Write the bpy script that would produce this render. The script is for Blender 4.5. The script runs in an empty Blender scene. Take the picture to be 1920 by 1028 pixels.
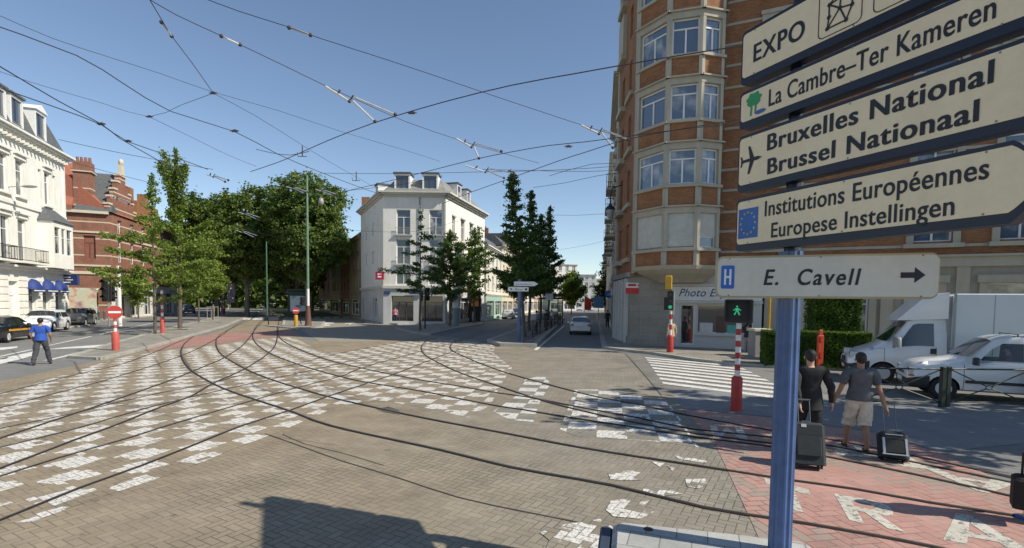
import bpy, bmesh, math, random
from mathutils import Vector, Matrix, noise
RND = random.Random(11)
SC = bpy.context.scene
COL = SC.collection
PI = math.pi

# ---------------------------------------------------------------- camera
H = 2.55; FPX = 960.0; CX, CY = 960.0, 615.0
PITCH = math.atan(0.05); ROLL = 0.0115
_F = Vector((0, math.cos(PITCH), -math.sin(PITCH)))
_U0 = Vector((0, math.sin(PITCH), math.cos(PITCH)))
_R = Vector((1, 0, 0)) * math.cos(ROLL) + _U0 * math.sin(ROLL)
_U = _U0 * math.cos(ROLL) - Vector((1, 0, 0)) * math.sin(ROLL)
cd = bpy.data.cameras.new('camera'); cam = bpy.data.objects.new('camera', cd); COL.objects.link(cam)
cd.sensor_width = 36; cd.lens = 18.0; cd.shift_y = 101 / 1920.0
cd.clip_start = 0.05; cd.clip_end = 4000
m4 = Matrix((( _R.x, _U.x, -_F.x, 0), (_R.y, _U.y, -_F.y, 0), (_R.z, _U.z, -_F.z, H), (0, 0, 0, 1)))
cam.matrix_world = m4
SC.camera = cam

# ---------------------------------------------------------------- sky and sun
SUNV = Vector((1.05, -0.365, 1.0)).normalized()
w = bpy.data.worlds.new('World'); SC.world = w; w.use_nodes = True
nt = w.node_tree
bg = nt.nodes['Background']; sky = nt.nodes.new('ShaderNodeTexSky')
sky.sky_type = 'NISHITA'; sky.sun_disc = False
sky.sun_elevation = math.asin(SUNV.z); sky.sun_rotation = math.atan2(SUNV.x, SUNV.y)
sky.air_density = 0.9; sky.dust_density = 0.12; sky.ozone_density = 0.55; sky.altitude = 50
nt.links.new(sky.outputs[0], bg.inputs[0]); bg.inputs[1].default_value = 0.122
ld = bpy.data.lights.new('sun', 'SUN'); ld.energy = 4.7; ld.angle = math.radians(0.5); ld.color = (1, 0.93, 0.79)
lo = bpy.data.objects.new('sun', ld); COL.objects.link(lo)
lo.rotation_euler = SUNV.to_track_quat('Z', 'Y').to_euler(); lo.location = (20, -10, 40)
SC.view_settings.view_transform = 'Standard'; SC.view_settings.look = 'None'
SC.view_settings.gamma = 1; SC.view_settings.use_curve_mapping = False
SC.view_settings.exposure = 0.25
SC.cycles.max_bounces = 6

# ---------------------------------------------------------------- surveying helpers
def ray(px, py): return _R * ((px - CX) / FPX) + _U * ((CY - py) / FPX) + _F
def G(px, py, z=0.0):
    d = ray(px, py); t = (z - H) / d.z
    return Vector((d.x * t, d.y * t, z))
def V(px, py, dist):
    d = ray(px, py); t = dist / d.y
    return Vector((d.x * t, dist, H + d.z * t))

# ---------------------------------------------------------------- materials
class NT:
    def __init__(s, name):
        s.m = bpy.data.materials.new(name); s.m.use_nodes = True; s.t = s.m.node_tree
        s.b = s.t.nodes['Principled BSDF']
    def n(s, ty, **kw):
        nd = s.t.nodes.new(ty)
        for k, v in kw.items():
            if k.startswith('i_'): nd.inputs[k[2:].replace('_', ' ')].default_value = v
            else: setattr(nd, k, v)
        return nd
    def L(s, a, b): s.t.links.new(a, b)
    def M(s, op, *a, clamp=False):
        nd = s.t.nodes.new('ShaderNodeMath'); nd.operation = op; nd.use_clamp = clamp
        for i, v in enumerate(a):
            if isinstance(v, (int, float)): nd.inputs[i].default_value = v
            else: s.L(v, nd.inputs[i])
        return nd.outputs[0]
    def mix(s, f, a, b, mode='MIX'):
        nd = s.t.nodes.new('ShaderNodeMix'); nd.data_type = 'RGBA'; nd.blend_type = mode
        for k, v in ((0, f), (6, a), (7, b)):
            if isinstance(v, (int, float)): nd.inputs[k].default_value = v
            elif isinstance(v, tuple): nd.inputs[k].default_value = (*v, 1)
            else: s.L(v, nd.inputs[k])
        return nd.outputs[2]
    def ramp(s, f, lo, hi):
        nd = s.t.nodes.new('ShaderNodeMapRange'); nd.clamp = True
        nd.inputs[1].default_value = lo; nd.inputs[2].default_value = hi
        s.L(f, nd.inputs[0]); return nd.outputs[0]
    def noise(s, scale, vec=None, detail=3, rough=.55):
        nd = s.n('ShaderNodeTexNoise'); nd.inputs['Scale'].default_value = scale
        nd.inputs['Detail'].default_value = detail; nd.inputs['Roughness'].default_value = rough
        if vec is not None: s.L(vec, nd.inputs['Vector'])
        return nd.outputs[0]
    def bump(s, h, strength=.3, dist=.01):
        nd = s.n('ShaderNodeBump'); nd.inputs['Strength'].default_value = strength
        nd.inputs['Distance'].default_value = dist; s.L(h, nd.inputs['Height'])
        s.L(nd.outputs[0], s.b.inputs['Normal'])
def pos(n): return n.n('ShaderNodeNewGeometry').outputs['Position']
def objc(n): return n.n('ShaderNodeTexCoord').outputs['Object']
def uvc(n): return n.n('ShaderNodeTexCoord').outputs['UV']
MATS = {}
def mat(name, col, rough=.6, metal=0.0, var=.12, scale=3.0, bump=0.0, bscale=60, coat=0.0, spec=.5, emis=0):
    if name in MATS: return MATS[name]
    n = NT(name); b = n.b
    b.inputs['Roughness'].default_value = rough; b.inputs['Metallic'].default_value = metal
    b.inputs['Specular IOR Level'].default_value = spec
    b.inputs['Coat Weight'].default_value = coat
    o = objc(n)
    f = n.noise(scale, o, 5, .6)
    c0 = tuple(c * (1 - var) for c in col); c1 = tuple(min(1, c * (1 + var)) for c in col)
    n.L(n.mix(n.ramp(f, .3, .7), c0, c1), b.inputs['Base Color'])
    if bump:
        n.bump(n.noise(bscale, o, 3), bump, .01)
    if emis:
        b.inputs['Emission Color'].default_value = (*col, 1); b.inputs['Emission Strength'].default_value = emis
    MATS[name] = n.m; return n.m

def herring(n, b=.105, ang=-30.0):
    p = n.n('ShaderNodeSeparateXYZ'); n.L(pos(n), p.inputs[0]); X, Y = p.outputs[0], p.outputs[1]
    M = n.M; c, s = math.cos(math.radians(ang)) / b, math.sin(math.radians(ang)) / b
    x = M('ADD', M('MULTIPLY', X, c), M('MULTIPLY', Y, s)); y = M('SUBTRACT', M('MULTIPLY', Y, c), M('MULTIPLY', X, s))
    i, j = M('FLOOR', x), M('FLOOR', y); fx, fy = M('SUBTRACT', x, i), M('SUBTRACT', y, j)
    m = M('FLOORED_MODULO', M('SUBTRACT', i, j), 4.0)
    e = [M('COMPARE', m, float(k), .1) for k in range(4)]
    d = M('MINIMUM', M('MINIMUM', M('ADD', fx, e[1]), M('ADD', M('SUBTRACT', 1.0, fx), e[0])),
          M('MINIMUM', M('ADD', fy, e[2]), M('ADD', M('SUBTRACT', 1.0, fy), e[3])))
    ix, iy = M('SUBTRACT', i, e[1]), M('SUBTRACT', j, e[2]); hor = M('ADD', e[0], e[1])
    cx = M('ADD', ix, M('ADD', .5, M('MULTIPLY', hor, .5))); cy = M('SUBTRACT', M('ADD', iy, 1.0), M('MULTIPLY', hor, .5))
    cb, sb = math.cos(math.radians(ang)) * b, math.sin(math.radians(ang)) * b
    WX = M('SUBTRACT', M('MULTIPLY', cx, cb), M('MULTIPLY', cy, sb)); WY = M('ADD', M('MULTIPLY', cy, cb), M('MULTIPLY', cx, sb))
    cv = n.n('ShaderNodeCombineXYZ'); n.L(ix, cv.inputs[0]); n.L(iy, cv.inputs[1])
    wn = n.n('ShaderNodeTexWhiteNoise', noise_dimensions='2D'); n.L(cv.outputs[0], wn.inputs[0])
    joint = n.M('SUBTRACT', 1.0, n.ramp(d, .02, .085))
    return joint, wn.outputs['Value'], WX, WY, X, Y

def paver_mat(name, cA, cB, checker=False, patch=None, b=.105, ang=-30.0, jcol=(.05, .045, .04), wearlo=.34, straight=False):
    n = NT(name); joint, rnd, WX, WY, X, Y = herring(n, b, ang)
    P = pos(n)
    big = n.M('MULTIPLY', n.ramp(n.M('ADD', X, n.M('MULTIPLY', n.M('SUBTRACT', n.noise(.16, P, 4, .6), .5), 16.0)), -5.0, 5.0), 1.0)
    mid = n.noise(1.1, P, 5, .65); fine = n.noise(45, P, 3, .7)
    col = n.mix(big, cA, cB)
    col = n.mix(.7, col, n.mix(rnd, (.88, .87, .86), (1.08, 1.07, 1.05)), 'MULTIPLY')
    col = n.mix(.75, col, n.mix(n.ramp(mid, .25, .75), (.62, .61, .59), (1.18, 1.17, 1.15)), 'MULTIPLY')
    stain = n.ramp(n.noise(.33, P, 5, .7), .30, .44); col = n.mix(stain, n.mix(.42, col, (.10, .095, .085)), col)
    dots = n.ramp(n.noise(5.5, P, 2, .5), .26, .31); col = n.mix(dots, n.mix(.5, col, (.07, .065, .06)), col)
    col = n.mix(.5, col, n.mix(fine, (.6, .6, .6), (1.4, 1.4, 1.4)), 'MULTIPLY')
    if patch: col = n.mix(n.M('MULTIPLY', n.ramp(n.M('ADD', n.noise(.55, P, 5, .7), n.M('MULTIPLY', rnd, .16)), .60, .68), .75), col, patch)
    # joints are strong in some places, filled with sand in others
    jm = n.M('MULTIPLY', joint, n.ramp(n.noise(.5, P, 3), .3, .62))
    col = n.mix(n.M('MULTIPLY', jm, .85), col, jcol)
    if checker:
        S = .585; a = math.radians(10); M = n.M
        h_ = lambda p, q: M('ADD', M('MULTIPLY', p, .5), M('MULTIPLY', q, .5)); QX, QY = (X, Y) if straight else (h_(X, WX), h_(Y, WY))
        A = M('ADD', M('MULTIPLY', QX, math.cos(a) / S), M('MULTIPLY', QY, -math.sin(a) / S))
        B = M('ADD', M('MULTIPLY', QX, math.sin(a) / S), M('MULTIPLY', QY, math.cos(a) / S))
        A = M('ADD', A, .12); B = M('ADD', B, .35); k = M('FLOORED_MODULO', M('ADD', M('FLOOR', A), M('FLOOR', B)), 2.0)
        inn = lambda q: M('GREATER_THAN', M('SUBTRACT', .5, M('ABSOLUTE', M('SUBTRACT', M('FRACT', q), .5))), .012 if straight else .04)
        k = M('MULTIPLY', k, M('MULTIPLY', inn(A), inn(B)))
        if checker == 'all': k = n.ramp(n.M('ADD', n.noise(1.7, P, 4, .7), n.M('MULTIPLY', n.M('SUBTRACT', rnd, .5), .25)), .42, .50)
        wear = n.ramp(n.M('ADD', n.noise(.9, P, 4, .7), n.M('MULTIPLY', n.M('SUBTRACT', rnd, .5), .12)), wearlo, wearlo + .14)
        wear2 = n.ramp(n.noise(26, P, 4, .75), .36, .50)
        flake = n.ramp(rnd, .04, .08)
        al = M('MULTIPLY', M('MULTIPLY', k, M('MULTIPLY', wear, flake)), M('MULTIPLY', wear2, M('SUBTRACT', 1.0, M('MULTIPLY', joint, .85))))
        pc = n.mix(n.noise(2.3, P, 4), (.56, .54, .50), (.82, .81, .78))
        col = n.mix(M('MULTIPLY', al, .95), col, pc)
    n.L(col, n.b.inputs['Base Color']); n.b.inputs['Roughness'].default_value = .82
    n.b.inputs['Specular IOR Level'].default_value = .3
    hh = n.M('ADD', n.M('MULTIPLY', n.M('SUBTRACT', 1.0, joint), 1.0), n.M('MULTIPLY', fine, .35))
    n.bump(hh, .45, .006)
    return n.m

def ground_mat(name, c0, c1, scale=.25, fine=60, tiles=None, wear=0, ang=0):
    n = NT(name); P = pos(n)
    col = n.mix(n.ramp(n.noise(scale, P, 5, .65), .3, .7), c0, c1)
    f = n.noise(fine, P, 3, .7)
    col = n.mix(.5, col, n.mix(f, (.55, .55, .55), (1.45, 1.45, 1.45)), 'MULTIPLY')
    col = n.mix(.6, col, n.mix(n.ramp(n.noise(1.6, P, 5, .7), .25, .75), (.7, .7, .7), (1.2, 1.2, 1.2)), 'MULTIPLY')
    if tiles:
        mp = n.n('ShaderNodeMapping'); mp.inputs['Rotation'].default_value = (0, 0, math.radians(ang)); n.L(P, mp.inputs[0])
        br = n.n('ShaderNodeTexBrick'); n.L(mp.outputs[0], br.inputs['Vector'])
        br.inputs['Scale'].default_value = 1; br.inputs['Brick Width'].default_value = tiles[0]; br.inputs['Row Height'].default_value = tiles[1]
        br.inputs['Mortar Size'].default_value = .006; br.inputs['Color1'].default_value = (.85, .85, .85, 1); br.inputs['Color2'].default_value = (1.12, 1.12, 1.12, 1)
        br.inputs['Mortar'].default_value = (.45, .44, .42, 1)
        col = n.mix(.9, col, br.outputs['Color'], 'MULTIPLY')
    if wear:
        mk = n.ramp(n.noise(14, P, 5, .75), wear, wear + .08)
        col = n.mix(mk, (.2, .19, .17), col)
    n.L(col, n.b.inputs['Base Color']); n.b.inputs['Roughness'].default_value = .85; n.b.inputs['Specular IOR Level'].default_value = .3
    n.bump(f, .25, .004); return n.m

def brick_mat(name, c1, c2, mortar, bands=None, bcol=(.5, .46, .38), bw=.22, rh=.072):
    n = NT(name); uv = uvc(n)
    br = n.n('ShaderNodeTexBrick'); n.L(uv, br.inputs['Vector'])
    br.inputs['Scale'].default_value = 1; br.inputs['Brick Width'].default_value = bw; br.inputs['Row Height'].default_value = rh
    br.inputs['Mortar Size'].default_value = .006; br.inputs['Bias'].default_value = -.1
    for k, c in (('Color1', c1), ('Color2', c2), ('Mortar', mortar)): br.inputs[k].default_value = (*c, 1)
    col = n.mix(.7, br.outputs['Color'], n.mix(n.ramp(n.noise(.8, uv, 5, .7), .3, .7), (.72, .7, .68), (1.2, 1.2, 1.2)), 'MULTIPLY')
    col = n.mix(.5, col, n.mix(n.noise(9, uv, 3, .7), (.6, .6, .6), (1.4, 1.4, 1.4)), 'MULTIPLY')
    if bands:
        sp = n.n('ShaderNodeSeparateXYZ'); n.L(uv, sp.inputs[0])
        f = n.M('LESS_THAN', n.M('FLOORED_MODULO', n.M('ADD', sp.outputs[1], bands[2]), bands[0]), bands[1])
        col = n.mix(f, col, bcol)
    n.L(col, n.b.inputs['Base Color']); n.b.inputs['Roughness'].default_value = .85; n.b.inputs['Specular IOR Level'].default_value = .25
    n.bump(br.outputs['Fac'], -.4, .006)
    return n.m

def wall_mat(name, c, var=.1, streak=.25, rough=.8):
    n = NT(name); uv = uvc(n)
    mp = n.n('ShaderNodeMapping'); mp.inputs['Scale'].default_value = (2.2, .22, 1); n.L(uv, mp.inputs[0])
    st = n.ramp(n.noise(1.0, mp.outputs[0], 5, .7), .35, .75)
    col = n.mix(n.ramp(n.noise(.5, uv, 5, .6), .3, .7), tuple(x * (1 - var) for x in c), tuple(min(.9, x * (1 + var)) for x in c))
    col = n.mix(n.M('MULTIPLY', st, streak), col, tuple(x * .5 for x in c))
    col = n.mix(.35, col, n.mix(n.noise(14, uv, 3, .7), (.7, .7, .7), (1.3, 1.3, 1.3)), 'MULTIPLY')
    n.L(col, n.b.inputs['Base Color']); n.b.inputs['Roughness'].default_value = rough; n.b.inputs['Specular IOR Level'].default_value = .3
    n.bump(n.noise(30, uv, 3), .15, .01); return n.m

def leaf_mat(name, dark, light):
    n = NT(name); P = pos(n)
    a = n.n('ShaderNodeAttribute'); a.attribute_name = 'tone'
    f = n.M('ADD', n.M('MULTIPLY', a.outputs['Fac'], .6), n.M('MULTIPLY', n.ramp(n.noise(.45, P, 4, .6), .3, .7), .4))
    col = n.mix(f, dark, light)
    n.L(col, n.b.inputs['Base Color']); n.b.inputs['Roughness'].default_value = .55; n.b.inputs['Specular IOR Level'].default_value = .35
    tr = n.n('ShaderNodeBsdfTranslucent'); n.L(n.mix(.5, col, (.16, .26, .03)), tr.inputs[0])
    mx = n.n('ShaderNodeMixShader'); mx.inputs[0].default_value = .33
    n.L(n.b.outputs[0], mx.inputs[1]); n.L(tr.outputs[0], mx.inputs[2])
    n.L(mx.outputs[0], n.t.nodes['Material Output'].inputs[0]); return n.m

def glass_mat(name, c=(.03, .04, .05), rough=.06, cur=.0, curc=(.45, .45, .42)):
    n = NT(name)
    ob = n.n('ShaderNodeObjectInfo')
    f = n.ramp(n.noise(.9, uvc(n), 2), .45, .6)
    col = n.mix(n.M('MULTIPLY', n.M('GREATER_THAN', ob.outputs['Random'], 1 - cur if cur else 2.0), f), c, curc)
    n.L(col, n.b.inputs['Base Color']); n.b.inputs['Roughness'].default_value = rough; n.b.inputs['Specular IOR Level'].default_value = .9
    n.b.inputs['Coat Weight'].default_value = .6; n.b.inputs['Coat Roughness'].default_value = .03
    n.bump(n.noise(.7, uvc(n), 2), .05, .05)
    return n.m
def clear_glass(name, tint=(.75, .85, .85)):
    n = NT(name)
    tr = n.n('ShaderNodeBsdfTransparent'); tr.inputs[0].default_value = (*tint, 1)
    gl = n.n('ShaderNodeBsdfGlossy'); gl.inputs['Roughness'].default_value = .03
    lw = n.n('ShaderNodeFresnel'); lw.inputs[0].default_value = 1.5
    mx = n.n('ShaderNodeMixShader'); n.L(n.M('ADD', lw.outputs[0], .04), mx.inputs[0])
    n.L(tr.outputs[0], mx.inputs[1]); n.L(gl.outputs[0], mx.inputs[2]); n.L(mx.outputs[0], n.t.nodes['Material Output'].inputs[0])
    return n.m

# ---------------------------------------------------------------- mesh builder
class MB:
    def __init__(s, T=None): s.v = []; s.f = []; s.T = T or Matrix.Identity(4)
    def add(s, vs, fs):
        b = len(s.v); s.v += [s.T @ Vector(v) for v in vs]; s.f += [tuple(b + i for i in f) for f in fs]; return s
    def quad(s, a, b, c, d): return s.add([a, b, c, d], [(0, 1, 2, 3)])
    def poly(s, ps): return s.add(ps, [tuple(range(len(ps)))])
    def box(s, x0, x1, y0, y1, z0, z1):
        return s.add([(x0, y0, z0), (x1, y0, z0), (x1, y1, z0), (x0, y1, z0), (x0, y0, z1), (x1, y0, z1), (x1, y1, z1), (x0, y1, z1)],
                     [(0, 3, 2, 1), (4, 5, 6, 7), (0, 1, 5, 4), (1, 2, 6, 5), (2, 3, 7, 6), (3, 0, 4, 7)])
    def bbox(s, x0, x1, y0, y1, z0, z1, r):
        """box with chamfered vertical and top edges"""
        o = [(x0 + r, y0), (x1 - r, y0), (x1, y0 + r), (x1, y1 - r), (x1 - r, y1), (x0 + r, y1), (x0, y1 - r), (x0, y0 + r)]
        i = [(x0 + 2 * r, y0 + r), (x1 - 2 * r, y0 + r), (x1 - r, y0 + 2 * r), (x1 - r, y1 - 2 * r), (x1 - 2 * r, y1 - r), (x0 + 2 * r, y1 - r), (x0 + r, y1 - 2 * r), (x0 + r, y0 + 2 * r)]
        vs = [(x, y, z0) for x, y in o] + [(x, y, z1 - r) for x, y in o] + [(x, y, z1) for x, y in i]
        fs = [tuple(reversed(range(8))), tuple(range(16, 24))]
        for k in range(2):
            for q in range(8): fs.append((k * 8 + q, k * 8 + (q + 1) % 8, k * 8 + 8 + (q + 1) % 8, k * 8 + 8 + q))
        return s.add(vs, fs)
    def prism(s, ps, z0, z1):
        n = len(ps); vs = [(p[0], p[1], z0) for p in ps] + [(p[0], p[1], z1) for p in ps]
        return s.add(vs, [tuple(reversed(range(n))), tuple(range(n, 2 * n))] + [(i, (i + 1) % n, n + (i + 1) % n, n + i) for i in range(n)])
    def cyl(s, p0, p1, r0, r1=None, n=12, cap=True):
        r1 = r0 if r1 is None else r1; p0, p1 = Vector(p0), Vector(p1); d = (p1 - p0)
        if d.length < 1e-6: return s
        q = d.to_track_quat('Z', 'Y'); vs = []
        for p, r in ((p0, r0), (p1, r1)):
            for k in range(n): vs.append(p + q @ Vector((r * math.cos(2 * PI * k / n), r * math.sin(2 * PI * k / n), 0)))
        fs = [(k, (k + 1) % n, n + (k + 1) % n, n + k) for k in range(n)]
        if cap: fs += [tuple(reversed(range(n))), tuple(range(n, 2 * n))]
        return s.add(vs, fs)
    def tube(s, pts, r, n=8):
        pts = [Vector(p) for p in pts]
        rr = r if isinstance(r, (list, tuple)) else [r] * len(pts)
        vs = []; 
        for i, p in enumerate(pts):
            d = (pts[min(i + 1, len(pts) - 1)] - pts[max(i - 1, 0)]).normalized()
            a = Vector((0, 0, 1)) if abs(d.z) < .9 else Vector((1, 0, 0))
            x = d.cross(a).normalized(); y = d.cross(x)
            for k in range(n): vs.append(p + (x * math.cos(2 * PI * k / n) + y * math.sin(2 * PI * k / n)) * rr[i])
        fs = [(i * n + k, i * n + (k + 1) % n, (i + 1) * n + (k + 1) % n, (i + 1) * n + k) for i in range(len(pts) - 1) for k in range(n)]
        fs += [tuple(range(n)), tuple(range((len(pts) - 1) * n, len(pts) * n))]
        return s.add(vs, fs)
    def lathe(s, prof, c=(0, 0), n=16, ax='Z'):
        vs = []
        for r, z in prof:
            for k in range(n): vs.append((c[0] + r * math.cos(2 * PI * k / n), c[1] + r * math.sin(2 * PI * k / n), z))
        fs = [(i * n + k, i * n + (k + 1) % n, (i + 1) * n + (k + 1) % n, (i + 1) * n + k) for i in range(len(prof) - 1) for k in range(n)]
        fs += [tuple(reversed(range(n))), tuple(range((len(prof) - 1) * n, len(prof) * n))]
        return s.add(vs, fs)
    def ball(s, c, rx, ry=None, rz=None, n=12, m=8):
        ry = rx if ry is None else ry; rz = rx if rz is None else rz; vs = []; c = Vector(c)
        for i in range(m + 1):
            t = PI * i / m
            for k in range(n): vs.append(c + Vector((rx * math.sin(t) * math.cos(2 * PI * k / n), ry * math.sin(t) * math.sin(2 * PI * k / n), rz * math.cos(t))))
        return s.add(vs, [(i * n + k, i * n + (k + 1) % n, (i + 1) * n + (k + 1) % n, (i + 1) * n + k) for i in range(m) for k in range(n)])
    def mesh(s, name, off=None, smooth=None, merge=True):
        me = bpy.data.meshes.new(name)
        vs = [v - off for v in s.v] if off is not None else s.v
        me.from_pydata([tuple(v) for v in vs], [], s.f)
        if merge:
            bm = bmesh.new(); bm.from_mesh(me); bmesh.ops.remove_doubles(bm, verts=bm.verts, dist=1e-5)
            bmesh.ops.recalc_face_normals(bm, faces=bm.faces); bm.to_mesh(me); bm.free()
        uvbox(me)
        if smooth is not None:
            me.shade_smooth(); me.set_sharp_from_angle(angle=math.radians(smooth))
        return me
def uvbox(me):
    uv = me.uv_layers.new(name='UVMap'); Z = Vector((0, 0, 1))
    vs = me.vertices; data = uv.data
    for p in me.polygons:
        nn = p.normal
        if abs(nn.z) > .8: 
            for li in p.loop_indices: c = vs[me.loops[li].vertex_index].co; data[li].uv = (c.x, c.y)
        else:
            t = Z.cross(nn).normalized()
            if t.x < 0 or (abs(t.x) < 1e-3 and t.y < 0): t = -t
            for li in p.loop_indices: c = vs[me.loops[li].vertex_index].co; data[li].uv = (c.dot(t), c.z)
def tag(o, label=None, cat=None, group=None, kind=None):
    if label: o['label'] = label
    if cat: o['category'] = cat
    if group: o['group'] = group
    if kind: o['kind'] = kind
    return o
def thing(name, label, cat, loc=(0, 0, 0), rz=0, group=None):
    o = bpy.data.objects.new(name, None); COL.objects.link(o); o.location = loc; o.rotation_euler = (0, 0, rz)
    o.empty_display_size = .2
    return tag(o, label, cat, group)
def obj(name, mb, m, parent=None, world=False, smooth=None, label=None, merge=True):
    off = None
    if parent is not None and world:
        off = Vector(parent.location)
        if parent.parent is not None: off = off + Vector(parent.parent.location)
    me = mb.mesh(name, off, smooth, merge) if isinstance(mb, MB) else mb
    if m is not None: me.materials.append(m)
    o = bpy.data.objects.new(name, me); COL.objects.link(o)
    if parent is not None: o.parent = parent
    if label: o['label'] = label
    return o
def struct(name, mb, m, **k): return tag(obj(name, mb, m, **k), kind='structure')
def kids(o): return [c for c in bpy.data.objects if c.parent == o]
def dup(o, parent=None, loc=None, rz=None, label=None, group=None):
    c = o.copy(); COL.objects.link(c)
    if parent is not None: c.parent = parent
    if loc is not None: c.location = loc
    if rz is not None: c.rotation_euler = (0, 0, rz)
    if label: c['label'] = label
    if group: c['group'] = group
    for k in kids(o): dup(k, c)
    return c
def frame(p0, p1, z=0):
    """wall frame: x along the wall, y outward, z up"""
    p0 = Vector((p0[0], p0[1], z)); p1 = Vector((p1[0], p1[1], z)); u = (p1 - p0); L = u.length; u.normalize(); n = Vector((u.y, -u.x, 0))
    return Matrix(((u.x, n.x, 0, p0.x), (u.y, n.y, 0, p0.y), (0, 0, 1, z), (0, 0, 0, 1))), L
def apx(p0, p1, px):
    """distance along a wall line at which it crosses the vertical sight line of a photo column"""
    k = (px - CX) / FPX; u = Vector((p1[0] - p0[0], p1[1] - p0[1])).normalized()
    return (k * p0[1] - p0[0]) / (u.x - k * u.y)
def smooth_line(pts, step=.6):
    out = []; n = len(pts)
    for i in range(n - 1):
        p0, p1, p2, p3 = pts[max(i - 1, 0)], pts[i], pts[i + 1], pts[min(i + 2, n - 1)]
        k = max(2, int((p2 - p1).length / step))
        for q in range(k):
            t = q / k
            out.append(.5 * ((2 * p1) + (p2 - p0) * t + (2 * p0 - 5 * p1 + 4 * p2 - p3) * t * t + (3 * p1 - p0 - 3 * p2 + p3) * t ** 3))
    out.append(pts[-1]); return out
def ribbon(mb, pts, w, z, off=0.0):
    L = []; 
    for i, p in enumerate(pts):
        d = (pts[min(i + 1, len(pts) - 1)] - pts[max(i - 1, 0)]); d = Vector((d.x, d.y, 0)).normalized(); nn = Vector((d.y, -d.x, 0))
        L.append((Vector((p.x, p.y, z)) + nn * (off - w / 2), Vector((p.x, p.y, z)) + nn * (off + w / 2)))
    for a, b in zip(L, L[1:]): mb.quad(a[0], a[1], b[1], b[0])
def gpoly(px, z): return [G(x, y, 0) + Vector((0, 0, z)) for x, y in px]
def sheet(name, px, z, m, thick=0.0):
    mb = MB(); ps = gpoly(px, z)
    if thick: mb.prism(ps, z - thick, z)
    else: mb.poly(ps)
    me = mb.mesh(name)
    bm = bmesh.new(); bm.from_mesh(me); bmesh.ops.triangulate(bm, faces=[f for f in bm.faces if len(f.verts) > 4]); bm.to_mesh(me); bm.free()
    return struct(name, me, m)
# ================================================================ GROUND
def W3(x, y, z=0): return Vector((x, y, z))
asph = ground_mat('asphalt', (.17, .17, .165), (.225, .22, .21), .12, 70)
asph_dark = ground_mat('asphalt_path', (.12, .13, .14), (.16, .165, .17), .3, 60)
mb = MB(); mb.quad((-900, -300, 0), (900, -300, 0), (900, 1800, 0), (-900, 1800, 0)); struct('ground', mb, asph)
def wsheet(name, pts, z, m, thick=0):
    mb = MB()
    if thick: mb.prism([(p[0], p[1]) for p in pts], z - thick, z)
    else: mb.poly([(p[0], p[1], z) for p in pts])
    me = mb.mesh(name); bm = bmesh.new(); bm.from_mesh(me)
    bmesh.ops.triangulate(bm, faces=[f for f in bm.faces if len(f.verts) > 4]); bm.to_mesh(me); bm.free()
    return struct(name, me, m)
def gp(*px): return [tuple(G(x, y)[:2]) for x, y in px]

PA, PB = (.302, .250, .180), (.262, .247, .212)
pav = paver_mat('herringbone_pavers', PA, PB)
wsheet('tram_paving', gp((-60, 728), (130, 688), (230, 668), (330, 645), (420, 618), (470, 598), (500, 584), (545, 584), (540, 612), (575, 640), (700, 640), (790, 632), (905, 640), (1010, 655), (1128, 658), (1200, 668), (1262, 742), (1290, 770), (1345, 832), (1380, 900), (1420, 1000))
       + [(2.2, 3.6), (2.2, -8), (-30, -8), (-30, 8)], .004, pav)
# tan surfaced crossroads beyond the junction and the grey street on the right
tan = ground_mat('tan_surface', (.26, .235, .185), (.30, .275, .225), .2, 50)
wsheet('crossroad', gp((540, 604), (640, 590), (700, 598), (800, 628), (905, 640), (790, 632.5), (700, 640.5), (600, 641)), .0055, tan)
chk = paver_mat('painted_pavers', PA, PB, checker=True, wearlo=.31)
chk2 = paver_mat('painted_pavers_light', (.26, .24, .20), (.25, .24, .212), checker=True, wearlo=.25, straight=True)
wsheet('checker_marking', gp((-60, 985), (60, 980), (160, 943), (340, 884), (440, 842), (520, 812), (640, 760), (720, 752), (800, 766), (880, 784), (920, 760), (940, 720), (960, 690), (925, 662), (930, 641), (900, 643), (830, 636), (720, 645), (640, 662), (605, 662), (548, 632), (480, 637), (415, 647), (340, 655), (300, 659), (220, 672), (150, 694), (60, 722), (-60, 752)), .008, chk)
wsheet('checker_marking', gp((985, 712), (1020, 704), (1032, 720), (1012, 755), (1000, 792), (955, 788), (925, 772), (965, 745)), .008, chk2)
wsheet('checker_marking', gp((1078, 731), (1150, 731), (1250, 752), (1268, 775), (1310, 839), (1210, 827), (1080, 819), (1050, 806)), .008, chk2)
redm = paver_mat('red_painted_pavers', patch=(.27, .25, .21), cA=(.42, .215, .19), cB=(.47, .275, .24), b=.14, ang=10, jcol=(.12, .07, .06))
n_ = redm
wsheet('red_lane', gp((1280, 768), (1455, 785), (1640, 812), (1760, 850), (1930, 925)) + [(9.5, 4.2), (5, 2.4), (2.6, 3.2)] + gp((1445, 1060), (1400, 960), (1365, 885), (1340, 832)), .0095, redm)
wsheet('red_band', gp((258, 657), (300, 642), (345, 633), (420, 626), (480, 622), (530, 619), (548, 622), (547, 630), (480, 634), (415, 644), (340, 652), (300, 657)), .0095, redm)
# smooth walkway in front of the railing
wsheet('walkway', gp((1262, 742), (1300, 726), (1455, 735), (1560, 738)) + [(9.4, 13.6), (24, 13.2), (24, 7.6), (9.9, 9.6)] + gp((1760, 848), (1640, 810), (1455, 783), (1280, 766)), .0065, ground_mat('walkway_asphalt', (.2, .205, .21), (.25, .25, .25), .3, 50))
wsheet('street_paving', gp((1012, 656), (1060, 606), (1085, 590), (1118, 590), (1130, 652), (1128, 658)), .0075, asph)
wsheet('paving_band', gp((1175, 664), (1203, 668), (1262, 741), (1240, 741)), .0105, paver_mat('grey_pavers', (.2, .2, .185), (.23, .22, .2), b=.1, ang=15))

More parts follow.
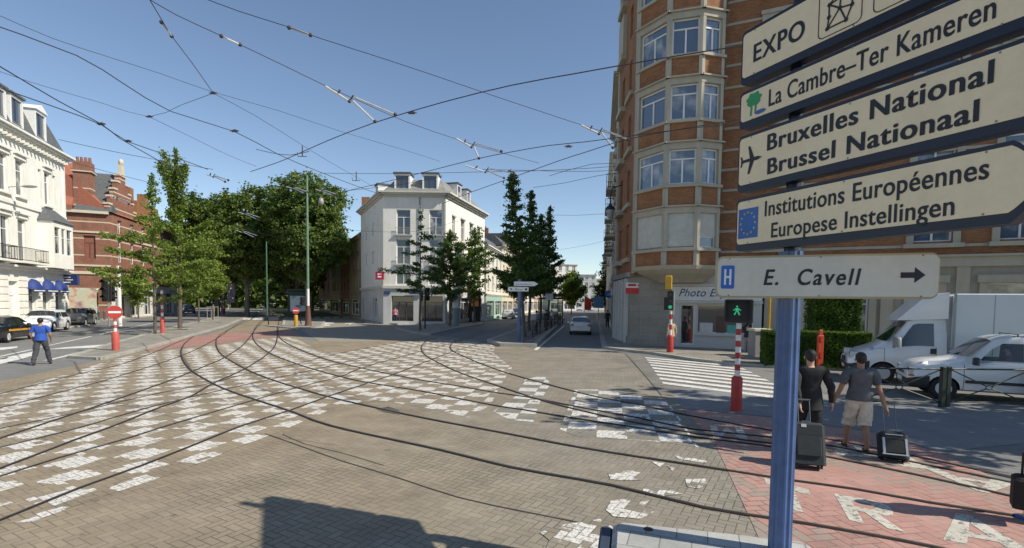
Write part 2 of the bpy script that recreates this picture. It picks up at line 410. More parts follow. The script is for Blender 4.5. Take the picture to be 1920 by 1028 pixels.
slab = ground_mat('pavement_slabs', (.25, .235, .2), (.3, .285, .25), .4, 40, tiles=(.3, .3), ang=20)
kerbm = ground_mat('kerb_stone', (.33, .31, .27), (.42, .4, .35), .8, 40)
def pavement(name, pts, z=.12, edge=.22):
    """slab surface with a stone kerb as a real step"""
    o = wsheet(name, pts, z, slab, z + .05)
    mb = MB(); n = len(pts)
    c = Vector((sum(p[0] for p in pts) / n, sum(p[1] for p in pts) / n, 0))
    for i in range(n):
        a, b = Vector((*pts[i], 0)), Vector((*pts[(i + 1) % n], 0)); d = (b - a)
        if d.length < .3: continue
        d.normalize(); nn = Vector((d.y, -d.x, 0))
        if (a - c).dot(nn) < 0: nn = -nn
        a2, b2 = a - nn * .0, b - nn * .0
        mb.prism([tuple((a2 + nn * .07)[:2]), tuple((b2 + nn * .07)[:2]), tuple((b2 - nn * edge)[:2]), tuple((a2 - nn * edge)[:2])], -.02, z + .006 + .0007 * i)
    struct('kerb', mb, kerbm); return o
pavement('pavement_corner', gp((1117, 588), (1131, 654), (1170, 659), (1225, 665), (1300, 677), (1380, 686), (1460, 691)) + [(14.0, 20.0), (26, 15.6), (30, 24), (12, 29), (7.4, 31), (30, 150)], .12)
pavement('tram_stop_platform', gp((915, 642), (938, 650), (1004, 651.5), (1052, 606), (1058, 596), (1040, 596), (985, 615), (930, 637)), .2)
pavement('traffic_island', gp((742, 617), (770, 624), (803, 629), (850, 618.5), (905, 609), (900, 606), (820, 609)), .13)
pavement('pavement_far_corner', gp((664, 590), (690, 605), (745, 609), (820, 607), (900, 604), (985, 592), (1030, 580)) + [(8, 150), (-3.84, 69.5), (-7.3, 56.2), (-14.1, 56.2), (-20.2, 68.5), (-40, 110)], .13)
pavement('tram_median', gp((130, 672), (192, 675), (252, 661), (300, 648), (350, 634), (425, 612), (470, 592), (492, 581), (478, 581), (440, 588), (395, 598), (300, 622), (215, 645)), .1)
pavement('stop_island', gp((500, 612), (560, 618), (605, 614), (610, 603), (575, 596), (545, 592), (532, 600), (530, 611)), .1)
pavement('pavement_left', [(-31.0, 20), (-33.6, 28), (-37.4, 45), (-45, 56), (-48, 66), (-54, 84), (-70, 84), (-60, 40), (-50, 20)], .12)
pavement('pavement_avenue', [(-47.5, 92), (-70, 140), (-90, 135), (-60, 92)], .12)
lawn = mat('grass_ground', (.09, .11, .035), .9, var=.4, scale=8)
wsheet('grass_strip', [(-38.5, 84), (-26, 84), (-90, 220), (-106, 220)], .02, lawn)

# painted lines
paint = ground_mat('road_paint', (.60, .58, .54), (.78, .76, .72), 2, 50, wear=.37)
def mark(name, *polys, z=.013):
    mb = MB()
    for p in polys: mb.poly([Vector((q[0], q[1], z)) for q in p])
    return struct(name, mb, paint)
def line_px(a, b, w):
    A, B = G(*a), G(*b); d = (B - A).normalized(); nn = Vector((d.y, -d.x, 0)) * (w / 2)
    return [A - nn, B - nn, B + nn, A + nn]
mark('lane_line', line_px((-60, 682), (60, 656), .16), line_px((75, 652), (172, 631), .14), line_px((185, 628), (290, 605), .14))
mark('stop_stripe', gp((-40, 682), (64, 659.5), (72, 664), (40, 674), (-40, 693)), gp((78, 678), (175, 654), (200, 651), (100, 675)), gp((85, 656), (190, 652), (218, 645.5), (210, 645.5), (120, 652)))
mark('turn_arrow', gp((-10, 653), (33, 650), (32, 653), (5, 657), (-10, 657)), gp((0, 672), (18, 669), (12, 673), (0, 675)))
# zebra crossing in front of the corner shop
A0, A1 = Vector((6.35, 24.3, 0)), Vector((4.75, 15.7, 0)); bd = Vector((.72, -.69, 0)); polys = []
for i in range(9):
    a = A0.lerp(A1, i / 9); b = A0.lerp(A1, (i + .5) / 9); l = 4.3
    polys.append([a, a + bd * l, b + bd * l, b])
mark('zebra_crossing', *polys)
mark('zebra_crossing', *[gp((425 + 27 * i, 594), (446 + 27 * i, 594), (441 + 27 * i, 600), (418 + 27 * i, 600)) for i in range(4)])
mark('zebra_crossing', *[gp((272 + 20 * i, 589.3), (286 + 20 * i, 589.3), (282 + 20 * i, 592), (267 + 20 * i, 592)) for i in range(7)])
mark('crossing_dashes', *[gp((590 + 18 * i, 594.4), (600 + 18 * i, 594.4), (600 + 18 * i, 596.6), (589 + 18 * i, 596.6)) for i in range(5)],
     *[gp((607 + 40 * i, 606), (622 + 40 * i, 604), (628 + 40 * i, 607), (617 + 40 * i, 607), (610 + 40 * i, 609)) for i in range(2)],
     gp((606, 609.5), (620, 609), (618, 611), (606, 611.5)), gp((648, 607.5), (660, 607), (658, 608.6), (647, 609)), gp((684, 606), (700, 605.5), (698, 607), (683, 607.5)))
mark('street_edge_line', line_px((1004, 657), (1018, 645), .2), line_px((1018, 645), (1058, 611), .2))
mark('platform_line', line_px((1262, 669), (1395, 676), .001)) if False else None
lpaint = ground_mat('letter_paint', (.46, .43, .36), (.60, .57, .50), 2, 50, wear=.40)
LT = {'T': [[(0, 1), (1, 1), (1, .76), (.64, .76), (.64, 0), (.36, 0), (.36, .76), (0, .76)]],
      'R': [[(0, 0), (.28, 0), (.28, 1), (0, 1)], [(.28, 1), (.7, 1), (.93, .9), (1, .73), (.93, .52), (.7, .42), (.28, .42), (.28, .6), (.6, .6), (.7, .71), (.6, .82), (.28, .82)], [(.42, .42), (.7, .42), (1, 0), (.7, 0)]],
      'A': [[(0, 0), (.26, 0), (.62, 1), (.38, 1)], [(.74, 0), (1, 0), (.62, 1), (.5, .68)], [(.24, .22), (.24, .38), (.74, .38), (.74, .22)]],
      'M': [[(0, 0), (.22, 0), (.22, 1), (0, 1)], [(.78, 0), (1, 0), (1, 1), (.78, 1)], [(.22, 1), (.5, .45), (.5, .12), (.22, .68)], [(.78, 1), (.5, .45), (.5, .12), (.78, .68)]]}
def letter(mb, ch, quad, z):
    tl, tr, br, bl = [G(*q) for q in quad]
    for k, pl in enumerate(LT[ch]):
        mb.poly([(bl.lerp(br, u)).lerp(tl.lerp(tr, u), v) + Vector((0, 0, z + .0006 * k)) for u, v in pl])
mb = MB()
letter(mb, 'T', [(1432, 897), (1516, 920), (1538, 970), (1452, 950)], .013)
letter(mb, 'R', [(1563, 927), (1668, 946), (1697, 1000), (1592, 977)], .013)
letter(mb, 'A', [(1752, 957), (1862, 975), (1950, 1046), (1768, 1014)], .013)
me = mb.mesh('lane_lettering'); bm = bmesh.new(); bm.from_mesh(me); bmesh.ops.triangulate(bm, faces=bm.faces[:]); bm.to_mesh(me); bm.free()
struct('lane_lettering', me, lpaint)
mb = MB()
for ch, q in (('M', [(1403, 826), (1337, 822), (1331, 799), (1390, 801)]), ('A', [(1540, 842), (1450, 838), (1440, 812), (1500, 814)]), ('R', [(1650, 860), (1570, 856), (1548, 832), (1612, 836)]), ('T', [(1765, 884), (1690, 876), (1655, 850), (1725, 854)])):
    letter(mb, ch, q, .013)
letter(mb, 'A', [(1890, 934), (1800, 916), (1733, 880), (1905, 908)], .0145)
me = mb.mesh('lane_lettering'); bm = bmesh.new(); bm.from_mesh(me); bmesh.ops.triangulate(bm, faces=bm.faces[:]); bm.to_mesh(me); bm.free()
struct('lane_lettering', me, lpaint)
wpaint = ground_mat('worn_paint', (.5, .48, .44), (.7, .68, .64), 2, 50, wear=.5)
mb = MB()
for pl in ([(1140, 888), (1180, 883), (1202, 887), (1186, 897), (1204, 902), (1165, 902), (1144, 900)], [(1285, 900), (1322, 899), (1326, 910), (1310, 918), (1288, 914)],
           [(1145, 941), (1180, 936), (1218, 940), (1205, 952), (1226, 962), (1200, 975), (1150, 970), (1136, 958)], [(1206, 918), (1260, 922), (1282, 928), (1240, 932), (1204, 926)],
           [(1222, 867), (1246, 870), (1237, 877)], [(1250, 874), (1266, 880), (1260, 884)], [(1266, 856), (1280, 856), (1325, 866), (1324, 870), (1272, 862)],
           [(1012, 1000), (1060, 985), (1125, 975), (1150, 990), (1130, 1040), (1020, 1040), (1030, 1015)]):
    mb.poly([G(x, y) + Vector((0, 0, .0125)) for x, y in pl])
struct('worn_paint_patch', mb, paver_mat('patchy_painted_pavers', PA, PB, checker='all', wearlo=.2))
mb = MB(); mb.poly([G(x, y) + Vector((0, 0, .0115)) for x, y in [(706, 768), (728, 763), (748, 770), (750, 778), (722, 774)]]); struct('patched_paving', mb, mat('patch_dark', (.09, .08, .07), .9, var=.3, scale=20, bump=.3))
mb = MB(); ribbon(mb, smooth_line([G(x, y) for x, y in [(497, 814), (560, 836), (640, 865), (740, 895), (860, 934), (990, 962), (1100, 984)]]), .022, .0117)
ribbon(mb, smooth_line([G(x, y) for x, y in [(530, 815), (570, 833), (640, 850), (720, 874)]]), .015, .0123)
ribbon(mb, smooth_line([G(x, y) for x, y in [(1172, 664), (1205, 700), (1240, 742)]]), .03, .0117)
struct('paving_seam', mb, mat('seam', (.05, .045, .04), .9))

# ---------------------------------------------------------------- tram tracks
steel = mat('rail_steel', (.17, .145, .13), .42, .55, .35, 4); groove = mat('rail_groove', (.03, .028, .03), .8)
bedm = ground_mat('rail_bed', (.045, .038, .034), (.075, .06, .05), 1, 50)
RAILS = {
 'A': ('straight tram track running from the left edge toward the tree tunnel', [[(-140, 775), (0, 739), (165, 698), (233, 682), (300, 657), (339, 640), (424, 606), (470, 589), (505, 578)], [(-140, 803), (0, 766), (117, 735), (204, 712), (300, 682), (339, 668), (378, 651), (417, 629), (456, 606), (520, 580)]]),
 'D': ('curved tram track sweeping from the lower left up into the avenue', [[(-140, 870), (0, 823), (136, 778), (233, 745), (319, 714), (378, 690), (421, 671), (456, 647), (473, 626), (488, 604), (513, 580)], [(-140, 925), (0, 880), (133, 829), (213, 800), (300, 765), (358, 744), (401, 719), (460, 692), (502, 664), (517, 645), (521, 622), (523, 602), (527, 580)]]),
 'C': ('straight tram track crossing the middle of the junction behind the nearer one', [[(-140, 838), (0, 805), (78, 789), (156, 772), (214, 757), (300, 738), (393, 720), (471, 700), (553, 684), (633, 664), (736, 644), (800, 632), (880, 616), (960, 600)], [(-140, 875), (10, 838), (136, 807), (245, 775), (319, 755), (413, 733), (508, 712), (619, 687), (684, 671), (787, 649), (850, 633), (920, 615), (985, 598)]]),
 'B': ('nearest straight tram track leading from the lower left to the tram stop street', [[(-140, 935), (0, 895), (111, 860), (244, 822), (319, 798), (471, 753), (557, 728), (641, 706), (684, 689), (787, 660), (843, 645), (900, 628), (985, 602)], [(-140, 1030), (0, 978), (155, 915), (266, 875), (359, 838), (459, 798), (543, 771), (617, 744), (697, 717), (738, 703), (812, 674), (849, 660), (892, 647), (940, 630), (1005, 604)]]),
 'E': ('long curved tram track bending from the avenue to the lower right, nearest rails', [[(505, 578), (450, 590), (397, 612), (368, 628), (348, 643), (340, 657), (342, 674), (358, 695), (397, 719), (436, 736), (483, 752), (547, 773), (622, 800), (830, 846), (960, 878), (1149, 912), (1318, 953), (1480, 979), (1615, 1002), (1750, 1028), (1900, 1062)], [(516, 579), (470, 596), (430, 618), (410, 631), (405, 644), (414, 664), (461, 693), (510, 713), (557, 728), (619, 746), (693, 763), (795, 785), (938, 812), (1080, 839), (1197, 858), (1290, 872), (1360, 883), (1480, 902), (1602, 919), (1740, 944), (1920, 972), (2050, 996)]]),
 'F': ('curved tram track from the avenue past the red lane letters', [[(524, 580), (500, 598), (483, 613), (474, 627), (479, 643), (504, 662), (553, 682), (619, 702), (682, 717), (787, 734), (919, 760), (977, 769), (1093, 788), (1180, 801), (1290, 819), (1454, 840), (1550, 858), (1718, 892), (1920, 938), (2050, 970)], [(530, 580), (524, 600), (520, 620), (524, 633), (543, 647), (600, 671), (678, 691), (775, 711), (860, 725), (928, 737), (992, 746), (1093, 766), (1197, 785), (1300, 806), (1454, 822), (1560, 838), (1730, 872), (1920, 912), (2050, 945)]]),
 'G': ('curved tram track joining from the tram stop street on the right', [[(960, 602), (880, 618), (815, 634), (794, 645), (790, 655), (797, 666), (820, 680), (863, 700), (938, 726), (1010, 750), (1093, 772), (1197, 795), (1310, 815), (1454, 834)], [(990, 604), (930, 618), (870, 634), (848, 645), (846, 656), (872, 670), (938, 696), (1054, 729), (1132, 748), (1190, 758), (1290, 780), (1449, 809), (1560, 826), (1730, 860), (1904, 898)]])}
zi = 0
for k, (lab, rails) in RAILS.items():
    t = thing('tram_track', lab, 'tram track')
    for r in rails:
        pts = smooth_line([G(x, y) for x, y in r], .5); zi += 1; z = .0150 + .0005 * zi
        bed = MB(); ribbon(bed, pts, .075 if k in 'DEFG' else .05, z - .0035 + .0); gr = MB(); ribbon(gr, pts, .018, z + .0040, .018); hd = MB(); ribbon(hd, pts, .034 if k in 'DEFG' else .026, z + .0065, -.014)
        # the raised steel head has sides
        h = obj('rail', hd, steel, t); obj('groove', gr, groove, h); obj('rail_bed', bed, bedm, h)
# ================================================================ BUILDINGS
glass = glass_mat('window_glass', (.05, .06, .08), .05, .6)
glassb = glass_mat('blue_sky_glass', (.09, .125, .185), .08, .6, (.34, .35, .35))
shopglass = glass_mat('shop_glass', (.03, .032, .035), .05)
wfr = mat('white_frame', (.74, .74, .72), .5, var=.06)
whitep = wall_mat('white_render', (.82, .80, .73), .07, .32)
greyshade = wall_mat('grey_render', (.6, .59, .56), .06, .35)
stone = wall_mat('beige_stone', (.43, .395, .315), .1, .35)
stonew = wall_mat('pale_stone', (.60, .55, .44), .1, .3)
slate = mat('slate_roof', (.10, .105, .11), .7, var=.3, scale=5, bump=.3, bscale=14)
iron = mat('black_iron', (.02, .02, .022), .5)
BR1 = brick_mat('red_brick', (.245, .100, .043), (.335, .148, .070), (.27, .20, .13))
BR2 = brick_mat('banded_brick', (.22, .092, .06), (.29, .13, .085), (.3, .2, .15), bands=(1.9, .14, .3), bcol=(.55, .47, .36))
tile_red = mat('red_tiles', (.34, .12, .07), .8, var=.25, scale=9, bump=.4, bscale=18)

def wall(mb, L, z0, z1, ops, depth=.25, a0=0.0, T=None):
    xs = sorted(set([a0, L] + [o[0] for o in ops] + [o[1] for o in ops])); zs = sorted(set([z0, z1] + [o[2] for o in ops] + [o[3] for o in ops]))
    xs = [x for x in xs if a0 <= x <= L]; zs = [z for z in zs if z0 <= z <= z1]
    for i in range(len(xs) - 1):
        for j in range(len(zs) - 1):
            xm, zm = (xs[i] + xs[i + 1]) / 2, (zs[j] + zs[j + 1]) / 2
            if any(o[0] < xm < o[1] and o[2] < zm < o[3] for o in ops): continue
            mb.quad((xs[i], 0, zs[j]), (xs[i + 1], 0, zs[j]), (xs[i + 1], 0, zs[j + 1]), (xs[i], 0, zs[j + 1]))
    for a, b, c, d in [o[:4] for o in ops]:
        mb.quad((a, 0, c), (a, -depth, c), (a, -depth, d), (a, 0, d)); mb.quad((b, 0, c), (b, -depth, c), (b, -depth, d), (b, 0, d))
        mb.quad((a, 0, c), (b, 0, c), (b, -depth, c), (a, -depth, c)); mb.quad((a, 0, d), (b, 0, d), (b, -depth, d), (a, -depth, d))
WPROTO = {}
def window(T, a0, a1, z0, z1, parent, fm=None, gm=None, depth=.2, transom=.72, mull=1, fw=.07, wallz=0):
    """frame mesh plus pane child; shared between equal sizes"""
    key = (round(a1 - a0, 2), round(z1 - z0, 2), transom, mull, fw, (fm or wfr).name, (gm or glass).name)
    if key not in WPROTO:
        w, h = a1 - a0, z1 - z0; m = MB()
        m.box(0, fw, -.03, .04, 0, h); m.box(w - fw, w, -.03, .04, 0, h); m.box(fw, w - fw, -.03, .04, 0, fw); m.box(fw, w - fw, -.03, .04, h - fw, h)
        if transom: m.box(fw, w - fw, -.028, .045, h * transom - fw / 2, h * transom + fw / 2)
        top = h * transom - fw / 2 if transom else h - fw
        for q in range(mull):
            c = w * (q + 1) / (mull + 1); m.box(c - fw * .6, c + fw * .6, -.026, .05, fw, top)
        g = MB(); g.quad((fw * .5, 0, fw * .5), (w - fw * .5, 0, fw * .5), (w - fw * .5, 0, h - fw * .5), (fw * .5, 0, h - fw * .5))
        fme = m.mesh('window'); fme.materials.append(fm or wfr); gme = g.mesh('pane'); gme.materials.append(gm or glass); WPROTO[key] = (fme, gme)
    fme, gme = WPROTO[key]
    o = bpy.data.objects.new('window', fme); COL.objects.link(o)
    Tl = Matrix.Translation(-Vector(parent.location)) @ T @ Matrix.Translation((a0, -depth, z0))
    o.parent = parent; o.matrix_local = Tl
    g = bpy.data.objects.new('pane', gme); COL.objects.link(g); g.parent = o
    return o
def cornice(mb, L, z, h, out, ext=.0, steps=3):
    for k in range(steps):
        mb.box(-ext - out * (k + 1) / steps, L + ext + out * (k + 1) / steps, -.02 * (steps - k), out * (k + 1) / steps, z + h * k / steps, z + h * (k + 1) / steps - .003)
def balcony(T, a0, a1, z, out, parent, rail=1.0, m=None):
    b = MB(T); b.box(a0, a1, .01, out, z - .14, z); o = obj('balcony', b, m or stone, parent, True)
    r = MB(T); ps = [(a0 + .04, .03), (a0 + .04, out - .04), (a1 - .04, out - .04), (a1 - .04, .03)]
    for (x, y), (x2, y2) in zip(ps, ps[1:]):
        for zz in (z + .08, z + rail): r.tube([(x, y, zz), (x2, y2, zz)], .025, 5)
        d = math.hypot(x2 - x, y2 - y); k = max(1, int(d / .14))
        for q in range(k + 1): r.tube([(x + (x2 - x) * q / k, y + (y2 - y) * q / k, z), (x + (x2 - x) * q / k, y + (y2 - y) * q / k, z + rail)], .011, 4)
    rr = r.mesh('railing', Vector(parent.location)); rr.materials.append(iron); ro = bpy.data.objects.new('railing', rr); COL.objects.link(ro); ro.parent = o
    return o
def solid_back(mb, pts, z0, z1): mb.prism(pts, z0, z1)

def plain_building(label, p0, p1, depth, h, floors, bays, m, roofm=None, roof=2.5, ground=3.8, gcol=None, side=None, win=(1.1, 1.9), fm=None, cat='building', trim=None, dorm=0, name='row_building', group=None, awn=None):
    T, L = frame(p0, p1); t = thing(name, label, cat, (*p0, 0), group=group); ops = []; fh = (h - ground) / floors; bw = L / bays
    for f in range(floors):
        for b in range(bays):
            c = bw * (b + .5); w_, h_ = win; ops.append((c - w_ / 2, c + w_ / 2, ground + fh * f + .75, ground + fh * f + .75 + min(h_, fh - 1.1)))
    gops = []
    nb = max(1, bays // 2); gb = L / nb
    for b in range(nb): gops.append((gb * b + .5, gb * (b + 1) - .5, .5, ground - .9))
    mb = MB(T); wall(mb, L, ground, h, ops)
    mb.quad((0, -depth, 0), (0, 0, 0), (0, 0, h), (0, -depth, h)); mb.quad((L, 0, 0), (L, -depth, 0), (L, -depth, h), (L, 0, h)); mb.quad((0, -depth, 0), (L, -depth, 0), (L, -depth, h), (0, -depth, h))
    mb.quad((0, 0, h), (L, 0, h), (L, -depth, h), (0, -depth, h))
    obj('wall', mb, m, t, True)
    gm = MB(T); wall(gm, L, 0, ground, gops, .35); obj('ground_floor', gm, gcol or m, t, True)
    for a, b, c, d in gops: window(T, a, b, c, d, t, None, shopglass, .33, .8, 2)
    for a, b, c, d in ops: window(T, a, b, c, d, t, fm)
    c = MB(T); cornice(c, L, h - .35, .5, .45, -.1); cornice(c, L, ground - .15, .3, .18, -.05, 2)
    for a, b, z, d in ops: c.box(a - .12, b + .12, .003, .12, z - .14, z - .003); c.box(a - .12, b + .12, .003, .07, d + .003, d + .18)
    obj('cornice', c, trim or m, t, True)
    if roof:
        r = MB(T); y0, y1 = .2, -depth; s = min(1.6, depth / 3)
        r.add([(0, y0, h + .16), (L, y0, h + .16), (L, y1, h + .16), (0, y1, h + .16), (.05, y0 - s, h + roof), (L - .05, y0 - s, h + roof), (L - .05, y1 + s, h + roof), (.05, y1 + s, h + roof)],
              [(0, 1, 5, 4), (1, 2, 6, 5), (2, 3, 7, 6), (3, 0, 4, 7), (4, 5, 6, 7), (3, 2, 1, 0)])
        ro = obj('roof', r, roofm or slate, t, True)
        ch = MB(T)
        for q in range(2):
            x = L * (.08 + .84 * q); ch.box(x - .35, x + .35, -depth * .5 - .5, -depth * .5 + .5, h, h + roof + 1.1); ch.cyl((x, -depth * .5, h + roof + 1.1), (x, -depth * .5, h + roof + 1.5), .13, .1, 8)
        co = obj('chimney', ch, BR1, t, True)
    for q in range(dorm):
        dormer(T, L * (q + .5) / dorm, h + .2, t)
    if awn:
        a = MB(T)
        for b in range(nb): a.add([(gb * b + .4, .01, ground - .8), (gb * (b + 1) - .4, .01, ground - .8), (gb * (b + 1) - .4, 1.2, ground - 1.3), (gb * b + .4, 1.2, ground - 1.3), (gb * b + .4, 1.2, ground - 1.5), (gb * (b + 1) - .4, 1.2, ground - 1.5)], [(0, 1, 2, 3), (3, 2, 5, 4)])
        obj('awning', a, awn, t, True)
    return t, T, L
def dormer(T, a, z, parent, w=1.3, h=1.9, out=-.35, back=2.2, pediment=False, m=None):
    d = MB(T); x0, x1 = a - w / 2, a + w / 2
    d.box(x0, x0 + .16, -back, out, z, z + h); d.box(x1 - .16, x1, -back, out, z, z + h); d.box(x0 + .16, x1 - .16, -back, out, z, z + .18); d.box(x0 + .16, x1 - .16, -back, out, z + h - .2, z + h)
    o = obj('dormer', d, m or wfr, parent, True)
    r = MB(T)
    if pediment: r.add([(x0 - .12, out + .12, z + h + .004), (x1 + .12, out + .12, z + h + .004), (a, out + .12, z + h + .55), (x0 - .12, -back, z + h + .004), (x1 + .12, -back, z + h + .004), (a, -back, z + h + .55)], [(0, 1, 2), (3, 5, 4), (0, 2, 5, 3), (1, 4, 5, 2), (0, 3, 4, 1)])
    else: r.box(x0 - .12, x1 + .12, -back, out + .14, z + h + .004, z + h + .16)
    obj('dormer_roof', r, slate if not pediment else wfr, o)
    rr = [c for c in o.children][-1]; rr.location = -Vector(parent.location)
    g = MB(T); g.quad((x0 + .1, out - .12, z + .1), (x1 - .1, out - .12, z + .1), (x1 - .1, out - .12, z + h - .1), (x0 + .1, out - .12, z + h - .1))
    for q in (.5,): g.box(a - .035, a + .035, out - .118, out - .06, z + .18, z + h - .2)
    go = obj('pane', g, glass, o); go.location = -Vector(parent.location)
    return o

# ---- white house in the middle of the picture
P = [(-20.2, 68.5), (-14.1, 56.0), (-7.3, 56.0), (-3.84, 69.5)]
HC = 13.9
t = thing('corner_house', 'white four storey corner house with grey mansard and dormers, in the middle', 'building', (-10.7, 60, 0))
WL = MB(); CO = MB(); GF = MB()
def face(p0, p1, ops, gops):
    T, L = frame(p0, p1)
    WL.T = T; wall(WL, L, 3.95, HC, ops, .22); GF.T = T; wall(GF, L, 0, 3.95, gops, .3)
    CO.T = T; cornice(CO, L, HC - .1, .55, .6, -.3); CO.box(-.03, L + .03, .0, .16, 3.9, 4.2)
    for o in ops: window(T, *o[:4], t, None, None, .2, .7, 1)
    return T, L
T1, L1 = frame(P[1], P[2])
fo = []
for a, b in ((1.45, 2.95), (5.0, 6.4)):
    fo += [(a, b, 9.75, 12.45), (a, b, 6.55, 9.25)]
    fo += [(a - .05, b + .05, 4.35, 6.3)]
T1, L1 = face(P[1], P[2], fo, [(.9, 3.3, .35, 3.1), (4.1, 6.5, .35, 3.1)])
for a, b in ((.9, 3.3), (4.1, 6.5)): window(T1, a, b, .35, 3.1, t, mat('dark_frame', (.06, .06, .06), .5), shopglass, .28, .75, 2)
for a in (1.45, 5.0):
    for z in (9.75, 6.55):
        r = MB(T1); r.box(a - .25, a + 1.75, .01, .22, z - .16, z - .02)
        for q in range(14): r.tube([(a - .1 + q * .125, .16, z), (a - .1 + q * .125, .16, z + .75)], .012, 4)
        r.tube([(a - .12, .16, z + .75), (a + 1.6, .16, z + .75)], .025, 5); obj('balcony_railing', r, mat('grey_iron', (.35, .35, .34), .5), t, True)
sop = []
for q in range(2):
    for z, h_ in ((10.2, 1.5), (6.9, 1.5), (4.6, .01)): 
        if h_ > .1: sop.append((L1 * 0 + 3.5 + q * 4.2, 4.5 + q * 4.2, z, z + h_))
face(P[0], P[1], sop, [(1.0, 2.2, .3, 2.8), (8, 10.6, .5, 2.9)])
TL_, LL_ = frame(P[0], P[1]); window(TL_, 8, 10.6, .5, 2.9, t, None, shopglass, .28, .8, 2); window(TL_, 1.0, 2.2, .3, 2.8, t, None, shopglass, .28, .8, 0)
rop = [(1.9, 2.7, 9.7, 12)]
for c in (5.3, 8.4, 11.4):
    rop += [(c - .6, c + .6, 9.7, 12.1), (c - .6, c + .6, 6.5, 8.9)]
T3, L3 = face(P[2], P[3], rop, [(1, 4, .4, 3), (5, 9, .4, 3), (10, 13, .4, 3)])
for a, b in ((1, 4), (5, 9), (10, 13)): window(T3, a, b, .4, 3, t, None, shopglass, .28, .8, 2)
CO.T = T3
for o in rop: CO.box(o[0] - .15, o[1] + .15, .003, .2, o[3] + .1, o[3] + .28); CO.box(o[0] - .1, o[1] + .1, .003, .15, o[2] - .15, o[2] - .003)
WL.T = Matrix.Identity(4); WL.quad((*P[3], 0), (*P[0], 0), (*P[0], HC), (*P[3], HC))
obj('wall', WL, whitep, t, True); obj('ground_floor', GF, wall_mat('grey_shopfront', (.55, .55, .54)), t, True); obj('cornice', CO, wall_mat('cornice_paint', (.6, .58, .52)), t, True)
r = MB()
inner = [(-17.9, 68.0), (-13.2, 58.0), (-8.1, 58.0), (-5.6, 68.6)]
vs = [(*p, HC + .46) for p in P] + [(*p, HC + 2.2) for p in inner] + [(-10.7, 63.5, HC + 3.3)]
r.add(vs, [(0, 1, 5, 4), (1, 2, 6, 5), (2, 3, 7, 6), (3, 0, 4, 7), (4, 5, 8), (5, 6, 8), (6, 7, 8), (7, 4, 8)])
obj('roof', r, mat('zinc_roof', (.22, .22, .2), .6, var=.15, scale=2), t, True)
for a in (1.95, 5.0): dormer(T1, a, HC + .5, t, 1.7, 2.0, -.5, 2.4)
for a in (5.2, 8.6): dormer(T3, a, HC + .5, t, 1.3, 1.9, -.4, 2.2)
dormer(frame(P[0], P[1])[0], 8.5, HC + .5, t, 1.4, 1.7, -.4, 2.0)
ch = MB(); ch.box(-19.6, -18.6, 66.8, 67.8, HC, HC + 2.0); obj('chimney', ch, BR1, t, True)
sg = MB(T1); sg.box(.1, .75, .02, .1, 3.28, 3.6); sg.box(2.9, 3.4 + 1.0, .18, .26, 3.3, 3.7); obj('nameplate', sg, mat('navy_sign', (.03, .05, .16), .5), t, True)
dp = MB(T1); dp.tube([(3.95, .08, 4.2), (3.95, .08, 13.8)], .06, 6); dp.tube([(L1 - .1, .08, 4.2), (L1 - .1, .08, 13.8)], .05, 6); obj('drainpipe', dp, mat('grey_pipe', (.3, .3, .29), .5), t, True)
# projecting cube sign on its left side
sgt = thing('projecting_sign', 'small red and white illuminated sign sticking out of the white corner house', 'sign', V(712, 517, 55.6))
b = MB(); b.box(-.45, .45, -.1, .1, -.42, .42); obj('sign_box', b, mat('crimson', (.45, .01, .05), .4), sgt); b = MB(); b.box(-.2, .2, -.125, -.102, -.22, -.05); b.box(-.2, .2, -.125, -.102, .05, .22); obj('sign_mark', b, mat('white_plain', (.8, .8, .8), .5), sgt)

# ---- row behind it, along the tram street (left side of the street)
cream = wall_mat('cream_render', (.66, .60, .47)); ochre = wall_mat('ochre_render', (.52, .42, .28)); ivory = wall_mat('ivory_render', (.70, .67, .6)); pinkish = wall_mat('pale_brick', (.5, .38, .3))
mint = mat('mint_paint', (.35, .5, .42), .6)
def along(p, d, s): return (p[0] + d[0] * s, p[1] + d[1] * s)
dl = Vector((.15, 1)).normalized(); q0 = (-3.6, 70.2)
for i, (L, h, fl, bays, m, lab, gc) in enumerate([
    (13, 10.2, 2, 4, ivory, 'white three storey house directly right of the white corner house', mint), (12, 11.6, 3, 4, cream, 'cream terraced house third from the white corner house, behind the tall dark trees', None),
    (16, 13.5, 4, 5, ochre, 'ochre apartment house behind the tram stop trees', None), (20, 14.5, 4, 6, ivory, 'pale apartment house far down the left side of the tram street', None),
    (26, 12, 3, 7, pinkish, 'low brownish house farthest down the left side of the street', None)]):
    p1 = along(q0, dl, L); plain_building(lab, q0, p1, 11, h, fl, bays, m, ground=3.6, roof=1.8, gcol=gc, group='houses along the left side of the tram street'); q0 = along(p1, dl, .02)
# ---- shaded row along the avenue, left face of the middle block and beyond
dv = Vector((-.488, 1)).normalized(); q0 = (-20.6, 69.3)
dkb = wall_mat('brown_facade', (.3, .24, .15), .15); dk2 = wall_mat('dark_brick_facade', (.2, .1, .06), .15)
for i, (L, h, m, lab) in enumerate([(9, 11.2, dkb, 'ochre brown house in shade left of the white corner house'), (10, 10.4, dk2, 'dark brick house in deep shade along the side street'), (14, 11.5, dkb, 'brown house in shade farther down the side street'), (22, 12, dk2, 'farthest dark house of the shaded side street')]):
    p1 = along(q0, dv, L); plain_building(lab, p1, q0, 10, h, 3, 3, m, ground=3.6, roof=1.6, group='shaded houses along the side street'); q0 = along(p1, dv, .02)
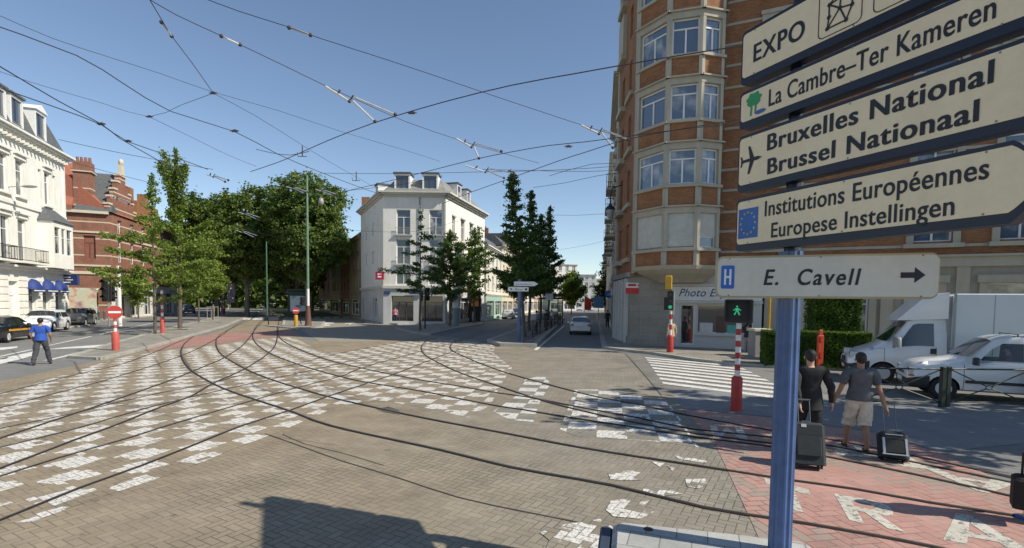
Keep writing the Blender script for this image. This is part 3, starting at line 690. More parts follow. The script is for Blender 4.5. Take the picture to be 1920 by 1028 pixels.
# ---- far houses closing the street
for (x0, y0, x1, y1, h, m, lab) in [(12, 165, 21, 168, 15, ivory, 'far white apartment block closing the view down the street'), (21.5, 190, 31, 190, 13, greyshade, 'far grey flats at the very end of the street'), (32, 200, 44, 200, 12, cream, 'far cream block at the end of the street beside the cedar')]:
    plain_building(lab, (x0, y0), (x1, y1), 12, h, 4, 4, m, ground=3.4, roof=0, name='far_building')

# ---- right side of the street beyond the tower
dr = Vector((.172, 1)).normalized(); q0 = (7.35, 36.6)
for i, (L, h, fl, bays, m, lab) in enumerate([(14, 18.5, 5, 4, stone, 'beige stone house next to the brick corner tower along the street'), (20, 17.0, 4, 5, ivory, 'tall white rendered house on the right of the street'), (26, 13.5, 4, 6, cream, 'cream house midway down the right side of the street'), (40, 13, 4, 8, ochre, 'ochre terrace far down the right side of the street')]):
    p1 = along(q0, dr, L); tt, TT, LL = plain_building(lab, p1, q0, 12, h, fl, bays, m, ground=4.2, roof=1.2, group='houses along the right side of the street')
    if i < 2:
        for a in (2.5, LL - 2.5):
            for z in (7.6, 11.0): balcony(TT, a - 1.3, a + 1.3, z, .8, tt)
    q0 = along(p1, dr, .02)

# ---- brick corner block with the rounded oriel
t = thing('corner_tower_house', 'tall red brick corner house with a faceted oriel above the photo shop', 'building', (9.3, 29.5, 0))
FL = 3.33; Z0 = 5.5; TOP = 24.2
st = stone
K0 = (11.35, 28.48); K1 = (27.5, 20.84)        # facade line to the right
shop0 = (9.27, 29.46)
# right facade
T, L = frame(shop0, K1)
gops, ops = [], []
a_ = lambda px: apx(shop0, K1, px)
obay = a_(1342)
for k in range(6):
    zb = Z0 + FL * k
    for c in (1450, 1740, 1905):
        x = a_(c); ops.append((x - .75, x + .75, zb + .15, zb + 1.95))
wl = MB(T); wall(wl, L, 4.75, TOP, ops, .25); obj('wall', wl, BR1, t, True)
for o in ops: window(T, *o, t, None, glassb, .22, .74, 1)
tr = MB(T)
for k in range(7):
    zb = Z0 + FL * k
    for dz in (-.12, 1.0, 2.05): 
        if zb + dz < TOP: tr.box(obay, L, .0, .035, zb + dz, zb + dz + .13)
for o in ops:
    tr.box(o[0] - .28, o[0] - .003, .0, .1, o[2] - .1, o[3] + .3); tr.box(o[1] + .003, o[1] + .28, .0, .1, o[2] - .1, o[3] + .3)
    tr.box(o[0] - .4, o[1] + .4, .0, .22, o[2] - .3, o[2] - .103); tr.box(o[0] - .34, o[1] + .34, .0, .16, o[3] + .303, o[3] + .5); tr.box(o[0] - .003, o[1] + .003, .0, .08, o[3] + .003, o[3] + .3)
tr.box(3.9, L, .0, .18, 4.45, 4.9); tr.box(3.9, L, .0, .3, 4.9, 5.0)
obj('stone_trim', tr, st, t, True)
# ground floor of the right part
shopw = a_(1428)
for c, w_ in ((1600, 1.2), (1730, 1.0), (1890, 1.6)): gops.append((a_(c) - w_ / 2, a_(c) + w_ / 2, 1.1 if w_ != 1.0 else .2, 3.7))
gf = MB(T); wall(gf, L, 0, 4.45, gops, .3, a0=shopw + .1); obj('ground_floor', gf, wall_mat('grey_stone', (.36, .335, .28), .1, .3), t, True)
for o in gops: window(T, *o, t, wfr if o[2] > 1 else mat('brown_door', (.09, .04, .03), .5), glass, .26, .6, 1)
tr = MB(T)
for o in gops: tr.box(o[0] - .3, o[0], .0, .12, o[2] - .1, o[3]); tr.box(o[1], o[1] + .3, .0, .12, o[2] - .1, o[3]); tr.box(o[0] - .4, o[1] + .4, .0, .2, o[3] + .003, o[3] + .35)
for c in (1510, 1660, 1800): tr.box(a_(c) - .25, a_(c) + .25, .0, .12, 0, 4.45)
obj('stone_surround', tr, st, t, True)
# oriel
bay = [(6.86, 29.3), (8.02, 27.45), (9.62, 26.95), (10.9, 27.3), (11.35, 28.42)]
bw, bs, bb = MB(), MB(), MB()
for i in range(4):
    Tb, Lb = frame(bay[i], bay[i + 1]); bw.T = bs.T = bb.T = Tb
    pil = .17 if Lb > 1.3 else .14
    for k in range(6):
        zb = Z0 + FL * k; zt = zb + 1.95
        if zb > TOP: break
        # brick parapet panel below the window, framed by stone pilasters
        bb = MB(Tb); bb.box(pil + .02, Lb - pil - .02, -.25, -.03, zb - 1.38 + (.3 if k == 0 else 0), zb - .14); obj('brick_panel', bb, BR1, t, True)
        bs.box(0, pil, -.3, .0, zb - .92 if k == 0 else zb - 1.38, zb - .14); bs.box(Lb - pil, Lb, -.3, .0, zb - .92 if k == 0 else zb - 1.38, zb - .14)
        bs.box(-.06, Lb + .06, -.3, .1, zb - .139, zb); bs.box(-.02, Lb + .02, -.3, .03, zb, zb + .05)
        bs.box(0, pil, -.32, .0, zb + .051, zt + .15); bs.box(Lb - pil, Lb, -.32, .0, zb + .051, zt + .15)
        bs.box(-.01, Lb + .01, -.3, .01, zt + .151 - .25, zt + .22); bs.box(-.1, Lb + .1, -.3, .14, zt + .221, zt + .30)
        zz1 = zt - .1
        if Lb - 2 * pil > .25:
            if k == 0 and i in (0, 1, 2):
                sh = MB(Tb); sh.box(pil, Lb - pil, -.2, -.12, zb + (.1 if i < 2 else .65), zz1)
                for q in range(22):
                    zq = zb + .15 + q * .08
                    if zq < zz1 - .05 and (i < 2 or q > 6): sh.box(pil + .01, Lb - pil - .01, -.119, -.108, zq, zq + .06)
                obj('roller_shutter', sh, mat('shutter_cream', (.52, .51, .46), .6), t, True)
                if i == 2: window(Tb, pil, Lb - pil, zb + .05, zb + .65, t, None, glassb, .2, 0, 0)
            else: window(Tb, pil, Lb - pil, zb + .05, zz1, t, None, glassb, .2, .72, 1 if Lb > 1.3 else 0)
bs.T = Matrix.Identity(4)
inn = lambda s, z: [((x - 10.2) * s + 10.2, (y - 29.6) * s + 29.6, z) for x, y in bay]
# flaring soffit under the oriel
ring = [inn(1.03, 4.62), inn(1.0, 4.42), inn(.86, 4.2), inn(.62, 3.92), inn(.52, 3.75)]
for a, b in zip(ring, ring[1:]):
    for q in range(4): bs.quad(a[q], a[q + 1], b[q + 1], b[q])
bs.poly(ring[-1]); bs.poly(ring[0])
obj('oriel_frame', bs, st, t, True)
# interior mass and the side along the street
cw = MB(); TS, LS = frame((7.35, 36.5), (7.0, 29.35)); cw.T = TS
sops = [(x - .45, x + .45, Z0 + FL * k + .1, Z0 + FL * k + 1.95) for k in range(6) for x in (1.6, 4.2)]
wall(cw, LS, 4.2, TOP, sops, .25); obj('wall', cw, BR1, t, True)
for o in sops: window(TS, *o, t, None, glassb, .22, .74, 0)
sb = MB(TS)
for k in range(6):
    z = Z0 + FL * k; sb.box(.6, 2.6, .0, .35, z - .45, z - .15); sb.box(.7, 2.5, .0, .25, z - .15, z + 2.4) if k % 2 == 0 and k > 2 else sb.box(3.2, 5.2, .0, .2, z - .4, z - .15)
    sb.box(0, .5, .0, .12, z - 1.2, z + 2.1); sb.box(LS - .6, LS - .1, .0, .12, z - 1.2, z + 2.1)
obj('stone_bay', sb, st, t, True)
mass = MB(); mass.prism([(7.5, 29.9), (11.2, 28.9), (26.8, 21.6), (33, 33), (12, 44), (7.8, 36.4)], 4.75, TOP); mass.prism([(10.5, 31.2), (27, 23.5), (33, 33), (12, 44), (9, 36.4)], 0, 4.7)
obj('core', mass, mat('interior_dark', (.1, .08, .07), .9), t, True)
top = MB()
for T2, L2 in (frame(shop0, K1), frame((7.35, 36.5), (7.0, 29.35))): top.T = T2; top.box(-.4, L2 + .4, -.5, .7, TOP, TOP + .5)
top.T = Matrix.Identity(4); top.prism([(7.3, 29.7), (11.2, 28.9), (26.8, 21.6), (33, 33), (12, 44), (7.8, 36.4)], TOP + .02, TOP + .6)
obj('roof_parapet', top, st, t, True)
# chamfered ground floor corner
gcw = MB(); cpts = [(7.35, 36.5), (7.15, 31.2), (7.6, 30.35), (8.3, 29.8), shop0]
for a, b in zip(cpts, cpts[1:]):
    gcw.T, l = frame(a, b); gcw.quad((0, 0, 0), (l, 0, 0), (l, 0, 4.4), (0, 0, 4.4)); gcw.box(-.02, l + .02, 0, .09, 0, .55); 
gcw.T = Matrix.Identity(4); gcw.prism([(7.0, 36.5), (6.95, 31.2), (7.4, 30.2), (8.2, 29.6), (9.2, 29.3), (11, 28.5), (11, 32), (8, 36.5)], 4.15, 4.45)
obj('ground_corner', gcw, brick_mat('corner_stone_blocks', (.27, .255, .225), (.31, .295, .26), (.16, .15, .135), bw=.85, rh=.42), t, True)
pl = MB(frame((7.35, 36.5), (7.15, 31.2))[0])
for q in range(5): pl.box(.3 + q * 1.05, .6 + q * 1.05, 0, .22, 0, 4.1)
obj('pilaster', pl, wall_mat('white_pilaster', (.62, .61, .58)), t, True)
# photo shop front
T, L = frame(shop0, K1); sf = MB(T); ws = wall_mat('shop_grey', (.5, .5, .48), .05, .15)
dx0, dx1 = .35, 1.15; wx0, wx1 = a_(1306), a_(1412)
wall(sf, shopw, 0, 2.62, [(dx0, dx1, .25, 2.55), (wx0, wx1, .95, 2.55)], .25)
sf.box(-.15, shopw + .05, .0, .14, 2.62, 2.75); sf.box(wx0 - .1, wx1 + .1, .0, .12, .82, .95); sf.box(-.15, shopw, .0, .12, 3.55, 3.72); sf.box(-.1, shopw, -.05, .0, 3.72, 4.4)
sp = obj('shopfront', sf, ws, t, True)
window(T, dx0, dx1, .25, 2.55, t, wfr, shopglass, .2, .0, 0).name = 'shop_door'
window(T, wx0, wx1, .95, 2.55, t, wfr, shopglass, .22, 0, 0, .05)
bd_ = MB(T); bd_.box(-.1, shopw, .0, .08, 2.76, 3.54); obj('fascia', bd_, mat('fascia_white', (.62, .62, .6), .6), t, True)
def text_mesh(s, size=1.0, shear=0.0, bold=0.0, sx=1.0, spacing=1.0, align='LEFT', depth=0.0, word=1.0):
    c = bpy.data.curves.new('lettering', 'FONT'); c.body = s; c.size = size; c.shear = shear; c.offset = bold; c.space_character = spacing; c.align_x = align; c.extrude = depth; c.space_word = word
    o = bpy.data.objects.new('lettering', c); COL.objects.link(o); dg = bpy.context.evaluated_depsgraph_get()
    me = bpy.data.meshes.new_from_object(o.evaluated_get(dg)); bpy.data.objects.remove(o); bpy.data.curves.remove(c)
    for v in me.vertices: v.co.x *= sx
    me.materials.clear()
    return me
def put_text(me, T, a, o_, z, parent, m, wparent=None, rot=0, name='lettering'):
    """lay the text on a wall frame T at (a, out, z)"""
    X = T @ Matrix.Translation((a, o_, z)) @ Matrix(((1, 0, 0, 0), (0, 0, 1, 0), (0, 1, 0, 0), (0, 0, 0, 1))) @ Matrix.Rotation(rot, 4, 'Z')
    for v in me.vertices: v.co = X @ v.co - Vector(parent.location)
    me.materials.append(m); ob = bpy.data.objects.new(name, me); COL.objects.link(ob); ob.parent = parent; return ob
put_text(text_mesh('Photo Express', .62, .35, .004, .92, 1.05), T, .25, .085, 3.0, t, mat('navy_letters', (.02, .05, .2), .5))
# things seen in the shop window
for (x, z, w_, h_, c, lab) in ((wx0 + .5, .98, .7, .55, (.5, .5, .5), 'pale box in the photo shop window'), (wx0 + 1.9, .98, .6, .45, (.1, .4, .35), 'teal display card in the photo shop window'), (wx0 + 1.25, .98, .45, .9, (.09, .05, .04), 'brown cabinet in the photo shop window')):
    o = MB(T); o.bbox(x - w_ / 2, x + w_ / 2, -.21, -.165, z, z + h_, .015); tag(obj('window_display', o, mat('disp' + lab[:4], c, .6)), lab, 'display', 'goods in the photo shop window')

# ---- pharmacy style red sign on the street side
s = thing('shop_sign', 'white and red shop sign projecting over the pavement beside the rounded corner', 'sign', V(1189, 540, 30.6))
b = MB(); b.box(-.48, .48, -.08, .08, -.0, .30); obj('upper_panel', b, mat('white_plain', (.8, .8, .8), .5), s); b = MB(); b.box(-.48, .48, -.08, .08, -.34, -.003); obj('lower_panel', b, mat('sign_red', (.55, .03, .04), .45), s)
b = MB(); b.box(-.4, .1, -.1, -.083, .1, .2); b.box(-.36, .06, -.1, -.083, .205, .23); b.cyl((.28, -.1, .15), (.28, -.083, .15), .08, None, 12); obj('sign_mark', b, mat('sign_red', (.55, .03, .04), .45), s)
b = MB(); b.tube([(.48, 0, 0), (.95, 0, .1)], .03, 6); obj('bracket', b, iron, s)

# ---- left white mansard house
Q0, Q1 = (-32.3, 24.6), (-39.9, 46.0)
T, L = frame(Q0, Q1); t = thing('mansard_house', 'white three storey house with slate mansard, dormers and blue arched awnings at the left edge', 'building', (*Q1, 0))
al = lambda px: apx(Q0, Q1, px)
HC = 14.6; ops = []
cs = [(15, 1.1), (46, 1.1)]; 
xs = [al(15) - 5.4, al(15) - 2.7, al(15), al(46)]
for x in xs: ops += [(x - .55, x + .55, 10.2, 12.9), (x - .55, x + .55, 5.25, 8.45)]
xb = al(96)
for dx, w_ in ((-1.15, .5), (0, .9), (1.15, .5)): ops.append((xb + dx - w_ / 2, xb + dx + w_ / 2, 10.2, 12.9))
wl = MB(T); wall(wl, L, 4.9, HC, ops, .25); wl.quad((L, 0, 0), (L, -12, 0), (L, -12, HC), (L, 0, HC)); obj('wall', wl, whitep, t, True)
for o in ops: window(T, *o, t, wfr, glass, .22, .7, 0)
gops = []
for px in (26, 61, 87, 110): x = al(px); gops.append((x - .6, x + .6, .3 if px != 26 else .25, 3.7))
gf = MB(T); wall(gf, L, 0, 4.9, gops, .3)
for q in range(9): gf.box(5, L, .0, .03, .1 + q * .52, .1 + q * .52 + .44) if False else None
obj('ground_floor', gf, whitep, t, True)
ru = MB(T)
for q in range(8):
    edges = [6.8] + [v for o in sorted(gops) for v in (o[0], o[1])] + [L]
    for e0, e1 in zip(edges[::2], edges[1::2]): ru.box(e0 + .08, e1 - .08, .0, .06, .15 + q * .52, .15 + q * .52 + .42)
obj('rustication', ru, whitep, t, True)
for o in gops: window(T, *o, t, wfr, glass if o[0] > al(40) else mat('white_door', (.7, .7, .68), .6), .26, .7, 0)
aw = mat('blue_awning', (.02, .045, .2), .7, var=.15)
for o in gops[1:]:
    a = MB(T); c = (o[0] + o[1]) / 2; r_ = .72; n_ = 10; vs = []
    for i in range(5):
        ph = PI / 2 * i / 4
        for k in range(n_ + 1):
            th = PI * k / n_; vs.append((c + r_ * math.cos(th), .02 + .5 * math.sin(ph) * math.sin(th) ** .6 + .02 * i, 3.15 + r_ * 1.15 * math.sin(th) * math.cos(ph)))
    a.add(vs, [(i * (n_ + 1) + k, i * (n_ + 1) + k + 1, (i + 1) * (n_ + 1) + k + 1, (i + 1) * (n_ + 1) + k) for i in range(4) for k in range(n_)])
    a.box(c - r_, c + r_, .48, .51, 2.9, 3.14); obj('awning', a, aw, t, True, smooth=40)
    a = MB(T); a.box(c - r_ - .003, c + r_ + .003, .46, .53, 3.0, 3.08); obj('awning_stripe', a, mat('white_plain', (.8, .8, .8), .5), t, True)
tr = MB(T); cornice(tr, L, HC - .25, .6, .75, -.3, 4); tr.box(0, L, .0, .12, 9.4, 9.65); tr.box(0, L, .0, .5, 4.75, 4.9); tr.box(0, L, .0, .3, 4.55, 4.74); tr.box(L - .3, L, .0, .08, 0, HC)
for q in range(40): tr.box(.3 + q * .56, .42 + q * .56, .0, .5, HC - .45, HC - .26) if .3 + q * .56 < L - .3 else None
for o in ops: 
    if o[1] - o[0] > .8: tr.box(o[0] - .3, o[1] + .3, .0, .25, o[3] + .35, o[3] + .5); tr.box(o[0] - .2, o[1] + .2, .0, .1, o[3] + .05, o[3] + .34); tr.box(o[0] - .2, o[1] + .2, .0, .2, o[2] - .18, o[2] - .003)
obj('cornice', tr, whitep, t, True)
balcony(T, al(18), al(70), 5.2, .9, t, 1.0, whitep); balcony(T, al(18) - 6, al(14) - .3, 5.2, .9, t, 1.0, whitep)
# oriel with little roof
ob = MB(T); x0, x1 = xb - 1.7, xb + 1.7; ob.box(x0, x1, .0, 1.0, 4.95, 6.1); ob.box(x0, x1, .0, 1.0, 8.3, 8.75)
for x in (x0, xb - .55, xb + .35, x1 - .22): ob.box(x, x + .2, .0, 1.0, 6.1, 8.3)
oo = obj('oriel', ob, whitep, t, True)
for a, b in ((x0 + .2, xb - .55), (xb - .35, xb + .35), (xb + .55, x1 - .22)): window(T @ Matrix.Translation((0, 1.0, 0)), a, b, 6.1, 8.3, t, wfr, glass, .12, .65, 0, .06)
r = MB(T); r.add([(x0 - .15, 0, 8.76), (x1 + .15, 0, 8.76), (x1 + .15, 1.15, 8.76), (x0 - .15, 1.15, 8.76), (x0 + .7, .05, 9.9), (x1 - .7, .05, 9.9)], [(0, 3, 2, 1), (3, 2, 5, 4), (0, 3, 4), (2, 1, 5), (0, 4, 5, 1)]); obj('oriel_roof', r, slate, t, True)
r = MB(T); r.add([(0, .2, HC + .35), (L + .2, .2, HC + .35), (L + .2, -12, HC + .35), (0, -12, HC + .35), (0, -1.1, 18.2), (L - .9, -1.1, 18.2), (L - .9, -10, 18.2), (0, -10, 18.2)], [(0, 1, 5, 4), (1, 2, 6, 5), (2, 3, 7, 6), (3, 0, 4, 7), (4, 5, 6, 7)]); obj('roof', r, slate, t, True)
for px, pd in ((13, False), (45, False), (88, True)): dormer(T, al(px), HC + .7, t, 1.7, 2.3, .0, 1.6, pd)
dormer(T, al(13) - 3.4, HC + .7, t, 1.7, 2.3, .0, 1.6)

# shop sign on its right corner
s = thing('shop_sign', 'dark blue square shop sign high on the right corner of the white mansard house', 'sign', V(132, 526, 45.5)); b = MB(); b.bbox(-.75, .75, -.1, .1, -.42, .5, .03); obj('sign_board', b, mat('navy_sign', (.03, .05, .16), .5), s)
b = MB(); 
for k in range(3): b.box(-.55, .1 + .2 * (k % 2), -.115, -.103, .22 - k * .22, .32 - k * .22)
obj('sign_mark', b, mat('white_plain', (.8, .8, .8), .5), s)

# ---- red brick gabled building
B0, B1, B2 = (-52.5, 57.0), (-46.6, 59.6), (-52.6, 80.5)
t = thing('gabled_brick_house', 'red brick house with stepped gable and banded chimney left of the street trees', 'building', (-49, 60, 0))
T, L = frame(B0, B1); HB = 12.4
ops = [(1.2, 2.3, 7.0, 9.6), (4.0, 5.1, 7.0, 9.6)]
wl = MB(T); wall(wl, L, 0, HB, ops + [(2.4, 5.2, .2, 3.6)], .3); wl.T, L2 = frame(B1, B2)
ops2 = [(2 + q * 3.4, 3.1 + q * 3.4, 6.8, 9.4) for q in range(6)] + [(2 + q * 3.4, 3.1 + q * 3.4, 10.2, 11.8) for q in range(6)]
wall(wl, L2, 4.2, HB, ops2, .3)
# stepped gable at the corner
gb = [(0, HB), (7.2, HB), (7.2, 13.3), (6.5, 13.3), (6.5, 14.3), (5.8, 14.3), (5.8, 15.3), (5.1, 15.3), (5.1, 16.3), (4.4, 16.3), (4.4, 17.2), (2.8, 17.2), (2.8, 16.3), (2.1, 16.3), (2.1, 15.3), (1.4, 15.3), (1.4, 14.3), (.7, 14.3), (.7, 13.3), (0, 13.3)]
ncol = [(0, .7, 13.3), (.7, 1.4, 14.3), (1.4, 2.1, 15.3), (2.1, 2.8, 16.3), (2.8, 4.4, 17.2), (4.4, 5.1, 16.3), (5.1, 5.8, 15.3), (5.8, 6.5, 14.3), (6.5, 7.2, 13.3)]
for a, b, z in ncol: wl.box(a, b, -.5, .0, HB, z)
obj('wall', wl, BR2, t, True)
tg = MB(wl.T)
for a, b, z in ncol: tg.box(a - .08, b + .08, -.58, .08, z + .003, z + .22)
tg.box(3.25, 3.95, -.3, .1, 17.4, 18.6); tg.ball((3.6, -.1, 18.95), .28, .28, .42); tg.box(0, L2, .0, .12, 9.6, 9.85); tg.box(0, L2, .0, .3, HB, HB + .2) if False else None
tg.T = T; tg.box(0, L, .0, .35, HB - .3, HB); tg.box(0, L, .0, .12, 9.9, 10.1); tg.box(0, L, .0, .1, 6.1, 6.3); tg.box(0, L, .0, .12, 5.2, 5.4)
obj('cream_trim', tg, wall_mat('cream_trim', (.62, .55, .42)), t, True)
for o in ops: window(T, *o, t, mat('brick_red_frame', (.2, .07, .05), .6), mat('brick_blind', (.24, .1, .06), .7), .2, .7, 1)
for o in ops2: window(frame(B1, B2)[0], *o, t, None, glass, .25, .7, 1)
gf = MB(frame(B1, B2)[0]); wall(gf, L2, 0, 4.2, [(1 + q * 4, 4 + q * 4, .3, 3.3) for q in range(5)], .3); obj('ground_floor', gf, wall_mat('white_shopfronts', (.66, .64, .6)), t, True)
for q in range(5): window(frame(B1, B2)[0], 1 + q * 4, 4 + q * 4, .3, 3.3, t, None, shopglass, .28, .8, 2)
# chimney, slate roof, tiled roof
ch = MB(T); ch.box(3.1, 4.7, -1.9, -.4, HB - .2, 18.0); ch.box(2.95, 4.85, -2.05, -.25, 16.8, 17.1); 
for q in range(4): ch.cyl((3.35 + q * .38, -1.15, 18), (3.35 + q * .38, -1.15, 18.6), .17, .14, 8)
co = obj('chimney', ch, BR2, t, True)
r = MB(T); r.add([(3.2, .3, HB), (L + .3, .3, HB), (L + .3, -9, HB), (3.2, -9, HB), (4.2, -4.5, 17.6), (L - .4, -4.5, 17.6)], [(0, 1, 5, 4), (1, 2, 5), (2, 3, 4, 5), (3, 0, 4)]); obj('roof', r, slate, t, True)
r = MB(T); r.add([(-3, .3, HB + .5), (3.1, .3, HB + .5), (3.1, -4, 18.4), (-3, -4, 18.4)], [(0, 1, 2, 3)]); r.add([(3.1, .3, HB + .5), (3.1, -4, 18.4), (3.1, -8, HB)], [(0, 1, 2)]); obj('tiled_roof', r, tile_red, t, True)
wl2 = MB(T); wl2.quad((-3, .0, 0), (0, .0, 0), (0, .0, HB), (-3, .0, HB)); wl2.box(-3, 3.1, .02, .35, HB - .1, HB + .5); obj('side_wall', wl2, BR2, t, True)
r = MB(frame(B1, B2)[0]); r.add([(0, .2, HB), (L2, .2, HB), (L2, -8, HB), (0, -8, HB), (0, -4, 16.4), (L2, -4, 16.4)], [(0, 1, 5, 4), (1, 2, 5), (2, 3, 4, 5), (3, 0, 4)]); obj('rear_roof', r, tile_red, t, True)
ch = MB(frame(B1, B2)[0])
for a in (8.5, 12, 17): ch.box(a, a + 1.2, -3.4, -2.4, 14, 17.6)
ch.box(9.2, 16.5, -3.9, -.6, HB, 15.4); obj('rear_gable', ch, BR1, t, True)
# mural hoarding and canopy shop at its foot
s = thing('painted_hoarding', 'low wall with a colourful orange and blue painted mural beside the brick house', 'mural', (-49.5, 57.2, 0))
TT, l = frame((-50.0, 56.6), (-46.6, 57.4)); b = MB(TT); b.box(0, l, -.1, 0, 0, 3.6); hm = NT('mural')
u = uvc(hm); f = hm.noise(.9, u, 3); hc = hm.n('ShaderNodeValToRGB'); hm.L(f, hc.inputs[0]); e = hc.color_ramp.elements; e[0].color = (.12, .16, .34, 1); e[0].position = .3; e[1].color = (.75, .72, .65, 1); e[1].position = .75
for p_, c_ in ((.42, (.62, .38, .25, 1)), (.5, (.68, .6, .45, 1)), (.58, (.55, .58, .42, 1))): q = e.new(p_); q.color = c_
hm.L(hc.outputs[0], hm.b.inputs['Base Color']); obj('panel', b, hm.m, s, True)
# ================================================================ TREES
bark = mat('bark', (.11, .09, .07), .9, var=.35, scale=12, bump=.6, bscale=30)
barkp = mat('plane_bark', (.16, .14, .11), .9, var=.4, scale=6, bump=.4, bscale=20)
leafA = leaf_mat('plane_leaf', (.048, .085, .016), (.17, .235, .045))
leafB = leaf_mat('ginkgo_leaf', (.08, .13, .02), (.25, .33, .055))
leafC = leaf_mat('dark_ginkgo_leaf', (.036, .075, .022), (.12, .18, .045))
leafD = leaf_mat('cedar_leaf', (.012, .032, .014), (.035, .065, .025))
leafH = leaf_mat('hedge_leaf', (.03, .07, .010), (.13, .21, .03))
class Leaves:
    def __init__(s): s.v = []; s.f = []; s.t = []
    def leaf(s, p, size, rnd, tone, bias=None, asp=.75):
        n = Vector((rnd.gauss(0, 1), rnd.gauss(0, 1), rnd.gauss(0, 1)))
        if bias is not None: n = n * .7 + bias
        n.normalize(); a = n.orthogonal().normalized(); b = n.cross(a); th = rnd.random() * 6.28
        a, b = a * math.cos(th) + b * math.sin(th), b * math.cos(th) - a * math.sin(th); a = a * size * .5; b = b * size * .5 * asp
        i = len(s.v); s.v += [p - a, p - b * .9 + a * .1, p + a, p + b * .9 + a * .15]; s.f.append((i, i + 1, i + 2, i + 3)); s.t.append(tone)
    def obj(s, name, m, parent):
        me = bpy.data.meshes.new(name); me.from_pydata([tuple(v) for v in s.v], [], s.f)
        at = me.attributes.new('tone', 'FLOAT', 'FACE'); at.data.foreach_set('value', s.t)
        me.materials.append(m); o = bpy.data.objects.new(name, me); COL.objects.link(o); o.parent = parent; return o
def limb(mb, a, b, r0, r1, rnd, k=5, wob=.06):
    a, b = Vector(a), Vector(b); d = (b - a).length; pts = [a.lerp(b, i / k) + (Vector((rnd.uniform(-1, 1), rnd.uniform(-1, 1), rnd.uniform(-.5, .5))) * wob * d if 0 < i < k else Vector()) for i in range(k + 1)]
    mb.tube(pts, [r0 + (r1 - r0) * i / k for i in range(k + 1)], 7); return pts
def plane_tree(label, loc, h, r, seed, th=None, trunk=.38, n=9000, size=.42, group='big plane trees of the avenue', m=None, name='plane_tree', squash=.85, cat='tree'):
    rnd = random.Random(seed); t = thing(name, label, cat, (loc[0], loc[1], 0), group=group); th = th or h * .3
    lobes = [(Vector((0, 0, th + (h - th) * .5)), Vector((r, r, (h - th) * .5)))]
    for k in range(7):
        a = 2 * PI * k / 7 + rnd.random(); zz = rnd.uniform(.25, .85); rr = r * rnd.uniform(.42, .6)
        lobes.append((Vector((math.cos(a) * r * .62, math.sin(a) * r * .62, th + (h - th) * zz)), Vector((rr, rr, rr * squash))))
    tk = MB(); top = Vector((rnd.uniform(-.3, .3), rnd.uniform(-.3, .3), th * .95)); limb(tk, (0, 0, -.1), top, trunk, trunk * .7, rnd, 5, .01)
    for c, rr in lobes[1:]: 
        p = limb(tk, top * rnd.uniform(.8, 1), c, trunk * .42, .05, rnd, 6, .05)
        for q in range(2): e = p[3 + q] + Vector((rnd.uniform(-2, 2), rnd.uniform(-2, 2), rnd.uniform(.5, 2.5))); limb(tk, p[3 + q], e, .09, .03, rnd, 3)
    limb(tk, top, (0, 0, h * .85), trunk * .5, .06, rnd, 6, .03)
    obj('trunk', tk, barkp, t, smooth=60, merge=False)
    L = Leaves(); nc = n // 42; wts = [a.x * a.y * a.z for _, a in lobes]; wts[0] *= 1.1
    for _ in range(nc):
        c, rr = rnd.choices(lobes, wts)[0]; d = Vector((rnd.gauss(0, 1), rnd.gauss(0, 1), rnd.gauss(0, 1))).normalized(); q = rnd.random() ** .3
        p = c + Vector((d.x * rr.x, d.y * rr.y, d.z * rr.z)) * q * rnd.uniform(.9, 1.06)
        if p.z < th * .75: continue
        cr = rnd.uniform(.45, 1.05) * (r / 7) ** .5; tone = rnd.random()
        for _ in range(42):
            o = Vector((rnd.gauss(0, .5), rnd.gauss(0, .5), rnd.gauss(0, .32))) * cr
            L.leaf(p + o, size * rnd.uniform(.6, 1.25), rnd, min(1, max(0, tone * .7 + rnd.random() * .3)), (d * .4 + Vector((0, 0, .7))))
    L.obj('crown', m or leafA, t); return t
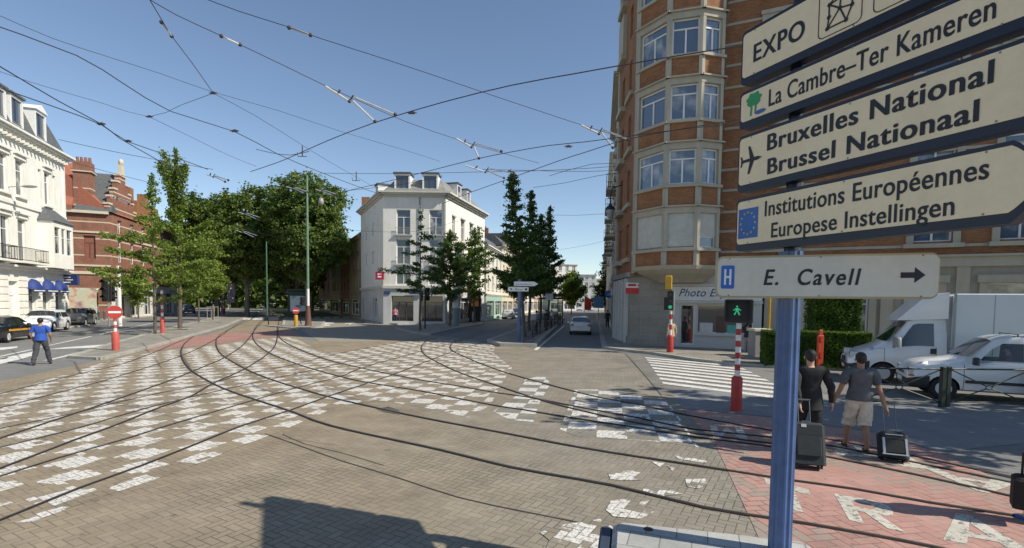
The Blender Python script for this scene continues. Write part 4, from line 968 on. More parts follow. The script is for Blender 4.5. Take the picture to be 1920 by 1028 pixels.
def ginkgo(label, loc, h, seed, r=2.2, z0=2.4, trunk=.13, n=5200, size=.2, m=None, up=.35, nb=34, prof=None, group='young street trees', guard=True, lean=0, fat=.3, name='street_tree', tips=0, lead_d=1):
    rnd = random.Random(seed); t = thing(name, label, 'tree', (loc[0], loc[1], 0), group=group)
    prof = prof or (lambda q: (math.sin(min(1, q * 2.2) * PI / 2) * (1 - q) ** .75 + .06))
    tk = MB(); lead = limb(tk, (0, 0, -.1), (lean, 0, h), trunk, .02, rnd, 9, .006); paths = [(lead[-3:], .16, lead_d)]
    for k in range(tips):
        a = rnd.random() * 6.28; s = lead[6].lerp(lead[5], rnd.random()); e = s + Vector((math.cos(a) * rnd.uniform(.9, 1.6), math.sin(a) * .8, (h - s.z) * rnd.uniform(.7, .95))); paths.append((limb(tk, s, e, .05, .012, rnd, 5, .04), .3, 1.2))
    for k in range(nb):
        q = (k + rnd.random()) / nb; z = z0 + (h * .97 - z0) * q; a = k * 2.4 + rnd.uniform(-.5, .5); l = r * prof(q) * rnd.uniform(.65, 1.25)
        s = Vector((lean * z / h, 0, z)); e = s + Vector((math.cos(a) * l, math.sin(a) * l, l * up * rnd.uniform(.2, 1.6)))
        paths.append((limb(tk, s, e, .035 * (1.3 - q), .008, rnd, 4, .05), fat * (.7 + .5 * rnd.random()), .7 + rnd.random() * .6))
        if l > 1: 
            m_ = s.lerp(e, .5); e2 = m_ + Vector((rnd.uniform(-1, 1), rnd.uniform(-1, 1), rnd.uniform(0, .6))) * l * .4; paths.append((limb(tk, m_, e2, .015, .006, rnd, 3, .05), fat, 1))
    obj('trunk', tk, bark, t, smooth=60, merge=False)
    L = Leaves(); ls = [sum((b - a).length for a, b in zip(p, p[1:])) * d for p, _, d in paths]; tot = sum(ls)
    for (p, f, d), l in zip(paths, ls):
        tone0 = rnd.random()
        for _ in range(int(n * l / tot)):
            q = rnd.random() ** .8 * (len(p) - 1); i = min(int(q), len(p) - 2); c = p[i].lerp(p[i + 1], q - i)
            o = Vector((rnd.gauss(0, 1), rnd.gauss(0, 1), rnd.gauss(0, .75))) * f * .5
            L.leaf(c + o, size * rnd.uniform(.6, 1.3), rnd, min(1, tone0 * .55 + rnd.random() * .45), Vector((0, 0, .6)))
    L.obj('crown', m or leafB, t)
    if guard:
        g = MB()
        for dx, dy in ((-.4, -.4), (.4, -.4), (.4, .4), (-.4, .4)): g.cyl((dx, dy, 0), (dx, dy, 1.7), .035, None, 6)
        g.box(-.43, .43, -.43, -.37, 1.55, 1.65); g.box(-.43, .43, .37, .43, 1.55, 1.65)
        if guard == 2: obj('stakes', g, mat('grey_wood', (.3, .28, .24), .8), t)
        gr = MB(); gr.box(-.7, .7, -.7, .7, .105, .125); obj('tree_pit', gr, kerbm, t)
    return t
# avenue planes
ptrees = [(-13.0, 71, 20.5, 6.2, 'big plane tree at the right front of the tree tunnel, overhanging the side street'), (-21.5, 76, 22.5, 7.2, 'tall plane tree in the centre right of the avenue front'),
          (-31.5, 74, 22.0, 6.8, 'tall plane tree in the centre left of the avenue front'), (-39.0, 72, 19.5, 6.4, 'plane tree at the left front of the tree tunnel, behind the young street trees')]
for i, (x, y, h, r, lab) in enumerate([(-28.2, 71, 19.8, 5.2, ptrees[0][4]), (-33.2, 79, 21.4, 6.4, ptrees[1][4]), (-37.8, 73, 18.6, 5.4, ptrees[2][4]), (-45.5, 79, 18.6, 5.4, ptrees[3][4])]):
    plane_tree(lab, (x, y), h, r, 40 + i, th=5.2, n=32000, size=.4)
for i, (x, y, lab) in enumerate([(-39.5, 92, 'second plane tree of the right avenue row behind the front ones'), (-52, 92, 'second plane tree of the left avenue row in shade'), (-43, 110, 'third plane tree of the right avenue row deep in the tunnel'), (-62, 110, 'third plane tree of the left avenue row deep in the tunnel'), (-54, 132, 'far plane tree on the right at the end of the tunnel'), (-74, 134, 'far plane tree on the left at the end of the tunnel')]):
    plane_tree(lab, (x, y), 19.5, 7.0, 60 + i, th=3.6, n=8500, size=.8)
plane_tree('distant green tree beyond the end of the avenue lawn', (-92, 190), 20, 13, 77, th=3, n=5000, size=1.2)
# young trees on the left median
def gx(px, py): p = G(px, py, .1); return (p.x, p.y)
ginkgo('tall yellow green street tree with several upright leaders on the left tram median', gx(337, 617), 14.4, 5, r=3.9, z0=3.0, trunk=.17, n=14500, size=.2, up=.25, nb=36, tips=6, fat=.33, prof=lambda q: (.95 - .55 * q) if q < .52 else .2 * (1 - q) + .08)
ginkgo('slender street tree with long arching side branches, front of the left tram median', gx(291, 627), 10.8, 8, r=4.6, z0=2.3, trunk=.11, n=8500, size=.19, up=.14, nb=20, fat=.27, prof=lambda q: (.8 if q < .12 else 1.0 if q < .6 else .22) * (1.05 - q * .6))
ginkgo('smaller bushy street tree behind the tall one on the left median', gx(373, 604), 9.0, 9, r=3.3, z0=3.0, trunk=.1, n=9500, size=.27, up=.3, nb=36, fat=.5)
ginkgo('low round young tree tied between wooden stakes on the left median', gx(399, 600), 6.6, 10, r=2.4, z0=2.6, trunk=.08, n=5000, size=.25, up=.3, nb=22, fat=.45, guard=2)
ginkgo('light green tree at the foot of the brick house on the left', (-46.0, 63), 6.5, 14, r=2.0, z0=1.6, trunk=.1, n=4500, size=.28, up=.4, nb=24, fat=.5, guard=0)
# trees on the traffic island in front of the white corner house
ginkgo('thin sparse street tree with a bare leader left on the traffic island', gx(788, 620), 10.4, 21, r=2.9, z0=3.0, trunk=.11, n=3300, size=.2, up=.08, nb=20, m=leafC, fat=.25, guard=0, lead_d=.1, prof=lambda q: (1.0 if q < .35 else .4 if q < .7 else .12))
ginkgo('dense dark green conical street tree in front of the white corner house', gx(843, 612), 9.6, 22, r=3.3, z0=2.6, trunk=.12, n=11000, size=.2, up=.35, nb=40, m=leafC, fat=.33, guard=0)
ginkgo('sunlit lighter green street tree right of the dark conical one', gx(889, 606), 11.0, 23, r=3.5, z0=2.6, trunk=.12, n=6500, size=.26, up=.3, nb=36, fat=.45, m=leaf_mat('mid_ginkgo_leaf', (.035, .075, .014), (.11, .18, .03)), guard=0)
# dark tall trees over the tram stop
for i, (px, py, h, r, lab) in enumerate([(985, 634, 11.4, 1.9, 'tall dark pointed tree on the left of the tram stop group'), (993, 623, 11.6, 1.9, 'tall dark pointed tree in the middle of the tram stop group'), (1028, 613, 12.2, 1.9, 'tall dark narrow tree on the right of the tram stop group')]):
    ginkgo(lab, gx(px, py), h, 30 + i, lean=(-1.1 if i == 0 else 0), r=r * 1.25, z0=3.0, trunk=.13, n=10500, size=.2, up=.35, nb=40, m=leafC, group='dark trees at the tram stop', guard=0, fat=.28, prof=lambda q: (1.0 - q * 1.15) if q < .5 else .34 - .4 * (q - .5))
ginkgo('thin bare stemmed tree between the tram stop trees', gx(1012, 615), 11.0, 37, r=1.6, z0=5.5, trunk=.09, n=3500, size=.24, up=.5, nb=24, m=leafC, group='dark trees at the tram stop', guard=0)
ginkgo('small tree with low branches by the left house fronts of the tram street', (1.0, 62), 7.5, 38, r=3.0, z0=2.4, n=6500, size=.3, nb=30, m=leafC, guard=0, fat=.5)
ginkgo('bright green tree far down the left side of the tram street', (12.5, 108), 9, 39, r=4.0, z0=2.2, n=6500, size=.5, nb=30, m=leaf_mat('bright_leaf', (.05, .1, .01), (.2, .28, .04)), guard=0, fat=.9)
ginkgo('dark layered cedar standing far down the right side of the street', (20.4, 104), 14.5, 45, r=5.6, z0=2.0, trunk=.3, n=16000, size=.42, up=.02, nb=56, m=leafD, group=None, guard=0, fat=.75, name='cedar_tree', prof=lambda q: (1 - q) ** .9 + .04)
ginkgo('leafy dark tree behind the cedar by the right pavement', (26.5, 120), 10, 46, r=4.6, z0=2.0, trunk=.2, n=7500, size=.6, up=.3, nb=30, m=leafC, guard=0, fat=.9)
# trees outside the right edge whose shade falls on the walkway
plane_tree('street tree just outside the right edge shading the walkway', (13.9, 8.6), 10.5, 3.0, 91, th=4.0, n=6500, size=.3, trunk=.17, group='trees outside the right edge')
plane_tree('second street tree outside the right edge shading the zebra crossing', (18.4, 8.0), 9.6, 3.3, 92, th=4.0, n=7500, size=.3, trunk=.17, group='trees outside the right edge')
plane_tree('third street tree outside the right edge', (23.2, 8.6), 9.6, 3.2, 93, th=4.0, n=7000, size=.28, trunk=.13, group='trees outside the right edge')
# hedges
def hedge(label, p0, p1, wd, z1, seed, n, size=.09, name='hedge', z0=.1):
    T, L = frame(p0, p1); rnd = random.Random(seed); t = thing(name, label, 'hedge', (*p0, 0)); c = MB(T); c.bbox(.1, L - .1, -wd + .1, -.1, z0, z1 - .12, .08); obj('branches', c, mat('hedge_core', (.015, .03, .008), .9, var=.3, scale=8), t, True)
    Lv = Leaves()
    for _ in range(n):
        s = rnd.random(); x, y, z = rnd.uniform(0, L), rnd.uniform(-wd, 0), rnd.uniform(z0, z1)
        if s < .5: y = -rnd.random() ** 2 * .12
        elif s < .85: z = z1 - rnd.random() ** 2 * .14
        elif s < .93: x = rnd.random() ** 2 * .12
        else: x = L - rnd.random() ** 2 * .12
        bm_ = .05 * noise.noise(Vector((x * 1.5, y * 3, z * 2))); p = T @ Vector((x, y + bm_, z + bm_)) - Vector(t.location)
        Lv.leaf(p, size * rnd.uniform(.6, 1.3), rnd, .4 * rnd.random() + .6 * min(1, max(0, .5 + noise.noise(Vector((x * 2.3, z * 2.7, y)) * 1.2))), Vector((0, 0, .4)))
    Lv.obj('foliage', leafH, t); return t
hedge('low clipped green hedge behind the white vans', (10.3, 20.75), (13.9, 19.7), 1.1, 1.5, 3, 20000)
hd = hedge('tall squared topiary block standing on the hedge line behind the blue pole', (12.9, 21.9), (14.7, 21.5), 1.3, 2.95, 4, 15000, .1, 'topiary')

# the wood beyond the avenue reads as one mass
Lw = Leaves(); rw = random.Random(5)
for _ in range(9000):
    x = rw.uniform(-135, -40); y = 150 + rw.random() * 18 - (x + 90) * .2; z = rw.random() ** .8 * (14 + 3 * math.sin(x * .3)); Lw.leaf(Vector((x, y, z)), rw.uniform(1.3, 2.6), rw, rw.random(), Vector((0, -.3, .4)))
wd_ = Lw.obj('far_wood', leafA, None); tag(wd_, 'dark mass of trees closing the view at the end of the avenue', 'wood', kind='stuff')
# ================================================================ STREET FURNITURE
red = mat('red_paint', (.42, .035, .03), .55, var=.18, scale=5); whitem = mat('white_paint', (.72, .71, .68), .5, var=.1, scale=6)
pinkred = mat('faded_red', (.48, .085, .065), .6, var=.15, scale=5); greenp = mat('green_post', (.07, .15, .10), .5, var=.2); bluep = mat('blue_pole', (.06, .115, .26), .42, .0, .22, 6, coat=.25)
black = mat('black_plastic', (.016, .016, .018), .5); yellow = mat('yellow_paint', (.50, .28, .02), .5, var=.12); galv = mat('galvanised', (.42, .43, .43), .45, .7, .12); darkgreen = mat('dark_green_metal', (.018, .05, .035), .45)
def T0(x, y, z=0): return (x, y, z)
def banded(parent, z0, z1, r, n, m1, m2, name='pole'):
    a, b = MB(), MB(); h = (z1 - z0) / n
    for k in range(n): (a if k % 2 == 0 else b).cyl((0, 0, z0 + h * k), (0, 0, z0 + h * (k + 1) - .002), r, None, 14)
    obj(name, a, m1, parent, smooth=40); obj(name + '_band', b, m2, parent, smooth=40)
def base_post(parent, h, r, m, name='base'):
    b = MB(); b.lathe([(r * .95, 0), (r, .06), (r, h - r * .5), (r * .9, h - r * .25), (r * .6, h)], n=18); obj(name, b, m, parent, smooth=40)
def face_cam(x, y, off=0): return math.atan2(y, x) - PI / 2 + off
def signal(parent, x, z, back=False, n=3, rz=0, lit=None, s=1.0):
    hh = MB(Matrix.Rotation(rz, 4, 'Z') @ Matrix.Translation((x, 0, z)) @ Matrix.Scale(s, 4)); hh.bbox(-.14, .14, -.12, .1, 0, .32 * n, .02); o = obj('signal_head', hh, black, parent)
    v = MB(Matrix.Rotation(rz, 4, 'Z') @ Matrix.Translation((x, 0, z)) @ Matrix.Scale(s, 4))
    for k in range(n):
        for q in range(9):
            a0, a1 = PI * q / 9, PI * (q + 1) / 9; c = .16 + .32 * k
            v.quad((.11 * math.cos(a0), -.121, c + .11 * math.sin(a0)), (.11 * math.cos(a1), -.121, c + .11 * math.sin(a1)), (.11 * math.cos(a1), -.3, c + .11 * math.sin(a1)), (.11 * math.cos(a0), -.3, c + .11 * math.sin(a0)))
    obj('visor', v, black, o)
    for k in range(n):
        l = MB(Matrix.Rotation(rz, 4, 'Z') @ Matrix.Translation((x, 0, z)) @ Matrix.Scale(s, 4)); l.cyl((0, -.122, .16 + .32 * k), (0, -.13, .16 + .32 * k), .09, None, 14)
        obj('lamp', l, lit[1] if lit and lit[0] == k else mat('dark_lens', (.03, .03, .03), .2), o)
    return o
litg = mat('lit_green', (.05, .75, .32), .4, emis=.22, var=.02)
# foreground sign post ------------------------------------------------
PX, PY = 2.33, 4.318
post = thing('sign_post', 'blue fluted pole in the foreground carrying the direction signs', 'pole', (PX, PY, 0))
b = MB(); n = 40; vs = []
for z in (0, 3.0):
    for k in range(n): r_ = .086 + .0055 * (1 if k % 4 < 2 else -1); vs.append((r_ * math.cos(2 * PI * k / n), r_ * math.sin(2 * PI * k / n), z))
b.add(vs, [(k, (k + 1) % n, n + (k + 1) % n, n + k) for k in range(n)] + [tuple(range(n, 2 * n))]); obj('shaft', b, bluep, post)
b = MB(); b.cyl((0, 0, 3.0), (0, 0, 5.4), .055, None, 16); obj('upper_shaft', b, mat('navy_frame', (.007, .010, .026), .4), post, smooth=40)
b = MB(); b.lathe([(.13, 0), (.13, .25), (.1, .32)], n=20); obj('base_collar', b, bluep, post, smooth=40)
signface = wall_mat('cream_sign_face', (.86, .72, .49), .05, .20, .42); signframe = mat('navy_frame', (.007, .010, .026), .4); letters = mat('black_letters', (.012, .012, .02), .5)
S0 = Vector((2.02, 4.68)); SD = Vector((.82, -1.78)).normalized(); SE = S0 + SD * 2.3
TS, _ = frame(S0, SE)      # outward normal is to the right of travel; flip it toward the viewer
TS = Matrix(((SD.x, -.908, 0, S0.x), (SD.y, -.418, 0, S0.y), (0, 0, 1, 0), (0, 0, 0, 1)))
def rounded(x0, x1, z0, z1, r, tip=None):
    """outline with rounded corners; with a tip the right end is an arrow point"""
    ps = []
    def arc(cx, cz, a0, a1): return [(cx + r * math.cos(a0 + (a1 - a0) * k / 5), cz + r * math.sin(a0 + (a1 - a0) * k / 5)) for k in range(6)]
    ps += arc(x0 + r, z1 - r, PI / 2, PI); ps += arc(x0 + r, z0 + r, PI, 1.5 * PI)
    if tip:
        ps += [(x1 - .015, z0), (x1 + .012, z0 + .02), (x1 + tip, (z0 + z1) / 2 - .02), (x1 + tip, (z0 + z1) / 2 + .02), (x1 + .012, z1 - .02), (x1 - .015, z1)]
    else: ps += arc(x1 - r, z0 + r, 1.5 * PI, 2 * PI); ps += arc(x1 - r, z1 - r, 0, PI / 2)
    return ps
def slab_out(T, ps, y0, y1):
    m = MB(T); n = len(ps); m.add([(x, y0, z) for x, z in ps] + [(x, y1, z) for x, z in ps], [tuple(range(n)), tuple(range(n, 2 * n))] + [(i, (i + 1) % n, n + (i + 1) % n, n + i) for i in range(n)]); return m
def sign_panel(label, T, L, z0, z1, tip, thick=.11, fr=None, fc=None, r=.04, cat='direction sign', group=None):
    org = T @ Vector((L / 2, 0, 0)); t = thing('direction_sign', label, cat, (org.x, org.y, 0), group=group)
    obj('panel_box', slab_out(T, rounded(0, L, z0 - (.045 if fr is None else 0), z1 + (.012 if fr is None else 0), r, tip), -thick, 0), fr or signframe, t, True)
    e = .016
    obj('sign_face', slab_out(T, rounded(e, L - e * .4, z0 + e, z1 - e, r * .8, tip - e * .6 if tip else None), .001, .004), fc or signface, t, True)
    bm_ = MB(T)
    for bx in (L * .07, L * .5, L * .93):
        for bz in ((z0 + z1) / 2 - (z1 - z0) * .44, (z0 + z1) / 2 + (z1 - z0) * .44): bm_.poly([(bx + .007 * math.cos(2 * PI * k / 8), .0052, bz + .007 * math.sin(2 * PI * k / 8)) for k in range(8)])
    obj('bolts', bm_, mat('bolt_grey', (.22, .2, .17), .5), t, True)
    return t
def fit_text(s, T, x0, x1, zb, cap, parent, m=None, bold=.0, shear=0.0, spacing=1.05, o=.0065, word=1.0, heavy=0):
    for k in range(1, heavy + 1): fit_text(s, T, x0 + .0035 * k, x1 + .0035 * k, zb + .0012 * (k % 2), cap, parent, m, bold, shear, spacing, o + .0003 * k, word)
    me = text_mesh(s, cap / .73, shear, bold, 1.0, spacing, word=word); xs = [v.co.x for v in me.vertices]; a, b_ = min(xs), max(xs); k = (x1 - x0) / (b_ - a)
    for v in me.vertices: v.co.x = (v.co.x - a) * k
    return put_text(me, T, x0, o, zb, parent, m or letters)
# heights along the post, from bottom to top
s4 = sign_panel('cream arrow sign reading Institutions Européennes Europese Instellingen, lowest of the long arrow signs', TS, 1.93, 3.075, 3.485, .17, group='long arrow signs on the blue pole')
fit_text('Institutions Européennes', TS, .30, 1.81, 3.305, .135, s4, bold=.0015, heavy=1)
fit_text('Europese Instellingen', TS, .37, 1.65, 3.118, .128, s4, bold=.0015, heavy=1)
fl = MB(TS); fl.box(.03, .235, .0045, .0065, 3.14, 3.40); obj('flag_symbol', fl, mat('flag_blue', (.03, .13, .42), .5), s4, True)
st_ = MB(TS)
for k in range(12): a = 2 * PI * k / 12; cx, cz = .132 + .075 * math.cos(a), 3.27 + .095 * math.sin(a); st_.add([(cx + (.013 if q % 2 == 0 else .0055) * math.cos(PI / 2 + q * PI / 5), .0075, cz + (.013 if q % 2 == 0 else .0055) * math.sin(PI / 2 + q * PI / 5)) for q in range(10)], [tuple(range(10))])
obj('stars', st_, mat('flag_yellow', (.7, .5, .05), .5), s4, True)
s3 = sign_panel('cream arrow sign reading Bruxelles National Brussel Nationaal with a small aeroplane, second from below', TS, 1.97, 3.60, 4.04, .17, group='long arrow signs on the blue pole')
fit_text('Bruxelles National', TS, .30, 1.80, 3.855, .14, s3, bold=.0015, spacing=1.1, heavy=3); fit_text('Brussel Nationaal', TS, .31, 1.74, 3.655, .135, s3, bold=.0015, spacing=1.1, heavy=3)
pl_ = MB(TS @ Matrix.Translation((.14, .0075, 3.82)))
P2 = lambda q: [(x, 0, z) for x, z in q]
for q in ([(-.11, .0), (-.09, .012), (.07, .016), (.115, .0), (.07, -.016), (-.09, -.012)], [(-.01, .012), (.035, .012), (-.01, .12), (-.03, .12)], [(-.01, -.012), (.035, -.012), (-.01, -.12), (-.03, -.12)], [(-.10, .008), (-.08, .008), (-.095, .045), (-.11, .045)], [(-.10, -.008), (-.08, -.008), (-.095, -.045), (-.11, -.045)]): pl_.poly(P2(q))
obj('plane_symbol', pl_, letters, s3, True, merge=False)
s2 = sign_panel('narrow cream arrow sign reading La Cambre-Ter Kameren with a green tree symbol, third from below', TS, 1.97, 4.155, 4.425, .12, group='long arrow signs on the blue pole')
fit_text('La Cambre–Ter Kameren', TS, .30, 1.80, 4.222, .145, s2, bold=.0015, heavy=1)
tr_ = MB(TS @ Matrix.Translation((.15, .0075, 4.30)))
pts = [(.075 * (1 + .13 * math.sin(7 * a)) * math.cos(a), .0, .035 + .058 * (1 + .13 * math.cos(6 * a)) * math.sin(a)) for a in [2 * PI * k / 30 for k in range(30)]]; tr_.poly(pts)
tr_.poly(P2([(-.03, -.02), (-.012, -.02), (-.018, -.10), (-.036, -.10)])); tr_.poly(P2([(.012, -.02), (.03, -.02), (.028, -.09), (.01, -.09)])); obj('tree_symbol', tr_, mat('sign_green', (.03, .30, .10), .5), s2, True, merge=False)
pn = MB(TS @ Matrix.Translation((.22, .008, 4.21))); pn.poly([(.055 * math.cos(a), 0, .018 * math.sin(a)) for a in [2 * PI * k / 16 for k in range(16)]]); obj('pond_symbol', pn, mat('sign_blue', (.05, .13, .38), .5), s2, True)
s1 = sign_panel('topmost cream arrow sign reading EXPO with a framed structure symbol', TS, 1.97, 4.54, 4.95, .17, group='long arrow signs on the blue pole')
fit_text('EXPO', TS, .13, .60, 4.655, .155, s1, bold=.002, heavy=2, spacing=1.1)
sy = MB(TS)
def stroke(T, a, b, w_, y): 
    a, b = Vector((a[0], 0, a[1])), Vector((b[0], 0, b[1])); d = (b - a).normalized(); nn = Vector((d.z, 0, -d.x)) * w_; yy = Vector((0, y, 0)); sy.quad(a - nn + yy, b - nn + yy, b + nn + yy, a + nn + yy)
rr_ = rounded(.72, 1.04, 4.575, 4.92, .04)
for k in range(len(rr_)): stroke(None, rr_[k], rr_[(k + 1) % len(rr_)], .0035, .0068)
cb = [(.79, 4.63), (.93, 4.63), (.97, 4.72), (.97, 4.83), (.89, 4.88), (.80, 4.80), (.80, 4.71), (.88, 4.74)]
for i, j in ((0, 1), (1, 2), (2, 3), (3, 4), (4, 5), (5, 6), (6, 0), (7, 0), (7, 2), (7, 4), (7, 5), (1, 7), (5, 3)): stroke(None, cb[i], cb[j], .006, .0072 + .0001 * i)
for x, z in cb: sy.poly([(x + .016 * math.cos(2 * PI * k / 12), .0085, z + .016 * math.sin(2 * PI * k / 12)) for k in range(12)])
rr_ = rounded(1.12, 1.44, 4.575, 4.92, .04)
for k in range(len(rr_)): stroke(None, rr_[k], rr_[(k + 1) % len(rr_)], .0035, .0068)
obj('frame_symbol', sy, letters, s1, True, merge=False)
for s_, z in ((s4, 3.28), (s3, 3.82), (s2, 4.29), (s1, 4.74)):
    c_ = MB(); c_.lathe([(.065, z - .05), (.065, z + .05)], c=(PX, PY), n=16); c_.box(PX - .12, PX + .02, PY - .05, PY + .05, z - .03, z + .03); obj('clamp', c_, signframe, s_, True)
# hospital sign
E0 = V(1341, 520, 4.24); E1 = V(1762, 515, 3.71); ed = (E1 - E0); TE = Matrix(((0, 0, 0, E0.x), (0, 0, 0, E0.y), (0, 0, 1, 0), (0, 0, 0, 1)))
du = Vector((ed.x, ed.y, 0)).normalized(); TE[0][0], TE[1][0] = du.x, du.y; TE[0][1], TE[1][1] = du.y, -du.x; LE = Vector((ed.x, ed.y)).length
zb_, zt_ = 2.607, 2.945
s5 = sign_panel('grey white rounded sign reading E. Cavell with a blue H, lowest on the blue pole', TE, LE, zb_, zt_, None, .05, mat('tan_edge', (.42, .34, .2), .5), wall_mat('greywhite_face', (.62, .59, .52), .05, .2, .42), .06)
hb = MB(TE); hb.T = TE; q = rounded(.045, .145, zb_ + .075, zt_ - .075, .012); hb.poly([(x, .0065, z) for x, z in q]); obj('h_symbol', hb, mat('h_blue', (.02, .12, .48), .45), s5, True)
hl = MB(TE)
for a_x in ((.068, .083), (.107, .122)): hl.box(a_x[0], a_x[1], .007, .0085, zb_ + .105, zt_ - .105)
hl.box(.083, .107, .007, .0084, 2.768, 2.785); obj('h_letter', hl, whitem, s5, True)
fit_text('E.  Cavell', TE, .36, 1.02, 2.712, .128, s5, shear=.2, bold=.002, heavy=1, spacing=1.2)
ar = MB(TE); ar.poly([(x, .0068, z) for x, z in [(1.27, 2.762), (1.355, 2.762), (1.355, 2.725), (1.42, 2.782), (1.355, 2.84), (1.355, 2.803), (1.27, 2.803)]]); obj('arrow_symbol', ar, letters, s5, True)
cl = MB(); cl.lathe([(.105, 2.72), (.105, 2.82)], c=(PX, PY), n=16); cl.box(PX - .06, PX + .06, PY - .2, PY, 2.74, 2.80); obj('clamp', cl, galv, s5, True)

# concrete block at the bottom edge
c0, c1 = V(1150, 972, 4.95), V(1450, 1008, 4.62)
T, L = frame((c0.x, c0.y), (c1.x, c1.y)); t = thing('concrete_block', 'low grey concrete block with mottled top at the bottom edge left of the blue pole', 'concrete block', (c0.x, c0.y, 0))
T = T @ Matrix.Diagonal((1, 1, 1, 1)); cm = ground_mat('raw_concrete', (.34, .34, .32), (.48, .48, .46), 1.3, 40, tiles=(.27, .3), ang=20)
zt = (c0.z + c1.z) / 2; b = MB(T); b.bbox(0, L + .3, 0, 1.2, 0, zt, .05); obj('block', b, cm, t, True)
b = MB(T); b.lathe([(.045, zt + .001), (.045, zt + .004)], c=(.33, .14), n=16); obj('drain_hole', b, black, t, True)
b = MB(T); b.bbox(-.12, -.003, .02, 1.2, 0, zt - .06, .02); obj('blue_end_cap', b, mat('dull_blue', (.04, .055, .09), .6), t, True)
b = MB(T); b.box(.0, L + .3, 1.203, 1.22, 0, zt - .05); obj('cover_plate', b, galv, t, True)

# no entry signs on bollards, traffic lights ---------------------------
def noentry(t, z, r=.3, d=-.06):
    b = MB(); b.cyl((0, d, z), (0, d - .03, z), r, None, 28); o = obj('sign_disc', b, red, t, smooth=40); b = MB(); b.box(-r * .78, r * .78, d - .037, d - .031, z - r * .15, z + r * .15); obj('white_bar', b, whitem, o)
    b = MB(); b.cyl((0, d + .004, z), (0, d + .02, z), r * 1.03, None, 28); obj('rim', b, galv, o)
def bollard_sign(label, px, py, z0=0.0):
    p = G(px, py, z0); t = thing('bollard', label, 'bollard', (p.x, p.y, z0), face_cam(p.x, p.y)); return t, p
t, p = bollard_sign('red bollard with a round no entry sign at the tip of the left median', 217, 657, .1)
base_post(t, .88, .15, pinkred); banded(t, .88, 1.5, .07, 4, whitem, pinkred); noentry(t, 1.78, .3)
t, p = bollard_sign('slim red and white striped bollard beside the slender tree on the left median', 305, 626, .1); base_post(t, 1.2, .13, pinkred); banded(t, 1.2, 3.0, .08, 7, whitem, pinkred)
t, p = bollard_sign('yellow bollard with a small no entry sign near the green pole', 555, 612, .1); base_post(t, 1.05, .17, yellow); noentry(t, 1.45, .3)
t, p = bollard_sign('distant red and white striped bollard with a pink sign at the tree tunnel', 420, 590); base_post(t, 1.0, .2, red); banded(t, 1.0, 5.0, .1, 9, whitem, pinkred)
b = MB(); b.box(-.95, -.55, -.03, .03, 1.8, 3.2); b.cyl((-.75, 0, 0), (-.75, 0, 1.8), .04); obj('side_plate', b, pinkred, t)
t, p = bollard_sign('short red bollard on the left pavement in front of the brick house shops', 258, 588); base_post(t, 1.0, .15, red); banded(t, 1.0, 2.6, .07, 4, whitem, red)
def tlight(label, px, py, z0=0):
    p = G(px, py, z0); return thing('traffic_light', label, 'traffic light', (p.x, p.y, z0), face_cam(p.x, p.y), group='traffic lights'), p
t, p = tlight('pedestrian light with a green walking figure on a red and white striped pole', 1380, 771)
base_post(t, .85, .125, red); banded(t, .85, 2.12, .062, 9, whitem, red)
b = MB(); b.bbox(-.33, .30, -.1, .18, 2.13, 2.68, .03); hd_ = obj('signal_head', b, black, t); b = MB(); b.box(-.3, .22, -.3, -.101, 2.64, 2.66); b.box(-.31, -.29, -.3, -.101, 2.2, 2.66); b.box(.22, .24, -.3, -.101, 2.2, 2.66); obj('visor', b, black, hd_)
fg = MB(); cx, cz, y_ = -.05, 2.41, -.103
def q2(ps, y=y_): fg.poly([(cx + x, y, cz + z) for x, z in ps])
q2([(.022 * math.cos(2 * PI * k / 10), .1 + .022 * math.sin(2 * PI * k / 10)) for k in range(10)]); q2([(-.03, .07), (.03, .07), (.035, -.01), (-.03, -.01)], y_ - .001); q2([(-.03, -.012), (.0, -.012), (-.04, -.1), (-.075, -.1)]); q2([(.0, -.012), (.035, -.012), (.075, -.1), (.04, -.1)]); q2([(-.03, .06), (-.03, .03), (-.075, -.0), (-.09, .015)], y_ - .002); q2([(.03, .06), (.03, .03), (.08, -.0), (.09, .02)], y_ - .002)
obj('walking_figure', fg, litg, hd_, merge=False)
t, p = tlight('traffic light with a yellow box on top and a lit green lamp beside the shop', 1256, 665, .0)
base_post(t, 1.0, .16, red); banded(t, 1.0, 2.3, .07, 5, whitem, red); b = MB(); b.cyl((.12, 0, 2.0), (.12, 0, 3.2), .04); obj('mast', b, galv, t)
signal(t, -.05, 2.25, n=3, lit=(0, litg)); signal(t, .35, 2.25, n=2, rz=2.2); b = MB(); b.bbox(-.32, .02, -.12, .12, 3.3, 3.98, .04); obj('yellow_box', b, yellow, t)
t, p = tlight('dark traffic light in front of the brick house shops on the left', 205, 612); b = MB(); b.cyl((0, 0, 0), (0, 0, 3.0), .08); obj('mast', b, galv, t); b = MB(); b.cyl((.75, 0, 0), (.75, 0, 5.4), .17, .16); obj('white_column', b, whitem, t)
signal(t, -.15, 2.2, n=3, s=2.1, rz=-.5); signal(t, .3, 2.2, n=3, s=1.7, rz=.9)
t, p = tlight('traffic light on a red and white pole left of the pedestrian in pink', 725, 607); base_post(t, 1.5, .14, red); banded(t, 1.5, 3.0, .07, 4, whitem, red); signal(t, -.45, 2.9, n=2, s=1.3); signal(t, .35, 2.7, n=3, s=1.4, rz=.2)
t, p = tlight('dark traffic light half hidden by the thin tree on the traffic island', 797, 619); b = MB(); b.cyl((0, 0, 0), (0, 0, 3.6), .07); obj('mast', b, black, t); signal(t, -.35, 2.6, n=2, s=1.2); signal(t, .2, 2.6, n=3, s=1.2, rz=.4)
